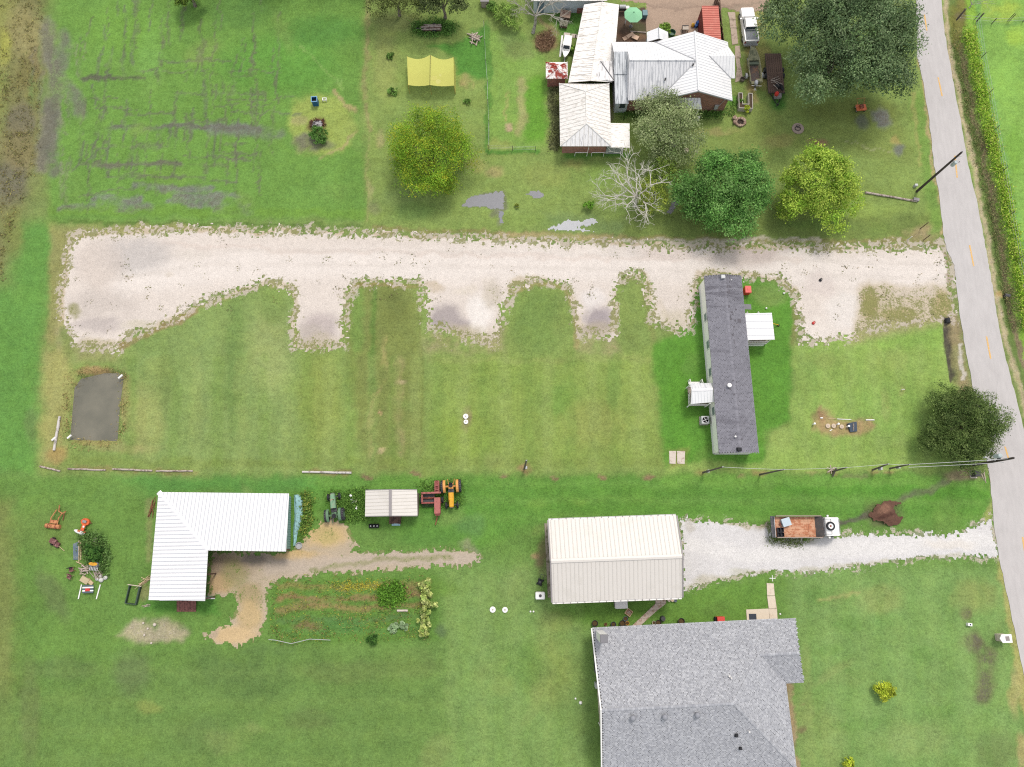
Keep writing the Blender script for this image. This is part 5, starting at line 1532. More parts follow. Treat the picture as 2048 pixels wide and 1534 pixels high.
 for (x, s) in ((RS, ew[0]), (RS, ee[0])):
  mb = MB(); a, b = Vector(x) + Vector((0, -.06, .03)), Vector(s) + Vector((0, -.06, .03)); mb.wall(a, b, 0, 1, th=.05)
  mb.v = [(p[0], p[1], (a.z if abs(p[0] - a.x) < abs(p[0] - b.x) else b.z) - (.2 if p[2] < .5 else 0)) for p in mb.v]
  mb.build('rake_trim', paint('soft_grey_trim', (196, 202, 210), .5, .05), t, True)
 for px, py, z0 in ((1385.5, 131.5, 4.8), (1330, 160, 4), (1295.5, 193, 3.2)):
  p = G(px, py, z0); mb = MB().lathe([(.09, -.3), (.09, .3), (.13, .32), (.02, .4)], 10, tuple(p)); mb.build('vent_pipe', DKGREY, t, True)
 for (a, b) in (((27.9, 56.86, 2.6), (27.3, 56.75, 1.1)), ((27.3, 56.75, 1.1), (27.2, 56.75, .3))):
  mb = MB().tube([a, b], .035, 6); mb.build('service_pipe', GALV, t, True)
 mb = MB().box(26.9, 27.4, 56.68, 56.86, .7, 1.5); mb.build('meter_box', GALV, t, True)
 # small gabled lean-to behind the wing
 t2 = thing('gabled_shed', 'little white gabled roof standing behind the farmhouse beside the flower bed', 'shed', (19.5, 66.2, 0))
 a, b, c, d = Vector((18.05, 65.5, 2.7)), Vector((20.9, 65.5, 2.7)), Vector((20.9, 67.0, 2.7)), Vector((18.05, 67.0, 2.7))
 r0, r1 = Vector((19.47, 65.4, 3.5)), Vector((19.47, 67.05, 3.5))
 mb = MB().slab([a, r0, r1, d], .06); mb.build('west_roof', NSm, t2, True)
 mb = MB().slab([r0, b, c, r1], .06); mb.build('east_roof', NSm, t2, True)
 mb = MB().tube([r0 + Vector((0, 0, .03)), r1 + Vector((0, 0, .03))], .06, 5); mb.build('ridge_cap', vm, t2, True)
 for p, q in (((18.25, 65.55), (18.25, 66.8)), ((20.7, 65.55), (20.7, 66.8)), ((18.31, 66.8), (20.64, 66.8))):
  mb = MB().wall(p, q, 0, 2.66); mb.build('wall', BLUEWALL, t2, True)
farmhouse()

def long_building():
 t = thing('long_building', 'long narrow old white metal roof running up beside the farmhouse', 'building', (10.5, 65, 0))
 W0, W1, E0, E1 = Vector((7.4, 59.35, 2.7)), Vector((9.75, 71.3, 2.7)), Vector((13.2, 59.4, 2.7)), Vector((14.5, 71.3, 2.7))
 R0, R1 = Vector((10.3, 59.25, 3.2)), Vector((12.15, 71.3, 3.2))
 ribm = paint('old_white_ribs', (240, 238, 234), .6, .08, 2)
 for nm, pts, a, b in (('west_roof', [W0, R0, R1, W1], W1, W0), ('east_roof', [R0, E0, E1, R1], E0, E1)):
  mb = MB().slab(pts, .06); mb.build(nm, OLD_WHITE, t, True)
  mb = MB(); rib_profile(mb, pts, a, b, .62, .014, .02); mb.build('roof_ribs', ribm, t, True, kind='stuff')
 # overlapping sheets of older metal, seams showing
 seam = paint('roof_seam_rust', (170, 160, 150), .8, .2, 3)
 for k in range(9):
  y = 60.3 + k * 1.2
  f = (y - 59.35) / 11.95
  xa, xb = 7.4 + 2.35 * f + .15, 10.3 + 1.85 * f
  z0, z1 = 2.72, 3.2
  mb = MB().add([(xa, y, z0 + .045), (xb, y, z1 + .025), (xb, y + .035, z1 + .03), (xa, y + .035, z0 + .05)], [(0, 1, 2, 3)]); mb.build('sheet_seam', seam, t, True)
 mb = MB().slab([Vector((10.9, 59.5, 2.98)), Vector((13.4, 59.45, 2.78)), Vector((13.75, 62.4, 2.80)), Vector((11.6, 62.3, 3.06))], .03)
 mb.v = [(x, y, z + .09) for x, y, z in mb.v]
 mb.build('patch_sheets', paint('patched_grey_metal', (250, 251, 254), .55, .12, 1.2, (176, 176, 178), .25, 1.6, stretch=(2.5, .5, 1)), t, True)
 mb = MB().tube([(11.7, 62.2, 3.14), (13.35, 59.6, 2.9)], .06, 5); mb.build('valley_flashing', paint('dark_flashing', (130, 130, 134), .6, .2), t, True)
 mb = MB().tube([R0 + Vector((0, 0, .02)), R1 + Vector((0, 0, .02))], .06, 5); mb.build('ridge_cap', OLD_WHITE, t, True)
 wm_ = paint('faded_board_wall', (170, 158, 150), .9, .2, 2)
 for a, b in (((7.8, 59.6), (10.05, 71.1)), ((12.9, 59.6), (14.15, 71.1)), ((10.17, 71.1), (14.0, 71.1))):
  mb = MB().wall(a, b, 0, 2.64); mb.build('wall', wm_, t, True)
 t = thing('hip_roof_house', 'white hip roofed brick building below the long narrow roof', 'house', (9.5, 54.6, 0))
 hip_roof(t, 6.2, 12.8, 50.1, 59.25, 2.6, 4.15, 2.25, OLD_WHITE, ribm, .55, south=OLD_WHITE2)
 x0, x1, y0, y1 = 6.62, 12.45, 50.72, 58.9
 for nm, a, b in (('south_wall', (x0, y0), (x1 - .1, y0)), ('west_wall', (x0 + .06, y0 + .1), (x0 + .06, y1)), ('north_wall', (x0 + .13, y1), (x1, y1)), ('east_wall', (x1 - .06, y0 + .1), (x1 - .06, y1 - .1))):
  mb = MB().wall(a, b, 0, 2.56); mb.build(nm, BRICK, t, True)
 mb = MB().slab([Vector((12.6, 50.0, 2.5)), Vector((15.22, 50.0, 2.42)), Vector((15.3, 53.5, 2.42)), Vector((12.6, 53.5, 2.5))], .07); mb.build('flat_roof', OLD_WHITE, t, True)
 mb = MB().wall((12.36, 50.6), (14.65, 50.6), 0, 2.4); mb.build('block_wall', BLOCK, t, True)
 mb = MB().wall((14.62, 50.7), (14.62, 53.2), 0, 2.36); mb.build('block_wall', BLOCK, t, True)
 for k, (a, b) in enumerate(((8.3, 9.9), (10.5, 12.1))):
  t2 = thing('pipe_rail', ['white pipe rail along the left half of the brick wall under the hip roof', 'white pipe rail along the right half of the brick wall under the hip roof'][k], 'rail', ((a + b) / 2, 50.2, 0), 0, 'pipe rails below the brick wall')
  mb = MB().tube([(a - (a + b) / 2, 0, .9), (b - (a + b) / 2, 0, .9)], .035, 6); mb.build('rail', TRIM, t2)
  for x in (a, b):
   mb = MB().tube([(x - (a + b) / 2, 0, 0), (x - (a + b) / 2, 0, .9)], .035, 6); mb.build('post', TRIM, t2)
  if k == 0:
   mb = MB().tube([(b - (a + b) / 2, 0, .9), (b - (a + b) / 2 + .15, .35, 2.5)], .035, 6); mb.build('riser', TRIM, t2)
 t = thing('pump_house', 'tiny square brick pump house with a rust stained white hip roof', 'shed', (5.95, 61.6, 0))
 rm = paint('rusting_white_metal', (272, 272, 272), .55, .05, 2, (176, 72, 60), .36, 1.15)
 hip_roof(t, 4.5, 7.42, 60.35, 62.85, 2.1, 2.75, 1.2, rm, rm, .3)
 for a, b in (((4.8, 60.62), (7.1, 60.62)), ((4.86, 60.72), (4.86, 62.6)), ((7.04, 60.72), (7.04, 62.6)), ((4.93, 62.6), (6.97, 62.6))):
  mb = MB().wall(a, b, 0, 2.06); mb.build('wall', bricks('rust_brick', (150, 90, 80)), t, True)
 # pale blue building at the top edge
 t = thing('blue_walled_building', 'pale blue walled building with a white roof at the top edge', 'building', (8.5, 75.5, 0))
 mb = MB().slab([Vector((2.6, 71.9, 2.7)), Vector((12.9, 71.9, 2.7)), Vector((12.9, 76.5, 3.5)), Vector((2.6, 76.5, 3.5))], .08); mb.build('south_roof', OLD_WHITE, t, True)
 mb = MB().slab([Vector((2.6, 76.5, 3.5)), Vector((12.9, 76.5, 3.5)), Vector((12.9, 81, 2.7)), Vector((2.6, 81, 2.7))], .08); mb.build('north_roof', OLD_WHITE, t, True)
 mb = MB(); rib_profile(mb, [Vector((2.6, 71.9, 2.7)), Vector((12.9, 71.9, 2.7)), Vector((12.9, 76.5, 3.5)), Vector((2.6, 76.5, 3.5))], (2.6, 71.9, 2.7), (12.9, 71.9, 2.7), .62, .02, .03); mb.build('roof_ribs', ribm, t, True, kind='stuff')
 for a, b in (((3.0, 72.35), (12.6, 72.35)), ((3.06, 72.45), (3.06, 80.6)), ((12.54, 72.45), (12.54, 80.6))):
  mb = MB().wall(a, b, 0, 2.64); mb.build('wall', BLUEWALL, t, True)
 mb = MB().box(3.5, 4.4, 72.24, 72.27, .05, 2.0); mb.build('door', paint('blue_grey_door', (122, 146, 168), .6, .1), t, True)
 mb = MB().box(9.0, 10.4, 72.20, 72.27, 0, .9); mb.build('brick_skirt', bricks('rust_brick', (150, 90, 80)), t, True)
long_building()

def red_shed():
 t = thing('red_shed', 'narrow red roofed metal shed behind the farmhouse', 'shed', (26.9, 68.7, 0))
 rr = paint('faded_red_roof', (226, 132, 116), .6, .08, 1.5, (232, 150, 132), .2, 1.0)
 a, b, c, d = Vector((25.75, 65.9, 2.55)), Vector((28.0, 65.9, 2.55)), Vector((27.95, 71.2, 2.6)), Vector((25.7, 71.2, 2.6))
 mb = MB().slab([a, b, c, d], .06); mb.build('roof', rr, t, True)
 mb = MB(); rib_profile(mb, [a, b, c, d], b, c, .28, .035, .05); mb.build('roof_ribs', paint('red_roof_ribs', (196, 100, 86), .6, .1), t, True, kind='stuff')
 rw = paint('dark_red_wall', (140, 66, 60), .7, .15, 2)
 for p, q in (((25.8, 66.0), (25.8, 71.1)), ((27.85, 66.0), (27.85, 71.1)), ((25.87, 71.1), (27.78, 71.1)), ((25.87, 66.0), (27.78, 66.0))):
  mb = MB().wall(p, q, 0, 2.5)
  n = 18
  for k in range(n):
   u = Vector(p).lerp(Vector(q), (k + .5) / n)
   mb.box(u.x - .075, u.x + .075, u.y - .03, u.y + .03, .02, 2.46)
  mb.build('wall', rw, t, True)
 t = thing('wooden_fence', 'dark brown upright board fence along the right side of the red roofed shed', 'fence', (28.5, 69, 0))
 first = None
 for k in range(34):
  y = 65.9 + k * .245
  if first is None:
   mb = MB().box(-.02, .02, -.11, .11, 0, 1.9); first = o = mb.build('board', WOOD_B, t)
  else:
   o = first.copy(); COL.objects.link(o)
  o.location = (28.62 - .01 * k - 28.5 + random.uniform(-.02, .02), y - 69, random.uniform(-.08, .04))
  o.rotation_euler = (0, random.uniform(-.03, .03), 0)
 for z in (.4, 1.5):
  mb = MB().box(.06, .11, -3.1, 5.2, z, z + .09); mb.build('fence_rail', WOOD_B, t)
red_shed()

# courtyard things
t = thing('patio_umbrella', 'open mint green patio umbrella over the farmhouse flower bed', 'umbrella', tuple(G(1267, 36)))
uc = G(1267, 28, 2.35); uo = uc - t.location
for k in range(8):
 a0, a1 = math.pi / 8 + k * math.pi / 4, math.pi / 8 + (k + 1) * math.pi / 4
 mb = MB(); R_ = 1.28
 mb.add([(uo.x, uo.y, 2.72), (uo.x + R_ * math.cos(a0), uo.y + R_ * math.sin(a0), 2.2), (uo.x + R_ * .93 * math.cos((a0 + a1) / 2), uo.y + R_ * .93 * math.sin((a0 + a1) / 2), 2.2), (uo.x + R_ * math.cos(a1), uo.y + R_ * math.sin(a1), 2.2)], [(0, 1, 2), (0, 2, 3)])
 mb.build('canopy_panel', paint('mint_canvas', (156, 222, 176), .8, .05, 2), t)
mb = MB().tube([(uo.x, uo.y, 0), (uo.x, uo.y, 2.75)], .03, 8); mb.lathe([(.28, 0), (.28, .06), (.05, .1)], 14, (uo.x, uo.y, 0)); mb.build('pole', DKGREY, t)
mb = MB().lathe([(.09, 2.70), (.07, 2.78), (.005, 2.82)], 10, (uo.x, uo.y, 0)); mb.build('finial', paint('dark_mint', (110, 176, 130), .6, .05), t)
p = G(1250, 47); mb = MB().tube([p, (p.x, p.y, 1.5)], .09, 8); setp(mb.build('white_post', TRIM, None), 'white post standing left of the mint green umbrella', 'post')
t = thing('barbecue_grill', 'grey and white barbecue grill beside the long roof, left of the green umbrella', 'grill', tuple(G(1243, 24)))
mb = MB().box(-.5, .5, -.28, .28, .55, .95); mb.build('body', DKGREY, t)
mb = MB().loft([[(x, .28 * math.cos(a), .95 + .3 * math.sin(a)) for a in np.linspace(0, math.pi, 7)] for x in (-.42, .42)]); mb.build('lid', LTGREY, t)
mb = MB().box(.5, .95, -.22, .22, .88, .93); mb.build('side_shelf', TRIM, t)
for x, y in ((-.42, -.2), (.42, -.2), (-.42, .2), (.42, .2)):
 mb = MB().box(x - .03, x + .03, y - .03, y + .03, 0, .55); mb.build('leg', DKGREY, t)
t = thing('blue_grey_bin', 'blue grey bin at the right edge of the green umbrella', 'bin', tuple(G(1288, 34)))
bb = paint('blue_grey_plastic', (96, 130, 140), .6, .1)
mb = MB().box(-.3, .3, -.4, .4, 0, .8, top=1.08); mb.build('body', bb, t)
mb = MB().box(-.36, .36, -.46, .46, .81, .88, top=.9); mb.build('lid', paint('blue_grey_lid', (112, 150, 158), .5, .1), t)
for i, (px, py, rz, s, lb) in enumerate(((1251, 77, .5, (.8, .55), 'pale paving board lying left in the farmhouse flower bed'), (1260, 72, .6, (1.1, .5), 'pale paving board lying topmost in the farmhouse flower bed'), (1270, 77, -.5, (.9, .65), 'pale paving board lying right in the farmhouse flower bed'))):
 p = G(px, py); mb = MB().box(-s[0] / 2, s[0] / 2, -s[1] / 2, s[1] / 2, 0, .09)
 o = mb.build('paving_slab', paint('pinkish_board', (226, 196, 172), .9, .15, 3), None); o.location = (p.x, p.y, .035 + i * .09); o.rotation_euler = (0, 0, rz)
 setp(o, lb, 'paving slab', 'paving boards in the flower bed')
p = G(1276, 65); mb = MB().box(-1.1, 1.1, -.06, .06, 0, .14); o = mb.build('edging_timber', WOOD_G, None); o.location = (p.x, p.y, .03); o.rotation_euler = (0, 0, -.08); setp(o, 'grey edging timber lying across the farmhouse flower bed', 'timber')
t = thing('garden_table', 'small dark framed table with a pale top behind the farmhouse roof', 'table', tuple(G(1369, 62)))
mb = MB().box(-.4, .4, -.3, .3, .6, .66); mb.build('table_top', CONC, t)
for x, y in ((-.36, -.26), (.36, -.26), (-.36, .26), (.36, .26)):
 mb = MB().box(x - .04, x + .04, y - .04, y + .04, 0, .6); mb.build('leg', DKGREY, t)
mb = MB().box(-.44, .44, .3, .36, .3, .72); mb.build('back_rail', DKGREY, t)
p = G(1385, 53); mb = MB().lathe([(.2, 0), (.24, .35), (.2, .5), (.06, .56), (.06, .64), (.0, .64)], 12); o = mb.build('yellow_jug', paint('yellow_plastic', (238, 186, 70), .5, .08), None, smooth=True); o.location = p; setp(o, 'yellow plastic jug near the farmhouse ridge end', 'jug')
p = G(1393, 53); mb = MB().box(-.35, .2, -.2, .2, 0, .45); mb.box(-.05, .35, -.1, .3, .45, .7); o = mb.build('blue_cooler', paint('blue_plastic', (64, 112, 190), .45, .08), None); o.location = p; o.rotation_euler = (0, 0, .6); setp(o, 'blue cooler beside the yellow jug', 'cooler')
p = G(1343, 69); mb = MB().lathe([(.42, 0), (.5, .5), (.46, .5), (.4, .1), (.001, .1)], 18); o = mb.build('green_tub', paint('dark_green_plastic', (76, 116, 92), .5, .1), None, smooth=False); o.location = p; setp(o, 'dark green round tub behind the farmhouse roof', 'tub')
t = thing('shovel', 'long handled tool leaning at the red roofed shed', 'tool', tuple(G(1399, 58)))
mb = MB().tube([(0, 0, 0), (-.25, .3, 1.5)], .03, 6); mb.build('handle', WOOD_P, t)
mb = MB().box(-.1, .1, -.05, .05, 0, .3); mb.build('blade', GALV, t)

# west side of the long building
def hutch(name, label, px, py, sx, sy, h, rz, m):
 t = thing(name, label, 'hutch', tuple(G(px, py)), rz, 'old hutches beside the long building')
 mb = MB().box(-sx / 2 + .06, sx / 2 - .06, -sy / 2 + .06, sy / 2 - .06, .1, h); mb.build('box', WOOD_B, t)
 mb = MB().add([(-sx / 2, -sy / 2, h), (sx / 2, -sy / 2, h), (sx / 2, sy / 2, h + .2), (-sx / 2, sy / 2, h + .2), (-sx / 2, -sy / 2, h + .06), (sx / 2, -sy / 2, h + .06), (sx / 2, sy / 2, h + .26), (-sx / 2, sy / 2, h + .26)],
      [(3, 2, 1, 0), (4, 5, 6, 7), (0, 1, 5, 4), (1, 2, 6, 5), (2, 3, 7, 6), (3, 0, 4, 7)]); mb.build('roof', m, t)
 for x in (-sx / 2 + .1, sx / 2 - .1):
  mb = MB().box(x - .05, x + .05, -sy / 2 + .08, -sy / 2 + .18, 0, .1); mb.build('leg', WOOD_B, t)
hutch('animal_hutch', 'brown roofed old hutch with dark red front, upper of two by the long roof', 1130, 38, 1.45, 1.0, .85, -.2, paint('brown_stained_roof', (176, 152, 136), .9, .2, 2.5, (128, 100, 92), .3, 3))
hutch('animal_hutch', 'mossy grey old hutch, the lower of two by the long roof', 1127, 53, 1.1, .75, .5, -.2, paint('mossy_roof', (150, 148, 132), .9, .25, 3, (100, 104, 84), .35, 3))
p = G(1123, 42); mb = MB().lathe([(.2, 0), (.26, .4), (.1, .55), (.0, .56)], 8); o = mb.build('white_sack', TRIM, None, smooth=True); o.location = p; setp(o, 'white sack between the two old hutches', 'sack')
for i, (px, py, s) in enumerate(((1134, 69, (.75, .4)), (1147.5, 72, (.55, .5)), (1153, 73, (.3, .42)))):
 p = G(px, py); mb = MB().box(-s[0] * .6, s[0] * .6, -s[1] * .6, s[1] * .6, 0, .06); o = mb.build('stepping_stone', CONC_W, None); o.location = (p.x, p.y, 0); o.rotation_euler = (0, 0, -.1)
 setp(o, ['longest of three concrete stepping stones left of the long roof', 'square middle stepping stone left of the long roof', 'smallest stepping stone, touching the long roof edge'][i], 'stepping stone', 'stepping stones by the long building')

def small_boat():
 t = thing('small_white_boat', 'small white boat with a dark windscreen parked above the rusty pump house', 'boat', tuple(G(1132, 104)), -.16)
 def sec(y, w, z0, z1): return [(-w, y, z1), (-w * .8, y, z0), (0, y, z0 - .08), (w * .8, y, z0), (w, y, z1)]
 mb = MB().loft([sec(1.9, .52, .5, .95), sec(.6, .58, .45, .98), (sec(-.6, .5, .48, 1.0)), sec(-1.3, .25, .6, 1.05), sec(-1.6, .04, .8, 1.08)], close=True); mb.build('hull', WHITE_P, t)
 mb = MB().box(-.5, .5, -.25, 1.85, .98, 1.05); mb.build('deck', TRIM, t)
 mb = MB().add([(-.46, -.3, 1.02), (.46, -.3, 1.02), (.42, -.02, 1.35), (-.42, -.02, 1.35)], [(0, 1, 2, 3), (3, 2, 1, 0)]); mb.add([(-.46, -.6, 1.03), (.46, -.6, 1.03), (.46, -.34, 1.05), (-.46, -.34, 1.05)], [(0, 1, 2, 3)]); mb.build('windscreen', DARKGLASS, t)
 mb = MB().box(-.05, .05, -2.6, -1.2, .4, .5); mb.box(-.4, .4, -.1, .1, .25, .4); mb.build('trailer_bar', GALV, t)
 for x in (-.62, .62):
  mb = MB().lathe([(.26, -.08), (.28, 0), (.26, .08)], 12, (x, .6, .28), 'x'); mb.build('wheel', BLACK, t)
 p = G(1121, 96); mb = MB().add([(-.2, -1.4, .05), (.05, -1.4, .05), (.35, 1.4, .75), (.1, 1.4, .75), (-.2, -1.4, .0), (.05, -1.4, .0), (.35, 1.4, .70), (.1, 1.4, .70)], [(0, 1, 2, 3), (7, 6, 5, 4), (0, 4, 5, 1), (2, 6, 7, 3), (1, 5, 6, 2), (3, 7, 4, 0)]); o = mb.build('white_board', TRIM, None); o.location = p; setp(o, 'long white panel leaning along the left side of the small white boat', 'panel')
small_boat()

def net_tent():
 t = thing('net_tent', 'yellow net tent over a vegetable plot in the farmhouse yard', 'net tent', (-10.9, 61.6, 0))
 nt = NT('yellow_net')
 c = nt.mix(1.0, C(236, 236, 128), grey(nt, gain(nt, (nt.noise(1.2, 4), .12), (nt.noise(9, 3), .2))), 'MULTIPLY')
 nm = nt.done(c, .8)
 tr = nt.n('ShaderNodeBsdfTransparent'); mx = nt.n('ShaderNodeMixShader')
 mx.inputs[0].default_value = .70
 nt.t.links.new(tr.outputs[0], mx.inputs[1]); nt.t.links.new(nt.b.outputs[0], mx.inputs[2]); nt.t.links.new(mx.outputs[0], nt.out.inputs[0])
 A = [G(814, 113, 1.85), G(860.7, 109.7, 2.05), G(907, 114.6, 1.85)]
 B = [G(816, 170, 1.85), G(859.7, 170, 2.05), G(908, 171, 1.85)]
 N_ = 12
 for h in (0, 1):
  vv, fs = [], []
  for i in range(N_ + 1):
   for j in range(7):
    u, v = i / N_, j / 6
    p = A[h].lerp(A[h + 1], u).lerp(B[h].lerp(B[h + 1], u), v)
    sag = math.sin(math.pi * u)
    p = p + Vector((0, -.34 * sag * (1 - v) ** 2, -.22 * sag))
    vv.append(p)
  for i in range(N_):
   for j in range(6): fs.append((i * 7 + j, (i + 1) * 7 + j, (i + 1) * 7 + j + 1, i * 7 + j + 1))
  mb = MB().add(vv, fs); mb.build('roof_net', nm, t, True)
 for a, b in ((A[0], B[0]), (A[2], B[2])):
  mb = MB(); s = .12 * (-1 if a is A[0] else (1 if a is A[2] else 0))
  mb.add([a, b, Vector((b.x + s, b.y, .02)), Vector((a.x + s, a.y, .02))], [(0, 1, 2, 3)]); mb.build('side_net', nm, t, True)
 mb = MB().tube([A[1], B[1]], .035, 6); mb.build('ridge_pole', paint('dark_pole', (96, 92, 56), .7, .1), t, True)
 for p in A + B:
  mb = MB().tube([(p.x, p.y, 0), p], .035, 6); mb.build('post', paint('yellow_post', (206, 186, 106), .7, .1), t, True)
net_tent()
p = G(868.5, 157); t = thing('wooden_pallet', 'pale wooden pallet lying under the yellow net', 'pallet', (p.x, p.y, .0))
for k in range(4):
 mb = MB().box(-.36, .36, -.32 + k * .165, -.20 + k * .165, .10, .13); mb.build('slat', WOOD_P, t)
for x in (-.3, 0, .3):
 mb = MB().box(x - .04, x + .04, -.32, .30, 0, .10); mb.build('bearer', WOOD_P, t)
p = G(876.5, 164); mb = MB().lathe([(.34, 0), (.36, .1), (.30, .14), (.001, .15)], 12); o = mb.build('round_stone', CONC_W, None); o.location = p; setp(o, 'round pale stone under the yellow net', 'stone')
p = G(881, 152); mb = MB().lathe([(.12, 0), (.15, .2), (.12, .2), (.1, .05), (.001, .05)], 10); o = mb.build('white_bucket', WHITE_P, None); o.location = p; setp(o, 'small white bucket under the yellow net', 'bucket')

def lumber_trailer():
 t = thing('lumber_trailer', 'old low trailer loaded with weathered grey boards in tall grass', 'trailer', tuple(G(866, 60)), .03)
 mb = MB().box(-1.25, 1.2, -.45, .5, .35, .45); mb.build('bed', WOOD_B, t)
 mb = MB().box(-2.3, -1.25, -.04, .06, .36, .42); mb.build('drawbar', DKGREY, t)
 for y in (-.52, .57):
  mb = MB().lathe([(.28, -.07), (.3, 0), (.28, .07)], 12, (.2, y, .3), 'y'); mb.build('wheel', BLACK, t)
 t2 = thing('board_stack', 'stack of weathered grey boards on the old low trailer', 'boards', tuple(t.location))
 for k in range(9):
  mb = MB(); x0 = -1.7 + random.uniform(0, .9); y = -.42 + (k % 5) * .19
  z = .455 + (k // 5) * .09
  mb.box(x0, 1.15 + random.uniform(-.15, .1), y, y + .16, z, z + .07); o = mb.build('board', WOOD_G if k % 3 else WOOD_B, t2); o.rotation_euler = (0, 0, random.uniform(-.02, .02) + .03)
lumber_trailer()

def stick_pile(name, label, px, py, n, L, r, spread, m, cat='wood pile', rz=None, h=.5):
 """loose heap of logs or sticks, each one a piece of its own"""
 t = thing(name, label, cat, tuple(G(px, py)))
 for k in range(n):
  a = (rz if rz is not None else 0) + random.gauss(0, .7 if rz is None else .25)
  l = L * random.uniform(.6, 1.15)
  c = Vector((random.gauss(0, spread), random.gauss(0, spread), r + h * (k / n) * random.uniform(.5, 1)))
  d = Vector((math.cos(a), math.sin(a), random.uniform(-.12, .2))) * l / 2
  q = c + Vector((random.gauss(0, .04), random.gauss(0, .04), .02))
  mb = MB(); rr = r * random.uniform(.7, 1.2)
  a0, a1 = c - d, c + d
  a0.z, a1.z = max(a0.z, rr), max(a1.z, rr)
  mb.tube([a0, q, a1], [rr, rr * .95, rr * .75], 6); mb.build('log', m, t)
 return t
PALEWOOD = paint('bleached_branch', (214, 200, 188), .9, .2, 3, (170, 150, 138), .25, 4)
stick_pile('wood_pile', 'heap of bleached cut branches in the grass right of the yellow net tent', 950, 77, 26, 1.2, .075, .30, PALEWOOD)
p = G(970, 8); t = thing('grey_hutch', 'small grey wooden box shelter at the top edge near the bushes', 'shelter', (p.x, p.y, 0))
mb = MB().box(-.5, .5, -.6, .8, 0, 1.2); mb.build('box', WOOD_G, t)
mb = MB().add([(-.6, -.7, 1.2), (.6, -.7, 1.2), (.6, .9, 1.5), (-.6, .9, 1.5), (-.6, -.7, 1.26), (.6, -.7, 1.26), (.6, .9, 1.56), (-.6, .9, 1.56)], [(3, 2, 1, 0), (4, 5, 6, 7), (0, 1, 5, 4), (1, 2, 6, 5), (2, 3, 7, 6), (3, 0, 4, 7)]); mb.build('roof', GREY_TRIM, t)

# burn pit, bin, crate
p = G(635, 250); t = thing('burn_pit', 'rusty burnt metal ring full of grey ash in the field', 'fire pit', (p.x, p.y, 0))
mb = MB()
for k in range(26):
 a = 2 * math.pi * k / 26; r0, r1 = 1.02 + random.uniform(-.1, .08), .72 + random.uniform(-.1, .1)
 for j in range(2):
  aa = a + random.uniform(-.1, .1); rr = random.uniform(r1, r0)
  mb.tube([(rr * math.cos(aa), rr * math.sin(aa) * .85, .05), (rr * math.cos(aa) * 1.05 + random.uniform(-.3, .3), rr * math.sin(aa) * .9 + random.uniform(-.3, .3), .35 * random.random() + .1)], .05, 4)
mb.build('rusty_scrap_ring', paint('burnt_rust', (128, 84, 74), .9, .4, 4, (80, 56, 52), .35, 5), t, kind='stuff')
mb = MB().lathe([(.75, .03), (.5, .08), (.2, .14), (.001, .16)], 16); mb.build('ash', paint('ash', (80, 76, 80), .95, .3, 5, (190, 188, 192), .38, 4), t)
p = G(632.5, 208); t = thing('blue_bin', 'open topped blue plastic bin standing in the field', 'bin', (p.x, p.y, 0), .08)
bp = paint('blue_bin_plastic', (38, 104, 156), .5, .08)
mb = MB()
for a in ((-.36, -.31, -.36, .36), (.31, .36, -.36, .36), (-.31, .31, -.36, -.31), (-.31, .31, .31, .36)): mb.box(*a, 0, 1.05)
mb.box(-.31, .31, -.31, .31, 0, .05); mb.build('body', bp, t)
mb = MB()
for a in ((-.42, -.32, -.42, .42), (.32, .42, -.42, .42), (-.32, .32, -.42, -.32), (-.32, .32, .32, .42)): mb.box(*a, 1.05, 1.11)
mb.build('rim', paint('light_blue_rim', (128, 178, 216), .5, .08), t)
mb = MB().box(-.29, .29, -.29, .29, .06, .7); mb.build('rubbish', BLACK, t)
p = G(650, 201); t = thing('white_crate', 'white open crate right of the blue bin', 'crate', (p.x, p.y, 0))
mb = MB()
for a in ((-.28, -.2, -.2, .2), (.2, .28, -.2, .2), (-.2, .2, -.2, -.13), (-.2, .2, .13, .2)): mb.box(*a, .28, .36)
mb.build('rim', WHITE_P, t)
for x, y in ((-.22, -.15), (.22, -.15), (-.22, .15), (.22, .15)):
 mb = MB().box(x - .04, x + .04, y - .04, y + .04, 0, .28); mb.build('leg', WHITE_P, t)

# raised bed, stone ring, well cap
def raised_bed():
 t = thing('raised_bed', 'U-shaped raised garden bed with pale plank sides right of the farmhouse', 'garden bed', tuple(G(1488, 208)), -.05)
 x0, x1, y0, y1, h, th, xi = -.95, .95, -1.15, 1.2, .75, .09, .38
 S = [(x0, x0 + th, y0, y1), (x1 - th, x1, y0, y1), (x0 + th, x1 - th, y0, y0 + th), (x0 + th, -xi, y1 - th, y1), (xi, x1 - th, y1 - th, y1), (-xi - th, -xi, y0 + .6, y1 - th), (xi, xi + th, y0 + .6, y1 - th), (-xi, xi, y0 + .6, y0 + .6 + th)]
 for s in S:
  mb = MB().box(*s, 0, h); mb.build('side_plank', paint('pale_bed_plank', (206, 202, 192), .9, .12, 2), t)
 mb = MB()
 for s in ((x0 + th, -xi - th, y0 + .6, y1 - th), (xi + th, x1 - th, y0 + .6, y1 - th), (x0 + th, x1 - th, y0 + th, y0 + .6)): mb.box(*s, 0, h - .15)
 mb.build('soil', paint('bed_earth', (96, 80, 66), .95, .3, 4), t)
raised_bed()
p = G(1480, 245); t = thing('stone_ring', 'ring of rough brown stones round a hollow in the farmhouse lawn', 'stone ring', (p.x, p.y, 0))
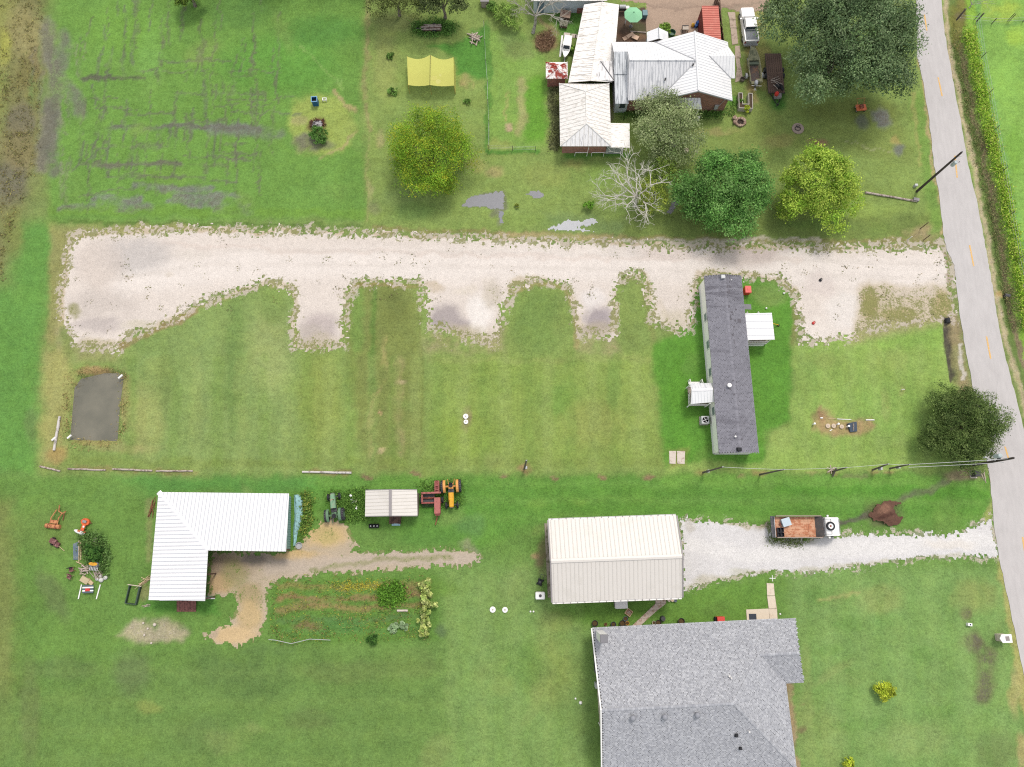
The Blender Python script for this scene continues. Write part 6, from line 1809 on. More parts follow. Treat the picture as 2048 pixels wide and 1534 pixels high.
for k in range(15):
 a = 2 * math.pi * k / 15
 mb = MB(); s = random.uniform(.16, .26); mb.lathe([(s * .7, 0), (s, s * .5), (s * .8, s * 1.2), (.001, s * 1.4)], 6); o = mb.build('stone', paint('brown_stone', (168, 142, 128), .95, .3, 4, (206, 190, 170), .25, 4), t); o.location = (.62 * math.cos(a), .55 * math.sin(a), 0); o.rotation_euler = (0, 0, a)
for k in range(7):
 mb = MB(); s = random.uniform(.16, .28); mb.lathe([(s * .7, 0), (s, s * .5), (s * .8, s * 1.1), (.001, s * 1.3)], 6); o = mb.build('stone', paint('brown_stone', None), t); o.location = (-.75 + random.uniform(-.2, .15), .25 + random.uniform(-.5, .5), random.uniform(0, .25)); o.rotation_euler = (0, 0, k)
mb = MB().lathe([(.5, .03), (.001, .05)], 14); mb.build('dark_hollow', paint('dark_earth', (70, 60, 54), .95, .3, 4), t)
p = G(1595.5, 257.5); t = thing('well_cap', 'round concrete pad with a coiled black hose on the lawn', 'concrete pad', (p.x, p.y, 0))
mb = MB().lathe([(.8, 0), (.8, .1), (.001, .1)], 24); mb.build('pad', paint('pinkish_concrete', (176, 160, 150), .9, .12, 2), t)
t2 = thing('hose', 'coiled black hose lying on the round concrete pad', 'hose', (p.x, p.y, .1))
mb = MB().tube([(.36 * math.cos(a) - .05, .30 * math.sin(a) - .05, .03 + a * .004) for a in np.linspace(0, 6.2 * 1.7, 34)], .035, 5); mb.tube([(.05 + .25 * math.cos(a), .3 + .2 * math.sin(a), .04) for a in np.linspace(0, 5.5, 16)], .03, 5); mb.build('coil', BLACK, t2)
p = G(1372, 303); mb = MB().lathe([(.3, 0), (.36, .3), (.30, .34), (.12, .3), (.001, .26)], 14); o = mb.build('stump', PALEWOOD, None); o.location = p; setp(o, 'pale round stump under the olive tree beside the farmhouse', 'stump')

# drive slabs by the pickup
for i, (a, b, c, d) in enumerate((((1455, 25), (1470, 25), (1471, 40), (1459, 40)), ((1459, 41), (1471, 41), (1473, 56), (1460, 56)), ((1461, 57), (1473, 57), (1476, 88), (1464, 90)), ((1470, 92), (1479, 92), (1482, 116), (1470, 116)), ((1471, 117), (1479, 117), (1481, 134), (1473, 134)), ((1474, 134), (1482, 134), (1486, 160), (1470, 165)))):
 mb = MB(); up = Vector((0, 0, .06)); mb.slab([G(*d) + up, G(*c) + up, G(*b) + up, G(*a) + up], .06)
 setp(mb.build('path_slab', paint('path_concrete', (206, 188, 172), .9, .12, 2, (176, 158, 142), .25, 2), None), ['topmost slab of the concrete path between red shed and white pickup', 'second slab from the top of the concrete path left of the pickup', 'long third slab of the concrete path left of the pickup', 'fourth slab of the concrete path, level with the boat bow', 'fifth slab of the concrete path beside the farmhouse gable', 'lowest and widest slab of the concrete path beside the farmhouse'][i], 'path slab', 'concrete path slabs beside the farmhouse')
p = G(1483.5, 161); mb = MB().lathe([(.3, 0), (.34, .4), (.30, .4), (.27, .1), (.001, .1)], 16); o = mb.build('flower_tub', paint('grey_tub', (120, 114, 104), .8, .15), None); o.location = p; setp(o, 'round grey tub at the lower end of the farmhouse path', 'tub')

# ------------------------------------------------------------------ vehicles by the farmhouse
def wheel(t, x, y, r, w, hub=None, name='wheel', axis='y'):
 mb = MB().lathe([(r * .62, -w / 2), (r * .94, -w / 2), (r, -w * .3), (r, w * .3), (r * .94, w / 2), (r * .62, w / 2)], 18, (x, y, r), axis, cap=False); o = mb.build(name, BLACK, t)
 mb = MB().lathe([(.001, -w * .34), (r * .62, -w * .42), (r * .62, w * .42), (.001, w * .34)], 14, (x, y, r), axis); mb.build('rim', hub or LTGREY, o)
 return o

def pickup():
 """x forward"""
 t = thing('pickup_truck', 'white crew cab pickup truck parked under the big dark tree', 'pickup', (32.55, 69.55, 0), math.pi / 2 + .04)
 def sec(x, w, z0, z1, wt=None):
  wt = wt or w
  return [(x, -w, z0), (x, -w, (z0 + z1) / 2), (x, -wt, z1), (x, wt, z1), (x, w, (z0 + z1) / 2), (x, w, z0)]
 mb = MB().loft([sec(2.85, .78, .45, .90, .68), sec(2.65, .93, .40, 1.02, .84), sec(1.2, .97, .40, 1.12, .90), sec(-.85, .97, .40, 1.12, .92), sec(-2.7, .97, .45, 1.10, .95)]); mb.build('body', WHITE_P, t)
 mb = MB().loft([sec(1.25, .90, 1.10, 1.12), sec(.55, .84, 1.10, 1.72, .74), sec(-.55, .84, 1.10, 1.76, .74), sec(-.86, .88, 1.10, 1.70, .76)]); mb.build('cab', WHITE_P, t)
 mb = MB().add([(1.18, -.80, 1.16), (1.18, .80, 1.16), (.60, .70, 1.70), (.60, -.70, 1.70)], [(0, 1, 2, 3)]); mb.v = [(x + .02, y, z + .025) for x, y, z in mb.v]; mb.build('windscreen', DARKGLASS, t)
 for s in (-1, 1):
  for a, b in ((.5, -.02), (-.1, -.6)):
   mb = MB().add([(a + .2 * (a > .3), s * .885, 1.16), (b, s * .885, 1.16), (b, s * .775, 1.64), (a - .05, s * .775, 1.64)], [(0, 1, 2, 3), (3, 2, 1, 0)]); mb.build('side_window', DARKGLASS, t)
  mb = MB().box(.75, .95, s * 1.0 - .02, s * 1.0 + .02, 1.05, 1.13); mb.box(.72, .92, s * 1.12 - .12, s * 1.12 + .12, 1.06, 1.26); mb.build('wing_mirror', WHITE_P, t)
  mb = MB().box(-2.74, -2.62, s * .86 - .09, s * .86 + .09, .75, 1.06); mb.build('tail_light', paint('tail_red', (170, 36, 36), .3, .05), t)
  mb = MB().box(2.70, 2.82, s * .6 - .16, s * .6 + .16, .72, .88); mb.build('headlight', LTGREY, t)
  for x in (1.85, -1.75): wheel(t, x, s * .86, .39, .26)
 mb = MB().add([(-.88, -.72, 1.16), (-.88, .72, 1.16), (-.90, .70, 1.66), (-.90, -.70, 1.66)], [(3, 2, 1, 0)]); mb.build('rear_window', DARKGLASS, t)
 mb = MB().box(-2.6, -.98, -.80, .80, 1.125, 1.14); b = mb.build('bed_floor', paint('bed_liner', (126, 132, 140), .6, .12, 3), t)
 for k in range(9):
  mb = MB().box(-2.55, -1.0, -.74 + k * .175, -.66 + k * .175, 1.14, 1.155); mb.build('bed_rib', paint('bed_rib', (142, 148, 156), .6, .1), b)
 mb = MB()
 for a in ((-2.72, -.92, -.97, -.82), (-2.72, -.92, .82, .97), (-2.74, -2.62, -.82, .82)): mb.box(*a, 1.12, 1.30)
 mb.build('bed_sides', WHITE_P, t)
 mb = MB().box(-2.95, -2.74, -.92, .92, .42, .66); mb.build('rear_bumper', GALV, t)
 mb = MB().box(-2.80, -2.755, -.74, .74, .68, 1.14); mb.build('tailgate', paint('tailgate_grey', (196, 202, 208), .5, .08), t)
pickup()

def fishing_boat():
 t = thing('fishing_boat', 'olive camouflage flat boat with an outboard on its trailer behind the white pickup', 'boat', (32.75, 63.3, .45), math.pi / 2 + .03)
 camo = paint('camo_hull', (168, 166, 132), .7, .2, 1.5, (122, 126, 100), .35, 1.6)
 def sec(x, w, z0, z1): return [(x, -w, z1), (x, -w * .86, z0), (x, w * .86, z0), (x, w, z1), (x, w - .13, z1), (x, w * .74, z0 + .12), (x, -w * .74, z0 + .12), (x, -w + .13, z1)]
 mb = MB().loft([sec(-2.7, .82, .1, .62), sec(-.5, .86, .08, .66), sec(1.0, .78, .1, .7), sec(2.0, .52, .2, .76), sec(2.65, .24, .42, .8)]); mb.build('hull', camo, t)
 mb = MB().add([(2.6, -.2, .78), (2.6, .2, .78), (1.9, .48, .74), (.55, .72, .68), (.55, -.72, .68), (1.9, -.48, .74)], [(0, 1, 2, 3, 4, 5)]); mb.build('bow_deck', paint('camo_deck', (150, 152, 122), .8, .2, 2, (110, 116, 92), .35, 2), t)
 mb = MB().box(-2.3, .5, -.62, .62, .21, .225); mb.build('floor', paint('boat_floor', (112, 100, 96), .8, .2, 2, (140, 110, 90), .3, 2), t)
 mb = MB().box(.1, .5, -.68, .68, .22, .52); mb.build('bench', paint('grey_green_bench', (116, 128, 112), .8, .2, 2), t)
 mb = MB().box(-2.65, -2.2, -.7, -.05, .22, .6); mb.build('rear_locker', camo, t)
 tm = thing('outboard_motor', 'grey outboard motor tilted at the stern of the camouflage boat', 'outboard', tuple(Vector((32.75 - .1, 60.35, 1.05))), math.pi / 2)
 mb = MB().lathe([(.001, -.05), (.24, 0), (.30, .18), (.26, .38), (.12, .50), (.001, .52)], 14); o = mb.build('cowl', paint('grey_cowl', (196, 200, 210), .35, .06), tm, smooth=True); o.scale = (1.25, .85, 1); o.location = (0, -.05, 0)
 mb = MB().tube([(-.1, 0, 0), (-.55, 0, -.35)], [.11, .08], 8); mb.build('shaft', DKGREY, tm)
 mb = MB().tube([(-.5, 0, -.3), (-.75, 0, -.3)], [.09, .05], 8); mb.box(-.78, -.74, -.22, .22, -.33, -.27); mb.build('propeller', LTGREY, tm)
 mb = MB().tube([(-.28, -.85, -.1), (-.24, .5, -.1)], .03, 6); mb.build('steering_bar', TRIM, tm)
 tr = thing('boat_trailer', 'galvanised trailer under the olive camouflage boat', 'trailer', (32.75, 63.3, 0), math.pi / 2 + .03)
 mb = MB()
 for s in (-1, 1): mb.box(-2.5, 1.4, s * .62 - .05, s * .62 + .05, .38, .48)
 mb.build('frame', GALV, tr)
 mb = MB().box(1.3, 3.9, -.05, .05, .38, .48); mb.build('tongue', GALV, tr)
 mb = MB().box(-1.3, -1.2, -1.0, 1.0, .25, .36); mb.build('axle', GALV, tr)
 for s in (-1, 1):
  wheel(tr, -1.25, s * 1.06, .30, .2)
  mb = MB().loft([[(-1.25 + .42 * math.cos(a), s * 1.06 + d, .3 + .42 * math.sin(a)) for a in np.linspace(.2, math.pi - .2, 8)] for d in (-.14, .14)], close=False); mb.build('mudguard', GALV, tr)
fishing_boat()

def flatbed():
 t = thing('flatbed_trailer', 'dark plank flatbed trailer half hidden under the big dark tree', 'trailer', (35.55, 61.8, 0), 0)
 mb = MB().box(-1.1, 1.1, -2.6, 3.5, .55, .66); mb.build('frame', DKGREY, t)
 for k in range(8):
  mb = MB().box(-1.08 + k * .272, -.84 + k * .272, -2.55, 3.45, .661, .70); mb.build('plank', paint('dark_planks', (110, 90, 80), .9, .3, 2), t)
 mb = MB().box(-.36, .52, -3.4, -2.8, .45, .9); mb.build('tongue_box', GREY_TRIM, t)
 for s in (-1, 1):
  mb = MB().tube([(s * .8, -2.6, .5), (.05, -4.4, .5)], .06, 6); mb.build('tongue', BLACK, t)
 mb = MB().tube([(.05, -4.2, 0), (.05, -4.2, .75)], .06, 6); mb.build('jack', DKGREY, t)
 for s in (-1, 1):
  for y in (.2, 1.1): wheel(t, s * 1.22, y, .36, .24, axis='x')
 mb = MB().lathe([(.25, 0), (.28, .3), (.2, .5), (.001, .52)], 12); o = mb.build('red_fuel_can', RED_P, None); o.location = (35.35, 58.75, .9); setp(o, 'red fuel can on the tongue box of the dark flatbed trailer', 'fuel can')
 t2 = stick_pile('scrap_branches', 'tangle of dark scrap and grey branches lying on the flatbed trailer', 1556, 160, 10, 1.3, .05, .3, WOOD_G, 'scrap')
 t2.location = (35.6, 60.6, .70)
 t3 = thing('scrap_bundle', 'dark oily scrap bundle on the flatbed trailer beside the branches', 'scrap', (35.85, 60.1, .705))
 for k in range(6):
  mb = MB().box(-.3, .3, -.15, .15, 0, .2); o = mb.build('scrap_piece', BLACK, t3); o.location = (random.uniform(-.4, .4), random.uniform(-.5, .7), .05 * k * .6); o.rotation_euler = (random.uniform(-.2, .2), random.uniform(-.2, .2), random.uniform(0, 3))
flatbed()
t = thing('orange_cart', 'orange mower cart half under the lower edge of the big dark tree', 'cart', tuple(G(1719, 219)), .1)
mb = MB().box(-.62, .62, -.4, .4, .3, .5, top=1.1); mb.build('deck', paint('bright_orange', (232, 128, 84), .6, .12, 3), t)
mb = MB().box(-.2, .25, -.2, .3, .5, .75); mb.build('engine', RUST, t)
mb = MB().tube([(-.4, .35, .4), (-.55, 1.1, .9), (.55, 1.1, .9), (.4, .35, .4)], .035, 6); mb.build('handle', ORANGE, t)
for x in (-.55, .55):
 for y in (-.3, .3): wheel(t, x, y, .17, .1, axis='x')

# ------------------------------------------------------------------ farm machines and the truck below the lot
def lug_tyre(t, x, y, r, w, axis='x', hub=None):
 mb = MB().lathe([(r * .55, -w / 2), (r * .92, -w / 2), (r * .97, -w * .3), (r * .97, w * .3), (r * .92, w / 2), (r * .55, w / 2)], 20, (x, y, r), axis, cap=False); o = mb.build('tyre', paint('dusty_tyre', (84, 84, 90), .85, .25, 4), t)
 mb = MB()
 for k in range(16):
  a = 2 * math.pi * k / 16
  for s in (-1, 1):
   a2 = a + s * .10
   c = Vector((x, y + r * .98 * math.cos(a2), r + r * .98 * math.sin(a2))) if axis == 'x' else Vector((x + r * .98 * math.cos(a2), y, r + r * .98 * math.sin(a2)))
   tn = Vector((0, -math.sin(a2), math.cos(a2))) if axis == 'x' else Vector((-math.sin(a2), 0, math.cos(a2)))
   ax = Vector((1, 0, 0)) if axis == 'x' else Vector((0, 1, 0))
   n = (c - Vector((x, y, r))).normalized()
   p, q = c + ax * s * w * .03, c + ax * s * w * .48 + tn * .10
   mb.add([p - tn * .03 + n * .03, p + tn * .03 + n * .03, q + tn * .03 + n * .03, q - tn * .03 + n * .03, p - tn * .04 - n * .02, p + tn * .04 - n * .02, q + tn * .04 - n * .02, q - tn * .04 - n * .02],
     [(0, 1, 2, 3), (0, 4, 5, 1), (1, 5, 6, 2), (2, 6, 7, 3), (3, 7, 4, 0)])
 mb.build('tread_lugs', BLACK, o, kind='stuff')
 mb = MB().lathe([(.001, -w * .2), (r * .3, -w * .2), (r * .56, -w * .4), (r * .56, w * .4), (r * .3, w * .2), (.001, w * .2)], 14, (x, y, r), axis); mb.build('rim', hub or LTGREY, o)

def tractor(label, loc, rz, hood, fender, seatm, hub, group='old tractors beside the sheds', wide=.92):
 """y forward"""
 t = thing('tractor', label, 'tractor', loc, rz, group)
 mb = MB().loft([[(-w, y, .78), (-w, y, h - .1), (-w * .6, y, h), (w * .6, y, h), (w, y, h - .1), (w, y, .78)] for y, w, h in ((.15, .30, 1.34), (.9, .30, 1.36), (1.75, .25, 1.32), (1.86, .20, 1.22))]); mb.build('hood', hood, t)
 mb = MB().box(-.2, .2, 1.86, 1.94, .62, 1.2); mb.build('grille', DKGREY, t)
 mb = MB().box(-.22, .22, -.9, 1.5, .5, .8); mb.box(-.28, .28, -.95, -.3, .55, 1.0); mb.build('chassis', fender, t)
 mb = MB().box(-.34, .34, -.25, .15, .78, .90); mb.build('footplate', DKGREY, t)
 mb = MB().lathe([(.001, 0), (.24, .02), (.25, .07), (.22, .09), (.001, .08)], 14, (0, -.72, 1.05)); mb.build('seat', seatm, t)
 mb = MB().box(-.2, .2, -.98, -.90, 1.05, 1.38); mb.build('backrest', seatm, t)
 mb = MB()
 mb.tube([(.17 * math.cos(a), -.2 + .15 * math.sin(a), 1.42 + .07 * math.sin(a)) for a in np.linspace(0, 2 * math.pi, 14)], .02, 5); mb.tube([(0, .15, 1.1), (0, -.2, 1.42)], .022, 5); mb.build('steering_wheel', BLACK, t)
 mb = MB().tube([(.18, 1.1, 1.3), (.18, 1.1, 1.95)], .04, 7); mb.build('exhaust', RUST, t)
 for s in (-1, 1):
  mb = MB().loft([[(s * (wide - .22) + d, -.62 + .80 * math.cos(a), .72 + .80 * math.sin(a)) for a in np.linspace(.35, 2.7, 8)] for d in (-.15, .15)], close=False); mb.loft([[(s * (wide - .22) + d, -.62 + .76 * math.cos(a), .72 + .76 * math.sin(a)) for a in np.linspace(.35, 2.7, 8)] for d in (-.15, .15)], close=False); mb.build('fender', fender, t)
  lug_tyre(t, s * wide, -.62, .72, .40, 'x', hub)
  lug_tyre(t, s * .66, 1.55, .36, .2, 'x', hub)
 mb = MB().box(-.62, .62, 1.5, 1.6, .34, .44); mb.build('front_axle', DKGREY, t)
 mb = MB().box(-.85, .85, -.72, -.52, .62, .82); mb.build('rear_axle', fender, t)
 for s in (-1, 1):
  mb = MB().tube([(s * .3, -.9, .6), (s * .4, -1.5, .45)], .035, 6); mb.build('lift_arm', fender, t)
 return t
GREENT = paint('faded_green_paint', (136, 178, 144), .65, .12, 3, (176, 160, 140), .2, 3)
GREEN_D = paint('dull_green_paint', (112, 148, 116), .7, .2, 3)
YEL = paint('sunny_yellow_paint', (240, 182, 52), .6, .08, 2, (220, 150, 60), .2, 3)
YELO = paint('faded_orange_yellow', (236, 172, 96), .65, .12, 2)
p = G(671.5, 1020)
tractor('faded green old tractor parked nose up above the tan dirt mound', (p.x, p.y, 0), .13, GREENT, GREEN_D, BLACK, GREEN_D)
p = G(903.5, 984)
o = tractor('yellow old tractor with orange fenders parked nose down beside the red baler', (p.x, p.y, 0), math.pi + .06, YEL, YELO, BLACK, LTGREY, wide=.98)
def loader():
 t = thing('front_bumper_bar', 'dark bumper bar lying in front of the yellow tractor', 'bar', tuple(G(907, 1009)), .05)
 mb = MB().box(-.75, .75, -.06, .06, .05, .2); mb.build('bar', DKGREY, t)
loader()

def baler():
 p = G(876, 998)
 t = thing('hay_baler', 'rusty red hay baler between the small shed and the yellow tractor', 'baler', (p.x, p.y, 0), .03)
 RB = paint('faded_red_paint', (174, 96, 92), .7, .14, 2, (140, 76, 70), .3, 3)
 RB2 = paint('pinkish_red_paint', (190, 116, 110), .7, .14, 2, (150, 90, 84), .25, 3)
 mb = MB().box(-.32, .38, -1.75, .1, .55, 1.25); mb.build('bale_chamber', RB2, t)
 mb = MB().box(-.26, .32, -1.95, -1.75, .6, 1.0); mb.build('chamber_end', RB, t)
 mb = MB().box(-.28, .22, .75, 2.1, .7, .82)
 mb.build('bale_chute', RB, t)
 for x in (-.26, .20):
  mb = MB().box(x - .04, x + .06, .75, 2.05, .82, 1.0); mb.build('chute_rail', RB2, t)
 for y in (1.0, 1.5):
  mb = MB().box(-.28, .24, y, y + .08, 1.0, 1.06); mb.build('cross_bar', RB2, t)
 mb = MB().box(-1.85, .45, .58, .78, .6, 1.15); mb.build('pickup_frame', RB2, t)
 mb = MB().box(-1.85, .45, -.55, -.38, .5, .95); mb.build('pickup_frame', RB, t)
 mb = MB().box(-1.85, -1.68, -.38, .58, .5, 1.0); mb.build('end_plate', RB2, t)
 mb = MB().box(-1.68, -.35, -.38, .58, .42, .5); mb.build('pickup_floor', DKGREY, t)
 mb = MB().tube([(-1.68, .1, .7), (-.32, .1, .7)], .09, 8)
 for k in range(14): mb.tube([(-1.6 + k * .095, .1, .7), (-1.6 + k * .095, .1 + .22 * math.cos(k), .7 + .22 * abs(math.sin(k)))], .015, 4)
 mb.build('feed_auger', RUST, t)
 mb = MB()
 for k in range(20):
  x = -1.8 + k * .078
  mb.tube([(x, -.55, .5), (x + .02, -.85, .28), (x, -.95, .08)], .014, 4)
 mb.build('pickup_tines', DKGREY, t, kind='stuff')
 mb = MB().tube([(0, -1.9, .6), (-.28, -3.0, .35)], .06, 6); mb.build('drawbar', RUST, t)
 for x in (-1.95, .58): lug_tyre(t, x, -.1, .36, .22, 'x', RB)
baler()

def flatbed_truck():
 p = G(1600, 1054)
 t = thing('cargo_truck', 'white cab truck with a rusty open cargo bed beside the shell drive', 'truck', (p.x, p.y, 0), .0)
 W2 = 1.22
 mb = MB().box(-3.5, 2.0, -.4, .4, .55, .8); mb.build('chassis', DKGREY, t)
 fl = paint('rusty_plank_bed', (228, 178, 146), .85, .16, 2, (204, 138, 104), .34, 2.4)
 for k in range(8):
  mb = MB().box(-3.3, 1.35, -W2 + .06 + k * .29, -W2 + .06 + k * .29 + .28, 1.0, 1.05); mb.build('bed_plank', fl, t)
 mb = MB().box(.55, .575, -W2 + .06, W2 - .06, 1.052, 1.058); mb.build('bed_joint', RUST, t)
 sd = paint('dark_side_board', (96, 98, 104), .8, .25, 2, (130, 128, 130), .25, 3)
 rm = paint('worn_grey_rail', (176, 160, 150), .8, .2, 3)
 for s in (-1, 1):
  mb = MB().box(-3.34, 1.9, s * W2 - .03, s * W2 + .03, 1.0, 1.62); b = mb.build('side_board', sd, t)
  mb = MB().box(-3.34, 1.9, s * W2 - .05, s * W2 + .05, 1.62, 1.68); mb.build('top_rail', rm, b)
 mb = MB().add([(-3.34, -W2, 1.02), (-3.34, W2, 1.02), (-3.86, W2, 1.4), (-3.86, -W2, 1.4), (-3.36, -W2, .95), (-3.36, W2, .95), (-3.90, W2, 1.33), (-3.90, -W2, 1.33)], [(0, 1, 2, 3), (7, 6, 5, 4), (0, 4, 5, 1), (2, 6, 7, 3), (1, 5, 6, 2), (3, 7, 4, 0)]); mb.build('tailgate', sd, t)
 mb = MB().box(-3.37, -3.31, -W2, W2, 1.05, 1.12); mb.build('tail_rail', LTGREY, t)
 mb = MB().add([(1.35, -W2 + .04, 1.06), (1.35, W2 - .04, 1.06), (1.95, W2 - .04, 1.85), (1.95, -W2 + .04, 1.85), (1.97, -W2 + .04, 1.0), (1.97, W2 - .04, 1.0)], [(0, 1, 2, 3), (3, 2, 5, 4), (0, 3, 4), (1, 5, 2)]); mb.build('bulkhead', paint('grey_bulkhead', (100, 98, 98), .8, .2, 2, (124, 110, 104), .25, 3), t)
 # cab over the engine
 def sec(x, w, z1, wt): return [(x, -w, .7), (x, -w, 1.5), (x, -wt, z1), (x, wt, z1), (x, w, 1.5), (x, w, .7)]
 mb = MB().loft([sec(2.15, 1.08, 2.1, 1.02), sec(2.35, 1.1, 2.2, 1.04), sec(3.55, 1.1, 2.22, 1.02), sec(3.82, 1.02, 1.9, .86), sec(3.9, .96, 1.1, .9)]); mb.build('cab', WHITE_P, t)
 mb = MB().add([(3.64, -.84, 2.14), (3.64, .84, 2.14), (3.90, .84, 1.62), (3.90, -.84, 1.62)], [(0, 3, 2, 1), (0, 1, 2, 3)]); mb.v = [(x + .03, y, z + .02) for x, y, z in mb.v]; mb.build('windscreen', DARKGLASS, t)
 for s in (-1, 1):
  mb = MB().add([(2.7, s * 1.105, 1.52), (3.5, s * 1.105, 1.52), (3.4, s * 1.055, 2.08), (2.75, s * 1.055, 2.08)], [(0, 1, 2, 3), (3, 2, 1, 0)]); mb.build('side_window', DARKGLASS, t)
  mb = MB().box(2.45, 2.62, s * 1.22 - .1, s * 1.22 + .1, 1.7, 1.95); mb.tube([(2.6, s * 1.05, 1.7), (2.55, s * 1.25, 1.75)], .02, 5); mb.build('wing_mirror', WHITE_P, t)
  mb = MB().box(3.88, 3.94, s * .72 - .13, s * .72 + .13, .9, 1.12); mb.build('headlight', LTGREY, t)
  for x, r in ((3.05, .46), (-2.0, .5), (-.95, .5)): wheel(t, x, s * 1.0, r, .3)
 mb = MB().box(3.88, 4.0, -1.02, 1.02, .6, .82); mb.build('bumper', GALV, t)
 mb = MB().box(2.02, 2.15, -.95, .95, 1.0, 1.7); mb.build('engine_deck', GREY_TRIM, t)
 mb = MB()
 for y in (-.85, .85): mb.tube([(2.1, y, 1.0), (2.1, y, 2.24), (2.72, y, 2.26)], .03, 6)
 mb.tube([(2.72, -.85, 2.26), (2.72, .85, 2.26)], .03, 6); mb.build('rack', LTGREY, t)
 t2 = thing('spare_wheel', 'spare wheel with a white rim lying on the truck cab roof', 'spare wheel', (p.x + 2.55, p.y + .05, 2.31))
 mb = MB().lathe([(.30, -.06), (.46, -.06), (.5, 0), (.5, .14), (.46, .2), (.30, .2)], 24, cap=False); mb.build('tyre', BLACK, t2)
 mb = MB().lathe([(.12, .10), (.20, .12), (.30, .16), (.30, 0), (.12, 0)], 20, cap=False); mb.build('rim', WHITE_P, t2)
 mb = MB().lathe([(.11, .02), (.11, .12), (.001, .13)], 12); mb.build('hub', RUST, t2)
 t3 = thing('cool_box', 'pale blue grey cool box lying in the rusty truck bed', 'box', (p.x - 2.15, p.y + .52, 1.055), .28)
 pb = paint('pale_blue_box', (186, 208, 224), .5, .1, 2)
 mb = MB().box(-.45, .45, -.42, .42, 0, .5); mb.build('body', pb, t3)
 mb = MB().box(-.49, .49, -.46, .46, .5, .56); mb.build('lid', paint('pale_blue_lid', (206, 224, 236), .4, .08, 2), t3)
 for i, (dx, dy) in enumerate(((-3.0, -.35), (-2.62, -.35), (-3.0, -.88), (-2.62, -.88))):
  t4 = thing('plastic_crate', ['black plastic crate in the truck bed, tailgate side, nearest the cool box', 'black plastic crate in the truck bed, cab side, nearest the cool box', 'black plastic crate in the truck bed corner by the tailgate', 'black plastic crate in the truck bed against the side board, cab side'][i], 'crate', (p.x + dx, p.y + dy, 1.055), 0, 'black crates in the truck bed')
  mb = MB().box(-.17, .17, -.24, .24, 0, .03)
  for a in ((-.18, -.15, -.25, .25), (.15, .18, -.25, .25), (-.15, .15, -.25, -.22), (-.15, .15, .22, .25)): mb.box(*a, .03, .34)
  mb.build('shell', paint('charcoal_plastic', (62, 62, 70), .7, .15, 4), t4)
 mb = MB().lathe([(.1, 0), (.12, .18), (.05, .22), (.001, .22)], 8); o = mb.build('rusty_can', RUST, None); o.location = (p.x - 2.75, p.y + .3, 1.055); setp(o, 'small rusty can beside the cool box in the truck bed', 'can')
flatbed_truck()

# ------------------------------------------------------------------ junk row left of the L-shaped shed
def roller():
 p = G(115, 1040)
 t = thing('land_roller', 'pale orange steel land roller lying in the left grass', 'roller', (p.x, p.y, 0), -.1)
 mb = MB().lathe([(.001, -.85), (.26, -.85), (.26, .85), (.001, .85)], 14, (-.2, -.75, .26), 'x'); mb.build('drum', ORANGE, t)
 for x in (-.55, .35):
  mb = MB().lathe([(.265, -.05), (.29, -.05), (.29, .05), (.265, .05)], 14, (x - .15, -.75, .26), 'x'); mb.build('drum_band', RUST, t)
 mb = MB().box(-.5, .28, -.42, -.02, .35, .5); mb.build('weight_box', ORANGE, t)
 for x0, x1, y1 in ((-.52, -.15, 1.2), (.35, .6, .9)):
  mb = MB().tube([(x0, -.7, .4), (x0, .2, .45), (x1, y1, .35)], .06, 6); mb.build('arm', ORANGE, t)
 p = G(127, 1025)
 t = thing('orange_hitch_frame', 'rusty orange hitch frame beside the pale orange roller', 'farm implement', (p.x, p.y, 0), -.1)
 mb = MB().tube([(-.35, .8, .5), (-.4, .1, .3), (.1, -.15, .3), (.5, .15, .45)], .07, 6); mb.build('frame', ORANGE, t)
 mb = MB().tube([(.3, -.1, .3), (.2, -.9, .1)], .05, 6); mb.build('leg', RUST, t)
roller()
def mower():
 p = G(172, 1049)
 t = thing('mower_deck', 'bright orange mower deck with a white mark in the left grass', 'mower', (p.x, p.y, 0), -.25)
 om = paint('bright_orange_red', (238, 116, 66), .6, .12, 3, (200, 80, 50), .25, 4)
 mb = MB().loft([[(.5 * math.cos(a), .3 + .42 * math.sin(a), z) for a in np.linspace(0, 2 * math.pi, 13)[:-1]] for z in (.12, .4)]); mb.build('deck', om, t)
 mb = MB().box(-.18, .22, -.75, .05, .3, .42); mb.build('arm', om, t)
 mb = MB().box(-.55, -.25, -.95, -.75, .15, .3); mb.box(.1, .4, -.9, -.72, .15, .3); mb.build('skid', om, t)
 mb = MB().box(-.22, .22, .2, .48, .4, .58); mb.build('gearbox', GREY_TRIM, t)
 mb = MB().box(-.02, .16, -.35, -.15, .42, .47); mb.build('white_decal', WHITE_P, t)
 for s in (-1, 1):
  mb = MB().tube([(s * .5, .3, .3), (s * .72, .35, .15)], .05, 6); mb.build('wheel_arm', RUST, t)
mower()
p = G(161, 1064.5)
t = thing('white_sheet_bundle', 'white plastic bundle just below the orange mower deck', 'bundle', (p.x, p.y, 0), -.35)
mb = MB().loft([[(x, w * math.cos(a), .12 + .11 * math.sin(a) + dz) for a in np.linspace(0, 2 * math.pi, 8)[:-1]] for x, w, dz in ((-.7, .1, 0), (-.4, .2, .03), (0, .24, 0), (.35, .26, .05), (.6, .15, 0))]); mb.build('bundle', TRIM, t, smooth=True)
p = G(191, 1080); mb = MB().lathe([(.28, 0), (.34, .1), (.2, .25), (.001, .28)], 9); o = mb.build('white_lump', CONC_W, None, smooth=True); o.location = p; setp(o, 'pale lump half hidden in weeds above the dark shrub', 'rock')
p = G(115, 1085)
t = thing('seed_planter', 'small dark brown planter implement with a thin pole in the left grass', 'farm implement', (p.x, p.y, 0), -.4)
BR = paint('dark_rust_brown', (126, 84, 84), .8, .25, 3, (170, 130, 126), .25, 4)
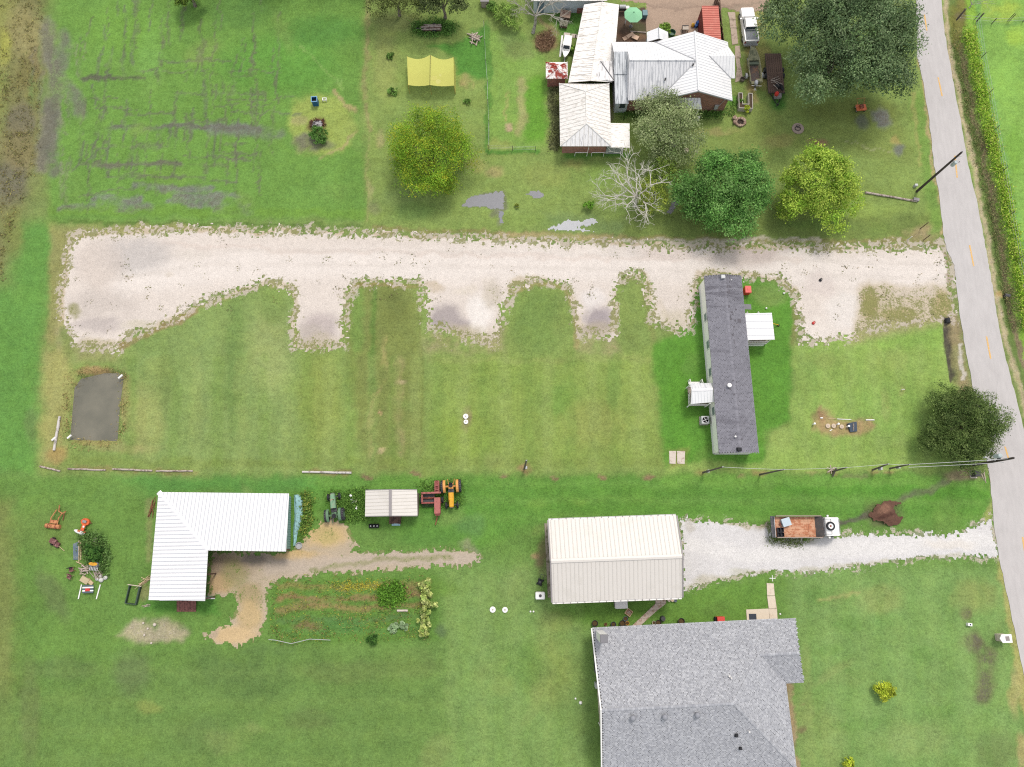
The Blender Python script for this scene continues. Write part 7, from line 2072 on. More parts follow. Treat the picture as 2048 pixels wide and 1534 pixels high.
mb = MB().box(-.65, .1, -.22, .3, .25, .6); mb.build('hopper', BR, t)
mb = MB().box(-.1, .5, -.4, .1, .15, .4); mb.build('gear_case', BR, t)
for x, y in ((-.5, .35), (-.4, -.4), (.3, -.42)): wheel(t, x, y, .2, .1, BR)
mb = MB().tube([(.4, -.2, .3), (1.3, -.5, .1)], .03, 6); mb.build('pole', WOOD_P, t)
p = G(156, 1101)
t = thing('old_platform', 'blue grey sheet platform with loose boards along its side', 'platform', (p.x, p.y, 0), .12)
mb = MB().add([(-.45, -1.0, .12), (.1, -1.05, .12), (.35, 1.0, .42), (-.35, .8, .42), (-.45, -1.0, 0), (.1, -1.05, 0), (.35, 1.0, .3), (-.35, .8, .3)], [(3, 2, 1, 0), (0, 1, 2, 3), (7, 6, 5, 4), (0, 4, 5, 1), (2, 6, 7, 3), (1, 5, 6, 2), (3, 7, 4, 0)]); mb.build('sheet', paint('blue_grey_sheet', (106, 126, 142), .7, .15, 2, (140, 150, 150), .25, 3), t)
for a, b in (((.2, -1.3, .1), (.35, 1.1, .42)), ((.42, -1.1, .1), (.5, 1.0, .3)), ((-.1, -1.25, .14), (.75, -1.75, .08))):
 mb = MB().tube([a, b], .06, 4); mb.build('board', WOOD_P, t)
p = G(193, 1131)
t = thing('yellow_slat_bin', 'bright yellow topped grey slatted bin below the dark shrub', 'bin', (p.x, p.y, 0), -.1)
mb = MB().loft([[(.5 * math.cos(a), .2 + .2 * math.sin(a), z) for a in np.linspace(0, 2 * math.pi, 13)[:-1]] for z in (.75, .82)]); mb.build('cover', YEL, t)
for k in range(6):
 mb = MB(); x = -.42 + k * .165; mb.box(x, x + .08, -.55, .15, .5 - .02 * k, .56 - .02 * k); mb.build('slat', LTGREY, t)
mb = MB().box(-.45, .5, -.05, .38, 0, .74); mb.build('box', GREY_TRIM, t)
stick_pile('log_pile', 'left heap of pale cut sticks among the junk', 170, 1141, 20, .95, .06, .28, PALEWOOD)
stick_pile('log_pile', 'right heap of grey sticks beside the yellow topped bin', 197, 1144, 20, 1.15, .045, .3, WOOD_G, rz=2.3)
p = G(148, 1143)
for i, (px, py, rz, lb) in enumerate(((147, 1139, .3, 'dark red backed old chair with thin legs, upper of the two'), (143, 1153, -.5, 'brown old chair lying on its side, lower of the two'))):
 p = G(px, py); t = thing('old_chair', lb, 'chair', (p.x, p.y, 0), rz, 'old chairs in the junk')
 mb = MB().box(-.24, .24, -.24, .24, .42, .47); mb.build('seat', BR, t)
 mb = MB().box(-.24, .24, .2, .26, .47, .95); mb.build('backrest', BLACK if i == 0 else BR, t)
 for x in (-.21, .21):
  for y in (-.21, .21):
   mb = MB().box(x - .025, x + .025, y - .025, y + .025, 0, .42); mb.build('leg', WOOD_P if i else RUST, t)
p = G(171, 1160); mb = MB().box(-.5, .5, -.32, .32, 0, .22); o = mb.build('wooden_block', paint('pale_block', (206, 192, 158), .9, .15, 3), None); o.location = p; o.rotation_euler = (0, 0, -.5); setp(o, 'pale squared block lying below the left stick heap', 'block')
p = G(181, 1164); mb = MB().box(-.4, .4, -.2, .2, 0, .14); o = mb.build('wooden_plank', WOOD_P, None); o.location = p; o.rotation_euler = (0, 0, -.7); setp(o, 'short pale plank beside the squared block', 'plank')
p = G(203, 1158)
t = thing('white_bag_heap', 'white bags heaped beside the right stick heap', 'bags', (p.x, p.y, 0))
for k, (x, y, r) in enumerate(((-.45, 0, .22), (.05, -.1, .3), (.5, .15, .26), (-.1, .3, .2))):
 mb = MB().lathe([(r * .6, 0), (r, r * .4), (r * .8, r * .9), (r * .2, r * 1.15), (.001, r * 1.15)], 9, (x, y, 0)); mb.build('bag', paint('dirty_white_bag', (226, 228, 226), .8, .12, 4, (190, 190, 180), .25, 4), t, smooth=True)
p = G(180.5, 1178)
t = thing('swing_bench', 'blue and white striped bench with a red cushion between two white posts', 'bench', (p.x, p.y, 0), .03)
for k, m_ in enumerate((paint('slate_slat', (92, 106, 124), .7, .15), WHITE_P, paint('slate_slat', None), WHITE_P, paint('slate_slat', None))):
 mb = MB().box(-.62, .62, -.42 + k * .18, -.27 + k * .18, .4 + .02 * k, .45 + .02 * k); mb.build('slat', m_, t)
mb = MB().box(-.3, .25, -.22, .1, .5, .58, top=.8); mb.build('cushion', RED_P, t)
for i, (a, b) in enumerate((((164, 1169), (157.5, 1198)), ((201.5, 1169), (193.5, 1198)))):
 A, B = G(*a), G(*b); mb = MB(); z = Vector((0, 0, .08)); mb.tube([A + z, B + z], .07, 8)
 setp(mb.build('fallen_post', TRIM, None), ['white post lying left of the striped bench', 'white post with hung scraps lying right of the striped bench'][i], 'post', 'white posts beside the striped bench')
p = G(269, 1188)
t = thing('steel_frame', 'dark green rectangular steel frame lying left of the L-shaped shed', 'frame', (p.x, p.y, 0), -.13)
gm = paint('dark_green_steel', (66, 84, 74), .6, .2, 3)
for a in ((-.68, -.58, -1.1, 1.0), (.5, .66, -1.1, 1.0), (-.58, .5, -1.1, -1.02)):
 mb = MB().box(*a, 0, .42); mb.build('rail', gm, t)
mb = MB().tube([(-.8, .98, .46), (.8, .98, .46)], .05, 6); mb.build('cross_pipe', paint('pale_pipe', (226, 214, 196), .6, .1), t)
stick_pile('pole_stack', 'thin reddish poles leaning along the upper left wall of the L-shaped shed', 306, 1016, 7, 2.2, .03, .12, RUST, 'poles', rz=1.4, h=.3)
stick_pile('pole_stack', 'loose thin poles beside the lower left wall of the L-shaped shed', 292, 1161, 12, 1.6, .03, .2, WOOD_P, 'poles', rz=.5, h=.3)
stick_pile('driftwood', 'forked white branch lying at the lower left corner of the L-shaped shed', 293, 1211, 3, .9, .04, .08, PALEWOOD, 'branch', rz=.1, h=.1)
for px, py, lb in ((287, 1246, 'uppermost white stone in the pale dirt patch below the L-shaped shed'), (310, 1249, 'biggest white stone in the pale dirt patch'), (296, 1257, 'middle small white stone in the pale dirt patch'), (289, 1270, 'left small white stone in the pale dirt patch'), (303, 1286, 'lowest white stone, at the edge of the pale dirt patch')):
 p = G(px, py); s = .22 if 'biggest' in lb else .14
 mb = MB().lathe([(s * .7, 0), (s, s * .4), (s * .6, s), (.001, s * 1.1)], 7); o = mb.build('white_stone', CONC_W, None, smooth=True); o.location = p; setp(o, lb, 'stone', 'white stones in the dirt patch')
# white pile of scrap between green tractor and small shed
p = G(704, 1000)
t = thing('scrap_heap', 'heap of white and grey scrap between the green tractor and the small shed', 'scrap', (p.x, p.y, 0))
for k, (x, y, sx, sy, h) in enumerate(((-.1, .5, .3, .26, .4), (.05, .1, .55, .1, .2), (.05, -.08, .5, .1, .24), (.55, -.15, .22, .4, .2), (.62, -.9, .25, .45, .18), (.1, -.3, .45, .1, .2))):
 mb = MB().box(-sx / 2, sx / 2, -sy / 2, sy / 2, 0, h, top=.8); o = mb.build('scrap_piece', [WHITE_P, LTGREY, GALV, CONC_W][k % 4], t); o.location = (x, y, 0); o.rotation_euler = (0, 0, random.uniform(-.5, .5))

# ------------------------------------------------------------------ lot, pond and fence line
def log_between(a, b, r, name, label, m, cat='log', group=None, bend=.03):
 A, B = G(*a), G(*b)
 t = thing(name, label, cat, tuple((A + B) / 2), 0, group)
 n = 6
 pts = [A.lerp(B, k / n) + Vector((random.uniform(-bend, bend), random.uniform(-bend, bend), r * .9)) for k in range(n + 1)]
 mb = MB().tube(pts, [r * random.uniform(.9, 1.1) for _ in pts], 8); mb.build('trunk', m, t, True)
 return t
PL = paint('bleached_pole', (204, 192, 184), .9, .16, 2.5, (150, 134, 124), .3, 3)
log_between((121, 833), (109, 901), .15, 'fallen_pole', 'whitish pole lying beside the lower left corner of the pond', paint('whitish_pole', (226, 222, 220), .85, .12, 2, (170, 164, 160), .25, 2))
log_between((81, 933), (121, 942), .11, 'fallen_pole', 'short grey pole lying at an angle at the lot corner below the pond', PL)
log_between((137, 938), (212, 940), .10, 'fallen_pole', 'leftmost of three thin poles lying in line along the lower edge of the lot', PL, group='poles along the lower edge of the lot')
log_between((226, 938), (305, 942), .11, 'fallen_pole', 'middle one of three poles lying in line along the lower edge of the lot', PL, group='poles along the lower edge of the lot')
log_between((313, 942), (386, 942), .10, 'fallen_pole', 'rightmost of three poles lying in line above the L-shaped shed', PL, group='poles along the lower edge of the lot')
log_between((605, 944), (703, 945.5), .13, 'fallen_pole', 'single whitish pole lying above the green tractor', paint('whitish_pole', None))
log_between((1730, 386), (1832, 403), .14, 'fallen_pole', 'old utility pole lying in the grass below the leaning power pole', PL)
p = G(1830, 401); mb = MB().box(-.35, .35, -.2, .2, 0, .4); o = mb.build('concrete_footing', GREY_TRIM, None); o.location = p; o.rotation_euler = (0, 0, -.2); setp(o, 'dark concrete block at the end of the old utility pole lying in the grass', 'block')
for (px, py, lb, sz) in ((243, 754, 'white pipe end at the upper right corner of the pond', .22), (141, 874, 'white pipe end at the lower left corner of the pond', .2), (110, 878, 'small white box on the whitish pole beside the pond', .2)):
 p = G(px, py); mb = MB().tube([(-sz, -sz, .18), (sz, sz, .18)], .12, 10); o = mb.build('pipe_end', WHITE_P, None); o.location = p + Vector((0, 0, .05)); setp(o, lb, 'pipe')
def lid(px, py, r, label, m, group, h=.16):
 p = G(px, py); t = thing('septic_lid', label, 'lid', (p.x, p.y, 0), 0, group)
 mb = MB().lathe([(r, 0), (r, h), (r * .96, h + .02), (.001, h + .05)], 20); mb.build('cover', m, t)
 mb = MB().lathe([(r * .3, h + .045), (r * .28, h + .07), (.001, h + .07)], 12); mb.build('centre_boss', CONC, t)
lid(931.5, 833, .32, 'upper one of two white round lids in the middle of the lot', TRIM, 'white lids in the lot')
lid(932, 844, .28, 'lower one of two white round lids in the middle of the lot', TRIM, 'white lids in the lot')
lid(985.5, 1219, .34, 'left one of two white round lids in the lower lawn', TRIM, 'white lids in the lower lawn')
lid(1010, 1219.5, .32, 'right one of two white round lids, with a small pipe beside it', TRIM, 'white lids in the lower lawn')
BL = paint('beige_lid', (222, 204, 182), .8, .08)
lid(1655, 852, .28, 'left beige round lid in the bare patch', BL, 'beige lids in the bare patch')
lid(1666.5, 852, .28, 'middle beige round lid in the bare patch', BL, 'beige lids in the bare patch')
lid(1682.5, 853.5, .26, 'right beige round lid in the bare patch, nearest the dark panel', BL, 'beige lids in the bare patch')
p = G(1703, 855); mb = MB().add([(-.5, .5, .5), (.55, .6, .45), (.5, -.55, .2), (-.35, -.55, .22), (-.5, .5, 0), (.55, .6, 0), (.5, -.55, 0), (-.35, -.55, 0)], [(3, 2, 1, 0), (0, 4, 5, 1), (1, 5, 6, 2), (2, 6, 7, 3), (3, 7, 4, 0)]); mb.v = [(x, y, z) for x, y, z in mb.v]
t = thing('control_panel', 'dark blue grey slanted panel box in the bare patch', 'panel box', (p.x, p.y, 0), .1)
mb.f = [tuple(reversed(f)) for f in mb.f]; mb.build('case', paint('dark_blue_panel', (78, 92, 110), .5, .15, 3), t)
mb = MB().add([(.0, .4, .50), (.2, .42, .49), (.1, -.4, .27), (-.05, -.4, .275)], [(0, 3, 2, 1), (0, 1, 2, 3)]); mb.build('pale_strip', CONC, t)
for a, b, r, lb in (((1674, 838), (1702, 839.5), .045, 'long white plastic pipe lying across the bare patch'), ((1656, 837.5), (1672, 837.5), .035, 'thin tan pipe lying left of the long white pipe'), ((1731, 840), (1748, 840), .07, 'short white pipe at the right end of the bare patch'), ((1640, 836), (1645, 836), .08, 'stubby white pipe at the left end of the bare patch'), ((1659, 862), (1664, 859), .05, 'small white pipe below the beige lids')):
 A, B = G(*a), G(*b); mb = MB(); z = Vector((0, 0, r)); mb.tube([A + z, B + z], r, 7); setp(mb.build('plastic_pipe', WOOD_P if 'tan' in lb else WHITE_P, None), lb, 'pipe', 'pipes in the bare patch')
for px, py, lb in ((1626, 848.5, 'white stub post at the left end of the bare patch'), (1673.5, 849, 'white stub post between the beige lids'), (1694, 853.5, 'white stub post touching the dark panel box')):
 p = G(px, py); mb = MB().lathe([(.1, 0), (.1, .5), (.13, .5), (.12, .58), (.001, .6)], 10); o = mb.build('pipe_stub', WHITE_P, None); o.location = p; setp(o, lb, 'pipe stub', 'white stub posts in the bare patch')
p = G(1803, 780); t = thing('white_stake', 'small white cross shaped marker in the grass of the right lot', 'marker', (p.x, p.y, 0))
mb = MB().box(-.03, .03, -.03, .03, 0, .5); mb.build('stake', TRIM, t); mb = MB().box(-.2, .2, -.02, .02, .36, .42); mb.build('cross_arm', TRIM, t)

# ------------------------------------------------------------------ poles and wires
POLE = paint('tarred_pole', (86, 78, 74), .9, .2, 2)
def upole(name, label, base, h, r, m=POLE, lean=(0, 0), group=None, cat='pole'):
 t = thing(name, label, cat, (base.x, base.y, 0), 0, group)
 mb = MB().tube([(0, 0, 0), (lean[0], lean[1], h)], [r, r * .72], 10); mb.build('shaft', m, t)
 return t
def insulator(t, x, y, z):
 mb = MB().lathe([(.03, 0), (.05, .08), (.03, .12), (.05, .18), (.001, .22)], 8, (x, y, z)); mb.build('insulator', DKGREY, t)
b1 = G(1833.5, 383)
t = upole('power_pole', 'tall bare wooden power pole with a grey transformer leaning over the upper road', b1, 9.5, .17)
mb = MB().lathe([(.22, 0), (.23, .1), (.23, .75), (.2, .82), (.001, .85)], 14, (.15, -.42, 7.3)); mb.build('transformer', paint('transformer_grey', (196, 210, 214), .45, .06), t)
mb = MB().box(.1, .2, -.42, -.1, 7.55, 7.65); mb.build('bracket', DKGREY, t)
insulator(t, .0, 0, 9.5); insulator(t, .45, -.5, 8.1)
mb = MB().tube([(0, 0, 8.6), (.5, -.05, 8.7)], .03, 6); mb.build('cross_arm', GALV, t)
p = G(1829, 373); mb = MB().box(-.18, .18, -.14, .14, 0, .5); o = mb.build('meter_pedestal', LTGREY, None); o.location = p; setp(o, 'small pale box at the foot of the upper power pole', 'box')
t2 = G(2027, 916, 9.0)
b2 = Vector((t2.x, t2.y, 0))
t = upole('power_pole', 'tall power pole with a pale transformer beside the round dark shrub tree', b2, 9.0, .17)
mb = MB().lathe([(.24, 0), (.25, .1), (.25, .85), (.2, .92), (.001, .95)], 14, (-.3, .45, 6.6)); mb.build('transformer', paint('transformer_grey', None), t)
mb = MB().lathe([(.1, 0), (.1, .4), (.001, .45)], 10, (-1.2, .4, 6.0)); mb.tube([(0, 0, 6.3), (-1.2, .4, 6.2)], .03, 6); mb.build('lamp_arm', LTGREY, t)
mb = MB().box(-.4, -.05, .1, .4, 7.0, 7.1); mb.build('bracket', DKGREY, t)
insulator(t, 0, 0, 9.0)
# service poles along the fence line, joined by a wire
SP = paint('service_pole', (112, 104, 98), .9, .2, 2)
tops = []
for i, (bx, by, tx, ty, h, lb, box) in enumerate((
  (1048.5, 938, 1052.5, 921, 1.6, 'lone short meter post on the lower edge of the lot', True),
  (1406, 945, 1445, 934, 8.1, 'service pole with a meter box left of the mobile home end', True),
  (1520, 949, 1568, 939, 8.0, 'bare service pole right of the mobile home end', False),
  (1666, 943, 1693, 935, 3.6, 'short dark service pole with a fallen wooden frame beside it', False),
  (1745, 940, 1776, 928, 3.9, 'service pole with a grey box, left one of the close pair', True),
  (1780, 937, 1818, 929, 4.2, 'service pole with fittings, right one of the close pair', True))):
 B = G(bx, by)
 # the height that puts the top where it is
 best = min((abs(to_px(B.x, B.y, z)[0] - tx) + abs(to_px(B.x, B.y, z)[1] - ty), z) for z in np.arange(1.0, 9, .1))
 h = max(1.2, best[1])
 T = G(tx, ty, h)
 t = upole('service_pole' if h > 2 else 'meter_post', lb, B, h, .11, SP, (T.x - B.x, T.y - B.y), 'service poles along the fence line')
 if box:
  mb = MB().box(.10, .32, -.16, .16, min(1.1, h * .5), min(1.75, h * .9)); mb.build('meter_box', GALV, t)
  mb = MB().tube([(.13, .05, 1.0), (T.x - B.x + .1, T.y - B.y + .05, h + .1)], .025, 6); mb.build('conduit', GALV, t)
 mb = MB().lathe([(.05, 0), (.07, .08), (.001, .14)], 8, (T.x - B.x, T.y - B.y, h)); mb.build('pole_cap', GALV, t)
 tops.append(Vector((T.x, T.y, h)))
def wire(a, b, label, sag=.25, r=.018, m=None, group='overhead wires along the fence line', n=12):
 pts = [a.lerp(b, k / n) - Vector((0, 0, sag * 4 * (k / n) * (1 - k / n))) for k in range(n + 1)]
 mb = MB().tube(pts, r, 5)
 setp(mb.build('overhead_wire', m or paint('bright_aluminium_wire', (224, 228, 230), .4, .05), None), label, 'wire', group)
P2 = Vector((t2.x, t2.y, 8.4))
wire(tops[1], tops[2], 'overhead wire between the meter box pole and the bare service pole')
wire(tops[2], tops[3], 'overhead wire between the bare service pole and the short dark pole')
wire(tops[3], tops[4], 'overhead wire between the short dark pole and the close pair of poles')
wire(tops[5], P2, 'upper of two wires from the close pair of poles to the tall roadside pole', r=.026)
wire(tops[5] + Vector((0, -.3, -.15)), Vector((P2.x, P2.y - .3, 7.4)), 'lower of two wires from the close pair of poles to the tall roadside pole', r=.026)
wire(tops[4], tops[5], 'short wire joining the close pair of service poles')
t = thing('broken_frame', 'fallen wooden frame at the foot of the short dark service pole', 'frame', tuple(G(1661, 939)), .6)
for k in range(4):
 mb = MB(); a = k * .8; mb.tube([(-.5, -.1 * k, .1 + .05 * k), (.5, .15 * k, .2 + .05 * k)], .05, 4); o = mb.build('board', PALEWOOD, t); o.rotation_euler = (0, 0, a)
p = G(1664, 946); mb = MB().tube([(0, -.4, .1), (.25, .5, .7)], .1, 6); o = mb.build('brace_post', SP, None); o.location = p; setp(o, 'dark brace post leaning at the short service pole', 'post')
p = G(1945, 948); t = thing('telecom_cabinet', 'dark grey cabinet with a pale foot beside the tall roadside pole', 'cabinet', (p.x, p.y, 0), 0)
mb = MB().box(-.3, .35, -.35, .4, .12, 1.0); mb.build('body', DKGREY, t)
mb = MB().box(-.36, .42, -.5, .45, 0, .12); mb.build('plinth', CONC_W, t)
stick_pile('branch_litter', 'bleached dead branches lying by the road edge below the tall roadside pole', 1968, 948, 10, 1.2, .03, .3, PALEWOOD, 'branches', rz=1.8, h=.1)
# little sign posts at the drive mouth
for px, py, tx, ty, lb, m_ in ((1840.5, 457.5, 1857, 446, 'dark thin post at the drive mouth, upper of two', WOOD_B), (1847, 480, 1861, 469, 'dark thin post at the drive mouth, lower of two', WOOD_B), (1816, 479, 1824, 470, 'thin pale stake at the drive mouth left of the dark posts', TRIM)):
 B = G(px, py)
 h = min((abs(to_px(B.x, B.y, z)[0] - tx), z) for z in np.arange(.3, 4, .05))[1]
 mb = MB().tube([(0, 0, 0), (0, 0, h)], .05, 7); o = mb.build('marker_post', m_, None); o.location = B; setp(o, lb, 'post', 'posts at the drive mouth')
# garden fence in the farmhouse yard
fp = None
gf = thing('wire_fence', 'thin wire garden fence on small posts round the strip left of the long roof', 'fence', tuple(G(978, 200)))
path = [(968, 52), (970, 90), (972, 130), (975, 170), (976, 209), (978, 250), (978, 300), (1025, 301), (1071, 302)]
for px, py in path:
 B = G(px, py)
 if fp is None:
  mb = MB().tube([(0, 0, 0), (0, 0, 1.15)], .035, 6); fp = o = mb.build('post', SP, gf)
 else:
  o = fp.copy(); COL.objects.link(o)
 o.location = (B.x - gf.location.x, B.y - gf.location.y, 0)
for z in (.35, .7, 1.05):
 mb = MB().tube([G(*q) + Vector((0, 0, z)) for q in path], .010, 4); mb.build('wire', GALV, gf, True)
# pasture fence east of the road
pf = thing('pasture_fence', 'wire pasture fence on thin posts along the bright weeds east of the road', 'fence', tuple(G(2000, 300)))
fp = None
FL = [(1948, 40), (1960, 118), (1974, 190), (1986, 262), (2002, 344), (2016, 432), (2032, 520), (2048, 600)]
for px, py in FL:
 B = G(px, py)
 if fp is None:
  mb = MB().tube([(0, 0, 0), (0, 0, 1.35)], .05, 6); fp = o = mb.build('post', SP, pf)
 else:
  o = fp.copy(); COL.objects.link(o)
 o.location = (B.x - pf.location.x, B.y - pf.location.y, 0)
for z in (.4, .8, 1.2):
 mb = MB().tube([G(*q) + Vector((0, 0, z)) for q in FL], .010, 4); mb.build('wire', GALV, pf, True)
cf = thing('cross_fence', 'cross fence with thick corner posts at the upper right pasture', 'fence', tuple(G(1990, 44)))
for (px, py), h, r in (((1913, 40), 2.1, .12), ((1953, 43), 1.6, .1), ((1983, 48), 1.1, .06), ((2015, 42), 1.5, .05), ((2018, 43), 1.4, .05), ((2045, 44), 1.3, .05)):
 B = G(px, py); mb = MB().tube([(B.x, B.y, 0), (B.x, B.y, h)], r, 7); mb.build('post', SP, cf, True)
for z in (.5, 1.0):
 mb = MB().tube([G(1913, 40) + Vector((0, 0, z)), G(1983, 48) + Vector((0, 0, z)), G(2080, 44) + Vector((0, 0, z))], .012, 4); mb.build('wire', GALV, cf, True)

# ------------------------------------------------------------------ round the grey roofed house
mb = MB(); up = Vector((0, 0, .08))
dw = thing('concrete_walk', 'diagonal concrete walk from the white metal building to the grey roofed house', 'walk', tuple(G(1298, 1222)))
W_ = [((1311, 1192), (1332, 1192)), ((1311, 1207), (1332, 1207)), ((1296, 1221), (1314, 1221)), ((1279, 1237), (1297, 1236)), ((1262, 1253), (1281, 1251))]
for i in range(4):
 a, b, c, d = G(*W_[i][0]), G(*W_[i][1]), G(*W_[i + 1][1]), G(*W_[i + 1][0])
 s = (d - a) * .012
 mb = MB().slab([a + s + up, d - s + up, c - s + up, b + s + up], .08); mb.build('slab', paint('walk_concrete', (216, 202, 192), .9, .10, 1.5, (186, 160, 142), .25, 2), dw, True)
pt = thing('patio', 'pale concrete patio slab with a walk at the upper edge of the grey roofed house', 'patio', tuple(G(1530, 1225)))
PM = paint('patio_concrete', (236, 224, 206), .9, .05, 1.2, (222, 206, 188), .2, 1.5)
for q in (((1492, 1219), (1537, 1217), (1539, 1246), (1494, 1248)), ((1537.5, 1217), (1553.5, 1217), (1555, 1246), (1539.5, 1246)), ((1534, 1192), (1549.5, 1192), (1553, 1216.4), (1537, 1216.6)), ((1533, 1166), (1547, 1167), (1549, 1191), (1534, 1191))):
 a, b, c, d = [G(*v) + up for v in q]; mb = MB().slab([a, d, c, b], .08); mb.build('slab', PM, pt, True)
p = G(1505, 1234); mb = MB().box(-.42, .42, -.36, .36, .08, .10); o = mb.build('door_mat', paint('dark_mat', (70, 78, 92), .9, .15), None); o.location = p; setp(o, 'dark door mat on the pale patio slab', 'mat')
p = G(1540, 1156); t = thing('bird_bath_stand', 'small white cross shaped stand above the patio walk', 'stand', (p.x, p.y, 0))
mb = MB().tube([(0, 0, 0), (0, 0, .8)], .04, 7); mb.build('stem', TRIM, t)
for a in (0, math.pi / 2):
 mb = MB().tube([(-.35 * math.cos(a), -.35 * math.sin(a), .8), (.35 * math.cos(a), .35 * math.sin(a), .8)], .035, 6); mb.build('arm', TRIM, t)
p = G(1438, 1239); t = thing('red_bin', 'red box bin against the upper wall of the grey roofed house', 'bin', (p.x, p.y, 0), .04)
mb = MB().box(-.4, .4, -.3, .36, 0, .85); mb.build('body', RED_P, t); mb = MB().box(-.43, .43, -.33, .39, .86, .92, top=.94); mb.build('lid', paint('sun_faded_red', None), t)
mb = MB().box(-.56, -.45, -.28, .34, 0, .6); mb.build('handle_side', BLACK, t)
POT = [(1189, 1246, .34, 'BLACK', 'large black pot with brown soil, leftmost in the row by the grey roofed house'), (1211, 1248, .16, 'RUST', 'small reddish pot second in the row by the grey roofed house'), (1226, 1248, .28, 'NAVY', 'navy blue pot beside a pale base in the row by the grey roofed house'),
  (1244, 1246, .34, 'BLACK', 'big black empty pot left of the diagonal walk'), (1254, 1246, .22, 'YELLOW', 'yellow flower pot touching the diagonal walk'), (1250.5, 1237, .26, 'SLATE', 'slate blue pot below the pallet, left of the walk'),
  (1307, 1245, .2, 'CREAM', 'small cream pot right of the diagonal walk'), (1315.5, 1245, .32, 'BLACK', 'black pot beside the small cream pot'), (1325, 1237, .34, 'DARK', 'dark grey upturned pot above the black pot'), (1361, 1242, .36, 'BLACK', 'glossy black pot standing alone right of the other pots')]
pcol = dict(BLACK=paint('black_pot', (50, 52, 52), .4, .15), RUST=RUST, NAVY=paint('navy_pot', (40, 52, 92), .4, .1), YELLOW=paint('yellow_pot', (226, 170, 70), .6, .1), SLATE=paint('slate_pot', (96, 108, 124), .5, .1), CREAM=paint('cream_pot', (228, 226, 206), .6, .1), DARK=paint('dark_pot', (76, 78, 80), .5, .15))
for i, (px, py, r, c, lb) in enumerate(POT):
 p = G(px, py, 0); t = thing('flower_pot', lb, 'pot', (p.x, p.y, 0), 0, 'pots along the upper wall of the grey roofed house')
 if c == 'DARK':
  mb = MB().lathe([(r, 0), (r * .8, .4), (r * .76, .45), (.001, .45)], 16); mb.build('body', pcol[c], t)
 else:
  mb = MB().lathe([(r * .72, 0), (r, r * 1.3), (r * 1.06, r * 1.3), (r * 1.06, r * 1.42), (r * .9, r * 1.42), (r * .78, r * .9)], 16); mb.build('body', pcol[c], t)
  mb = MB().lathe([(r * .8, r * 1.0), (.001, r * 1.05)], 14); mb.build('soil', paint('pot_soil', (98, 80, 52) if i == 0 else (54, 54, 48), .95, .3, 5), t)
p = G(1257, 1224.5); t = thing('wooden_crate', 'square wooden crate with pale stones inside beside the walk', 'crate', (p.x, p.y, 0), .95)
for a in ((-.36, -.30, -.36, .36), (.30, .36, -.36, .36), (-.30, .30, -.36, -.30), (-.30, .30, .30, .36), (-.30, .30, -.30, .30)):
 mb = MB().box(*a, 0, .08 if a[0] == -.30 and a[3] == .30 and a[2] == -.30 else .3); mb.build('side_board', WOOD_P if a[2] != -.30 else paint('crate_floor', (196, 160, 140), .9, .2, 3), t)
for k, (x, y) in enumerate(((.05, .08), (.15, -.1), (-.08, -.05))):
 mb = MB().lathe([(.07, 0), (.09, .05), (.001, .12)], 7, (x, y, .085)); setp(mb.build('stone_in_crate', CONC_W, None), ['pale stone nearest the far corner in the wooden crate', 'pale stone at the right in the wooden crate', 'pale stone at the left in the wooden crate'][k], 'stone', 'pale stones in the wooden crate').location = (p.x, p.y, 0)
p = G(1240, 1205); t = thing('chest_freezer', 'white chest shaped unit against the lower wall of the white metal building', 'chest', (p.x, p.y - .15, 0), .04)
mb = MB().box(-.68, .68, -.42, .42, 0, .85); mb.build('body', WHITE_P, t); mb = MB().box(-.6, .72, -.45, .45, .86, .94); mb.build('lid', paint('off_white_lid', (250, 250, 252), .4, .04), t)
mb = MB().box(-.74, -.69, -.3, .3, .2, .7); mb.build('side_vent', GREY_TRIM, t)
p = G(1080, 1190.5); t = thing('water_tank', 'small white plastic tank with a dark cap in the lawn left of the metal building', 'tank', (p.x, p.y, 0), .0)
mb = MB().loft([[(.55 * sx, .42 * sy, z) for sx, sy in ((-1, -.7), (-.85, -1), (.85, -1), (1, -.7), (1, .7), (.85, 1), (-.85, 1), (-1, .7))] for z in (.1, .75)] + [[(.48 * sx, .36 * sy, .85) for sx, sy in ((-1, -.7), (-.85, -1), (.85, -1), (1, -.7), (1, .7), (.85, 1), (-.85, 1), (-1, .7))]]); mb.build('body', WHITE_P, t)
mb = MB().lathe([(.16, .85), (.16, .92), (.001, .93)], 14); mb.build('cap', DKGREY, t)
p = G(1080, 1164); t = thing('push_mower', 'dark push mower in the grass at the left wall of the metal building', 'mower', (p.x, p.y, 0), -.4)
mb = MB().box(-.26, .26, -.35, .35, .12, .32, top=.85); mb.build('deck', BLACK, t); mb = MB().lathe([(.16, .32), (.16, .5), (.1, .55), (.001, .55)], 12); mb.build('engine', DKGREY, t)
mb = MB().tube([(-.2, .3, .3), (-.22, .9, .8), (.22, .9, .8), (.2, .3, .3)], .025, 6); mb.build('handle', DKGREY, t)
for x in (-.3, .3):
 for y in (-.28, .28): wheel(t, x, y, .12, .06, axis='x')
for px, py, lb, m_ in ((1337, 1200, 'pale pot by the lower right corner of the metal building, left one', CONC_W), (1344, 1200, 'pale pot by the lower right corner of the metal building, right one', BL), (1350, 1201, 'slate jug by the lower right corner of the metal building', pcol['SLATE'])):
 p = G(px, py); mb = MB().lathe([(.14, 0), (.18, .3), (.14, .3), (.001, .2)], 10); o = mb.build('small_pot', m_, None); o.location = p; setp(o, lb, 'pot', 'small pots at the metal building corner')
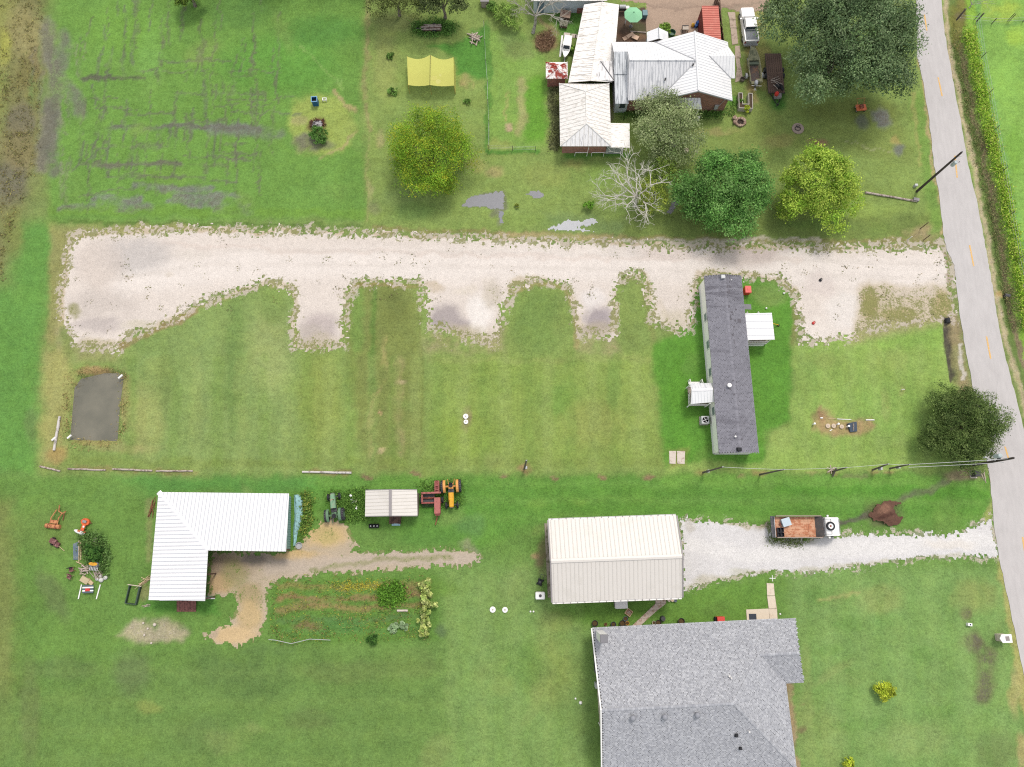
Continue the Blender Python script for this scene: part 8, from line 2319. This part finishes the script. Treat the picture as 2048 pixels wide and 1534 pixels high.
# mailbox pillar and a box by the road
p = G(1998, 1274); t = thing('mailbox_pillar', 'white topped brick mailbox pillar with a grey square panel beside the lower road', 'mailbox', (p.x, p.y, 0), .02)
mb = MB().box(-.45, .45, -.38, .38, 0, 1.25); mb.build('pillar', bricks('pale_brick', None), t)
mb = MB().add([(-.55, -.45, 1.25), (.55, -.45, 1.25), (.55, .45, 1.25), (-.55, .45, 1.25), (-.8, 0, 1.25), (-.55, -.45, 1.36), (.55, -.45, 1.36), (.55, .45, 1.36), (-.55, .45, 1.36), (-.8, 0, 1.36)], [(4, 3, 2, 1, 0), (5, 6, 7, 8, 9), (0, 1, 6, 5), (1, 2, 7, 6), (2, 3, 8, 7), (3, 4, 9, 8), (4, 0, 5, 9)]); mb.build('cap', TRIM, t)
mb = MB().box(-.18, .26, -.24, .24, 1.361, 1.38); mb.build('grey_panel', paint('grey_tile', (158, 152, 150), .7, .12, 3), t)
p = G(1936, 1248.5); t = thing('utility_box', 'small white utility box with a blue mark in the right lawn', 'box', (p.x, p.y, 0), -.1)
mb = MB().box(-.22, .24, -.16, .16, 0, .4); mb.build('body', TRIM, t); mb = MB().box(-.05, .1, -.08, .08, .401, .41); mb.build('blue_mark', paint('navy_pot', None), t)
for px, py, lb, gr in ((1061, 1223, 'left small white stone in the lower lawn under the tank', 'small white stones under the tank'), (1067, 1223, 'right small white stone in the lower lawn under the tank', 'small white stones under the tank'), (1151, 1397, 'upper pale stone in the lawn left of the grey roofed house', 'pale stones left of the grey house'), (1161, 1405, 'lower larger pale stone in the lawn left of the grey roofed house', 'pale stones left of the grey house'), (1560, 1228, 'small white garden light right of the patio', None)):
 p = G(px, py); s = .2 if 'larger' in lb else .12
 mb = MB().lathe([(s * .7, 0), (s, s * .5), (s * .5, s * 1.2), (.001, s * 1.3)], 8); o = mb.build('garden_light' if 'light' in lb else 'pale_stone', TRIM, None, smooth=True); o.location = p; setp(o, lb, 'light' if 'light' in lb else 'stone', gr)
for px, py, lb, m_ in ((1640, 561, 'small dark bag lying on the pale gravel drive', BLACK), (1626, 647, 'small red toy shaped thing on the gravel drive', RED_P)):
 p = G(px, py); t = thing('dark_bag' if m_ is BLACK else 'red_jug', lb.replace('toy shaped thing', 'jug with a bent handle'), 'bag' if m_ is BLACK else 'jug', (p.x, p.y, .02))
 mb = MB().lathe([(.14, 0), (.2, .1), (.12, .22), (.001, .25)], 8); mb.build('body', m_, t, smooth=True)
 mb = MB().tube([(-.1, .1, .15), (.1, .22, .25), (.26, .1, .12)], .05, 6); mb.build('handle', m_, t)
for px, py, lb in ((1567, 587, 'white ball in the lush grass above the flat white porch'), (1532, 617, 'white ball at the corner of the flat white porch')):
 p = G(px, py); mb = MB().lathe([(.001, 0), (.1, .05), (.13, .13), (.1, .21), (.001, .26)], 10); o = mb.build('ball', WHITE_P, None, smooth=True); o.location = p; setp(o, lb, 'ball')
p = G(2013, 592); mb = MB().tube([(-.3, .1, .3), (.3, -.05, .3)], .28, 12); o = mb.build('culvert_pipe', DKGREY, None); o.location = p + Vector((0, 0, -.25)); setp(o, 'dark culvert pipe end in the ditch east of the road', 'pipe')
p = G(1896, 641); mb = MB().tube([(0, .3, .1), (0, -.3, .1)], .3, 12); o = mb.build('culvert_pipe', BLACK, None); o.location = p + Vector((0, 0, -.2)); setp(o, 'dark culvert pipe mouth at the head of the ditch beside the drive', 'pipe')

# ------------------------------------------------------------------ trees, bushes, weeds
def leaf_material(name):
 t = NT(name)
 c = t.mix(1.0, t.attr('tint').outputs['Color'], grey(t, gain(t, (t.noise(5, 3, .7), .5))), 'MULTIPLY')
 t.done(c, .75, 0, .2)
 tl = t.n('ShaderNodeBsdfTranslucent'); mx = t.n('ShaderNodeMixShader'); mx.inputs[0].default_value = .28
 t.put(tl.inputs[0], c)
 t.t.links.new(t.b.outputs[0], mx.inputs[1]); t.t.links.new(tl.outputs[0], mx.inputs[2]); t.t.links.new(mx.outputs[0], t.out.inputs[0])
 return t.m
LEAF = leaf_material('leaf')
BARK = paint('grey_bark', (150, 140, 130), .95, .25, 3, (110, 100, 92), .3, 3)
BARKP = paint('lichen_bark', (196, 194, 184), .95, .2, 3, (150, 146, 136), .3, 3)

def leaves(name, pos, nrm, size, cols, parent=None, aspect=.55, cvar=.18):
 n = len(pos)
 nrm = nrm / (np.linalg.norm(nrm, axis=1, keepdims=True) + 1e-9)
 r = RNG.normal(size=(n, 3))
 a = np.cross(nrm, r); a /= np.linalg.norm(a, axis=1, keepdims=True) + 1e-9
 b = np.cross(nrm, a)
 s = (size * RNG.uniform(.6, 1.3, n))[:, None]
 drop = np.array([0, 0, -.18]) * s
 v = np.stack([pos - a * s * .5 + drop, pos - b * s * .5 * aspect, pos + a * s * .5 + drop, pos + b * s * .5 * aspect], 1).reshape(-1, 3)
 c = np.clip(cols * (1 + RNG.normal(0, cvar, (n, 1))), .005, .8)
 if parent is not None: v = v - np.array(parent.location)
 return np_mesh(name, v, np.arange(n * 4).reshape(n, 4), LEAF, c, None, False, parent)

def palette(cols, k):
 """random colours between listed ones"""
 P = np.array([C(*c) for c in cols])
 i = RNG.integers(0, len(P), k); j = RNG.integers(0, len(P), k); f = RNG.random((k, 1))
 return P[i] * f + P[j] * (1 - f)

def crown(c, R, lobes, clumps, per, size, cols, parent, name='crown', up=.25, lobe=.36, sharp=.55, aspect=.55, tuft=.11):
 c, R = np.array(c), np.array(R, float)
 if name == 'crown' and R[0] > 1.3: R = R * 1.15; clumps = int(clumps * 1.8); size *= .66; cols = [tuple(v * 1.13 for v in q) for q in cols]; tuft *= .8
 i = np.arange(lobes) + .5; zz = 1 - 1.15 * i / lobes; ph = i * 2.39996; rr = np.sqrt(np.maximum(0, 1 - zz * zz))
 d = np.stack([rr * np.cos(ph), rr * np.sin(ph), zz * .9 - up], 1) + RNG.normal(0, .14, (lobes, 3))
 lc = c + d * R * RNG.uniform(.58, .86, (lobes, 1))
 lr = R.mean() * lobe * RNG.uniform(.65, 1.25, lobes)
 li = RNG.integers(0, lobes, clumps)
 e = RNG.normal(size=(clumps, 3)); e[:, 2] = np.abs(e[:, 2]) * 1.0 - .25
 e /= np.linalg.norm(e, axis=1, keepdims=True)
 cc = lc[li] + e * lr[li][:, None] * RNG.uniform(sharp, 1.15, (clumps, 1))
 cc[:, 2] = np.maximum(cc[:, 2], .25)
 ccol = palette(cols, clumps) * RNG.uniform(.72, 1.2, lobes)[li][:, None]
 ki = np.repeat(np.arange(clumps), per)
 n = len(ki)
 off = RNG.normal(size=(n, 3)) * R.mean() * tuft
 pos = cc[ki] + off * np.array([1, 1, .6])
 pos[:, 2] = np.maximum(pos[:, 2], .06)
 nr = e[ki] * .6 + np.array([0, 0, .55]) + RNG.normal(size=(n, 3)) * .55
 leaves(name, pos, nr, size, ccol[ki], parent, aspect)
 return lc, lr

def limbs(t, base, lc, r, m, wob=.4, n=None):
 """trunk and limbs reaching into the crown"""
 base = Vector(base)
 top = Vector((sum(p[0] for p in lc) / len(lc), sum(p[1] for p in lc) / len(lc), min(p[2] for p in lc) + .3))
 fork = base.lerp(top, .55); fork.z = max(.8, top.z * .5)
 mb = MB().tube([base, base.lerp(fork, .5) + Vector((.1, 0, 0)), fork], [r * 1.25, r, r * .85], 8); mb.build('trunk', m, t, True)
 for p in lc[:n]:
  p = Vector(p)
  q = fork.lerp(p, .5) + Vector((random.gauss(0, wob), random.gauss(0, wob), .3))
  mb = MB().tube([fork, q, p], [r * .55, r * .32, r * .10], 6); mb.build('limb', m, t, True)

def tree(name, label, px, py, zc, R, lobes, clumps, per, size, cols, r=.25, bark=BARK, base=None, cat='tree', group=None, nl=9, **kw):
 c = G(px, py, zc)
 b = Vector((c.x, c.y, 0)) if base is None else G(*base)
 t = thing(name, label, cat, (b.x, b.y, 0), 0, group)
 lc, lr = crown(c, R, lobes, clumps, per, size, cols, t, **kw)
 limbs(t, b, lc, r, bark, n=nl)
 return t, lc

def twigs(mb, p, d, L, r, depth, spread=.55, cols=None):
 """recursive bare branches"""
 q = p + d * L * .55 + Vector((random.gauss(0, .06), random.gauss(0, .06), random.gauss(0, .05))) * L
 e = q + (d + Vector((random.gauss(0, .25), random.gauss(0, .25), random.gauss(0, .15)))).normalized() * L * .5
 mb.tube([p, q, e], [r, r * .8, r * .55], 5 if depth > 2 else 4, cap=False)
 if depth <= 0: return
 for s, k in ((e, 2), (q, 1)):
  for _ in range(k):
   nd = (d + Vector((random.gauss(0, spread), random.gauss(0, spread), random.gauss(.05, spread * .6)))).normalized()
   twigs(mb, s, nd, L * random.uniform(.55, .8), r * .58, depth - 1, spread)

def bare_tree(name, label, base, trunk, starts, bark=BARKP, r=.2, depth=4, L=2.2, spread=.6):
 b = G(*base)
 t = thing(name, label, 'tree', (b.x, b.y, 0))
 tp = b + Vector(trunk)
 mb = MB().tube([b, b.lerp(tp, .5) + Vector((.1, .05, 0)), tp], [r * 1.3, r, r * .85], 8); mb.build('trunk', bark, t, True)
 for d in starts:
  mb = MB(); twigs(mb, tp, Vector(d).normalized(), L * random.uniform(.8, 1.2), r * .55, depth, spread); mb.build('branch', bark, t, True)
 return t

tree('cypress_tree', 'big feathery yellow green tree standing alone left of the puddle', 861, 294, 3.8, (4.7, 5.6, 3.9), 34, 1150, 20, .34, [(128, 172, 52), (158, 200, 66), (96, 142, 42), (142, 186, 58), (190, 196, 62)], .3, base=(866, 360), lobe=.30, aspect=.35, tuft=.075, up=.5)
tree('live_oak', 'huge dark green spreading oak beside the road at the top', 1706, 62, 8.0, (8.1, 8.2, 5.2), 46, 2000, 22, .46, [(108, 136, 92), (130, 156, 108), (92, 120, 82), (150, 172, 128), (104, 132, 82)], .6, lobe=.25, nl=30, tuft=.06, aspect=.45, up=.35)
tree('olive_tree', 'sparse grey green tree in front of the farmhouse porch', 1336, 250, 3.8, (3.9, 4.4, 3.2), 22, 620, 18, .32, [(144, 164, 110), (168, 184, 132), (122, 146, 88), (182, 194, 148)], .2, BARKP, base=(1348, 292), nl=18, lobe=.36, sharp=.3, tuft=.10, up=.45)
tree('shade_tree', 'dense deep green tree at the drive edge, between the dead tree and the bright tree', 1456, 376, 4.4, (5.3, 4.9, 4.0), 28, 900, 24, .38, [(98, 150, 72), (126, 178, 90), (84, 132, 62), (146, 190, 112)], .3, base=(1448, 420), lobe=.29, tuft=.07, up=.5)
tree('bright_tree', 'bright lime green tree right of the deep green one by the drive', 1641, 366, 4.2, (4.6, 4.5, 3.6), 24, 720, 22, .38, [(156, 194, 72), (182, 212, 88), (130, 174, 60), (194, 216, 98)], .25, base=(1634, 408), lobe=.28, tuft=.07, up=.45)
tree('round_shrub_tree', 'round dense dull green tree overhanging the road near the lower power pole', 1934, 850, 2.9, (4.3, 4.6, 3.1), 40, 1150, 22, .36, [(98, 124, 64), (134, 156, 94), (80, 106, 54), (116, 140, 76)], .25, lobe=.28, aspect=.35, tuft=.065, up=.4)
WB = paint('pale_dead_bark', (236, 234, 226), .95, .15, 3, (190, 188, 180), .25, 3)
T4 = bare_tree('dead_tree', 'grey leafless tree with fine branches between the puddles and the deep green tree', (1270, 412), (-.2, .3, 2.0), [(-.9, .3, .6), (-.4, .9, .7), (.1, .9, .5), (.7, .3, .8), (-.5, -.7, .6), (.4, -.6, .5), (-1, -.3, .5), (-.1, 0, 1)], WB, r=.2, L=2.35)
tree('young_tree', 'yellow green leafy sapling tangled with the grey leafless tree', 1302, 388, 2.2, (1.9, 2.6, 1.7), 10, 130, 16, .30, [(158, 182, 74), (180, 196, 88), (124, 152, 62)], .12, lobe=.38, tuft=.10, up=.5)
tree('young_tree', 'light green leafy sapling just below the olive tree', 1328, 338, 2.6, (1.7, 1.7, 1.5), 9, 110, 16, .28, [(150, 180, 80), (170, 194, 94), (118, 150, 68)], .1, lobe=.4, tuft=.10, up=.5)
bare_tree('dead_tree', 'bare grey tree in front of the pale blue wall at the top', (1066, 66), (.3, .5, 2.6), [(-.5, .6, .9), (.2, .8, .9), (.8, .5, .6), (-.8, .1, .4), (.9, -.1, .4)], r=.2, L=2.0)
bare_tree('dead_bush', 'grey leafless bush by the upper right fence corner', (1938, 16), (.1, .2, .4), [(-.6, .5, .8), (.6, .5, .8), (.7, -.2, .6), (0, .9, .7), (.9, .2, .4)], r=.07, L=1.3, depth=3)
for px, py, R, lb, cl in ((790, -12, (4.4, 2.6, 2.4), 'olive green tree cut by the top edge, left of the wooden shelter', [(104, 118, 62), (134, 146, 84), (84, 98, 54)]), (885, -6, (2.9, 2.0, 2.0), 'dark green tree cut by the top edge above the lumber trailer', [(90, 106, 62), (116, 130, 84), (72, 90, 52)]),
      (374, -16, (1.5, 1.7, 1.4), 'small bright tree cut by the top edge above the field', [(118, 150, 60), (140, 168, 76), (92, 122, 50)])):
 tree('edge_tree', lb, px, py, 2.6 if px < 400 else 4.0, R, 12, 220, 20, .36, cl, .2, lobe=.4, nl=5)
for k, (x, y) in enumerate(((-33, 82), (-25, 83.5), (-41, 84), (-18, 82.5))):          # shade trees just past the top edge
 c = to_px(x, y, 5); tree('edge_tree', 'dense tree just past the top edge, %s of its row' % ['second', 'third', 'leftmost', 'rightmost'][k], c[0], c[1], 5.5, (4.6, 4.2, 3.8), 14, 240, 18, .5, [(84, 106, 58), (104, 126, 70)], .25, lobe=.4, nl=4)

def bush(label, px, py, r, h, cols, size=.2, k=120, per=16, name='bush', group=None, cat='bush', **kw):
 c = G(px, py, h * .5)
 t = thing(name, label, cat, (c.x, c.y, 0), 0, group)
 lc, _ = crown(c, (r * .8, r * .8, h * .5), 8, k, per, size, [tuple(v * 1.2 for v in q) for q in cols], t, up=.1, lobe=.45, tuft=.12, **kw)
 mb = MB()
 for p in lc[:5]: mb.tube([(c.x, c.y, 0), Vector((c.x, c.y, 0)).lerp(Vector(p), .6) + Vector((.05, 0, .1)), p], [.05, .035, .015], 5)
 mb.build('stem', BARK, t, True)
LIME = [(178, 196, 62), (200, 214, 80), (150, 172, 50)]
MIDG = [(110, 150, 70), (132, 170, 88), (88, 126, 56)]
DARKG = [(70, 112, 48), (92, 134, 62), (56, 92, 40)]
bush('bright yellow green young shrub alone in the lower right lawn', 1770, 1379, 1.25, 1.6, LIME, .22, 130)
bush('small yellow green shrub cut by the bottom edge', 1698, 1526, .7, .9, LIME, .2, 50)
bush('round green bush growing against the burn pit', 637, 270, 1.45, 1.3, [(96, 140, 66), (116, 158, 80), (74, 114, 50)], .2, 160)
bush('round dark green bush at the lower edge of the vegetable plot', 744, 1279, .8, .9, DARKG, .16, 110)
bush('dark leafy shrub in the junk row left of the L-shaped shed', 187, 1104, 1.2, 1.3, DARKG, .3, 110, aspect=.7)
bush('small upright green shrub in the grass above the drive', 1178, 411, .7, 1.3, [(110, 160, 54), (130, 178, 70)], .18, 70)
bush('tiny yellowish shrub in the grass beside the small speckled puddle', 1034, 411, .35, .6, [(140, 160, 70), (160, 170, 90)], .14, 26)
bush('leafy light green bush beside the bare tree at the top', 1015, 30, 2.0, 2.2, [(126, 156, 74), (150, 176, 96), (98, 128, 60)], .28, 170)
bush('green bush by the wooden shelter at the top edge', 985, 14, 1.1, 1.4, MIDG, .22, 90)
bush('rounded green bush behind the little gabled roof', 1331, 56, .95, 1.1, [(124, 164, 66), (150, 186, 84)], .18, 90)
bush('green bush at the left wall of the small white boat', 1147, 100, .8, .9, [(120, 160, 62), (148, 182, 80)], .2, 70)
bush('leafy yellow green plant spilling over the raised garden bed', 1493, 218, .55, .9, LIME, .18, 50, name='plant', cat='plant')
bush('green plants filling the left arm of the raised bed', 1481, 203, .45, .95, MIDG, .16, 40, name='plant', cat='plant')
bush('weedy clump in the mown yard left of the net tent', 779, 112, .7, .4, MIDG, .2, 40)
bush('low weedy clump below the net tent, left of the feathery tree', 785, 183, .8, .5, MIDG, .2, 46)
bush('small weedy clump right of the feathery tree', 935, 203, .6, .4, MIDG, .2, 30)
OKRA = [(176, 192, 110), (196, 206, 136), (140, 168, 90)]
for k, (px, py, r) in enumerate(((852, 1168, .75), (850, 1184, .85), (851, 1205, .6), (869, 1209, .4), (852, 1224, .7), (851, 1242, .75), (846, 1262, .8))):
 bush(['topmost tall pale leafed plant in the row at the right end of the vegetable plot', 'second tall pale plant from the top of the garden row', 'third pale plant from the top of the garden row', 'small pale plant leaning out right of the garden row', 'fifth pale plant down the garden row', 'sixth pale plant down the garden row', 'lowest pale plant of the garden row, yellowing'][k], px, py, r, 1.3, OKRA, .34, 26, 9, 'okra_plant', 'tall plants at the end of the vegetable plot', 'plant', aspect=.8)
for px, py, lb in ((786, 1255, 'grey green squash plant, left of two in the vegetable plot'), (806, 1252, 'grey green squash plant, right of two in the vegetable plot')):
 bush(lb, px, py, .6, .5, [(140, 168, 126), (160, 184, 146)], .4, 18, 7, 'squash_plant', 'squash plants', 'plant', aspect=.9)
p = [G(x, y) + Vector((0, 0, .5)) for x, y in ((540, 1278), (553, 1279), (585, 1286), (622, 1277), (663, 1279))]
mb = MB().tube(p, .035, 6); setp(mb.build('trellis_pipe', GALV, None), 'bent pale pipe lying along the lower edge of the vegetable plot', 'pipe')
p = G(805, 1221); mb = MB().lathe([(.001, -.65), (.12, -.6), (.12, .6), (.001, .65)], 8, (0, 0, .1), 'x'); o = mb.build('whitish_pipe', CONC_W, None); o.location = p; setp(o, 'short whitish pipe in the vegetable plot near the tall plants', 'pipe')

def scatter(name, label, n, area, h, size, cols, kind='stuff', up=.9, cvar=.25, cat=None, aspect=.3, clump=0, hz=.15):
 """loose low growth spread over polygons (pixels of the photograph)"""
 q = np.array(area, float)
 out = []
 while sum(len(o) for o in out) < n:
  x = RNG.uniform(q[:, 0].min(), q[:, 0].max(), n * 2); y = RNG.uniform(q[:, 1].min(), q[:, 1].max(), n * 2)
  ok = poly_sd(x, y, area) > 0
  out.append(np.stack([x[ok], y[ok]], 1))
 p = np.concatenate(out)[:n]
 w = np.array([tuple(G(a, b)) for a, b in p])
 if clump:
  k = RNG.integers(0, n, n // clump + 1)
  w = w[k][RNG.integers(0, len(k), n)] + RNG.normal(size=(n, 3)) * np.array([.28, .28, 0])
 w[:, 2] = RNG.uniform(.03, h, n)
 nr = RNG.normal(size=(n, 3)) * .7 + np.array([0, 0, up])
 leaves(name, w, nr, size, palette(cols, n) * 1.3, None, aspect, cvar)
 return setp(bpy.context.scene.objects[-1] if False else COL.objects[-1], label, cat, None, kind)
V = [(1933, 60), (1940, 110), (1958, 190), (1978, 290), (1998, 370), (2016, 450), (2034, 560), (2052, 660)]
scatter('roadside_weeds', 'tall bright lime weeds along the pasture fence', 9000, [(x - 4, y) for x, y in V] + [(x + 17, y) for x, y in V[::-1]], .6, .34, [(156, 200, 62), (186, 222, 80), (124, 176, 50), (200, 206, 110)], clump=9)
scatter('verge_grass', 'darker coarse grass between the road and the ditch', 6000, [(x - 34, y) for x, y in V] + [(x - 8, y) for x, y in V[::-1]], .3, .28, [(116, 134, 76), (134, 150, 92), (96, 112, 64), (150, 136, 100)], clump=5)
scatter('dry_weeds', 'dry yellow and brown weeds along the left edge of the field', 3600, [(-30, -30), (82, -30), (88, 160), (70, 340), (36, 420), (4, 560), (-40, 560)], .25, .3, [(140, 130, 88), (156, 152, 86), (122, 112, 82), (116, 126, 72)], clump=6)
scatter('shed_weeds', 'tall weeds beside the pale blue tarp at the L-shaped shed', 900, [(606, 990), (616, 986), (626, 992), (624, 1040), (608, 1080), (602, 1080)], .4, .34, [(112, 150, 66), (134, 170, 80), (168, 170, 80), (90, 124, 56)], clump=8)
scatter('machine_weeds', 'weeds grown up round the tractors and the small shed', 3200, [(655, 985), (735, 975), (740, 1040), (690, 1040), (655, 1000)], .35, .28, [(104, 148, 60), (124, 166, 76), (84, 122, 50)], clump=8)
scatter('machine_weeds', 'weeds round the red baler and yellow tractor', 1800, [(840, 965), (925, 958), (925, 1010), (905, 1014), (842, 1010)], .3, .28, [(104, 148, 60), (124, 166, 76), (84, 122, 50)], clump=8)
scatter('junk_weeds', 'long grass round the junk row', 3000, [(165, 1060), (205, 1070), (222, 1110), (215, 1150), (180, 1130), (160, 1090)], .5, .32, [(104, 142, 72), (124, 158, 92), (84, 120, 58)], clump=8)
scatter('trailer_weeds', 'tall grass round the lumber trailer', 2200, [(826, 48), (880, 40), (915, 50), (905, 70), (860, 74), (826, 68)], .5, .32, [(100, 148, 66), (120, 164, 80), (80, 124, 54)], clump=8)
scatter('garden_growth', 'low mixed growth covering the vegetable plot', 3000, [(545, 1160), (845, 1152), (862, 1280), (545, 1284)], .22, .26, [(116, 150, 74), (138, 166, 88), (158, 142, 96), (96, 130, 66), (168, 174, 70)], clump=7)
scatter('bean_patch', 'bright green bean patch in the vegetable plot', 1700, [(760, 1172), (800, 1166), (812, 1190), (798, 1210), (762, 1206)], .4, .28, [(104, 156, 52), (122, 170, 66), (90, 138, 46)], aspect=.6, clump=10)
scatter('yellow_vines', 'yellowing vines along the upper side of the vegetable plot', 500, [(664, 1166), (760, 1164), (762, 1178), (664, 1180)], .2, .26, [(206, 196, 70), (190, 190, 80)], aspect=.25, clump=10)
scatter('house_weeds', 'rank grass round the foot of the farmhouse walls', 2600, [(1236, 218), (1460, 218), (1470, 196), (1470, 228), (1440, 236), (1240, 236)], .4, .3, [(100, 142, 62), (120, 160, 78), (84, 120, 54)], clump=8)
scatter('brush_pile', 'heap of brown dead brush left of the long roof', 1500, [(1072, 72), (1100, 62), (1112, 80), (1098, 104), (1080, 106), (1070, 92)], .7, .5, [(160, 130, 104), (184, 154, 126), (130, 104, 86)], aspect=.10, up=.4)
scatter('wall_weeds', 'dark weeds along the left wall of the hip roofed building', 1500, [(1098, 165), (1120, 165), (1120, 300), (1100, 300)], .4, .3, [(118, 124, 84), (136, 142, 100), (92, 100, 68)], clump=6)
scatter('drive_weeds', 'small weeds sprouting in the gravel drive', 900, [(140, 470), (1000, 480), (1890, 500), (1900, 640), (1720, 660), (1600, 600), (1290, 600), (1010, 600), (850, 600), (600, 600), (300, 640), (130, 690)], .12, .26, [(140, 144, 96), (112, 118, 76), (160, 146, 112)], clump=7)
scatter('drive_weeds', 'green weeds under and beside the parked truck', 700, [(1536, 1072), (1600, 1074), (1606, 1092), (1560, 1090), (1536, 1086)], .18, .26, [(112, 130, 76), (134, 150, 92)], clump=7)
scatter('bank_grass', 'dry grass along the banks of the pond', 700, [(134, 742), (255, 734), (252, 815), (246, 895), (126, 895), (138, 880), (232, 882), (244, 750), (222, 742), (160, 757), (148, 780), (138, 880), (126, 880)], .3, .3, [(176, 164, 112), (160, 160, 100), (150, 152, 92), (170, 146, 104)], clump=5)
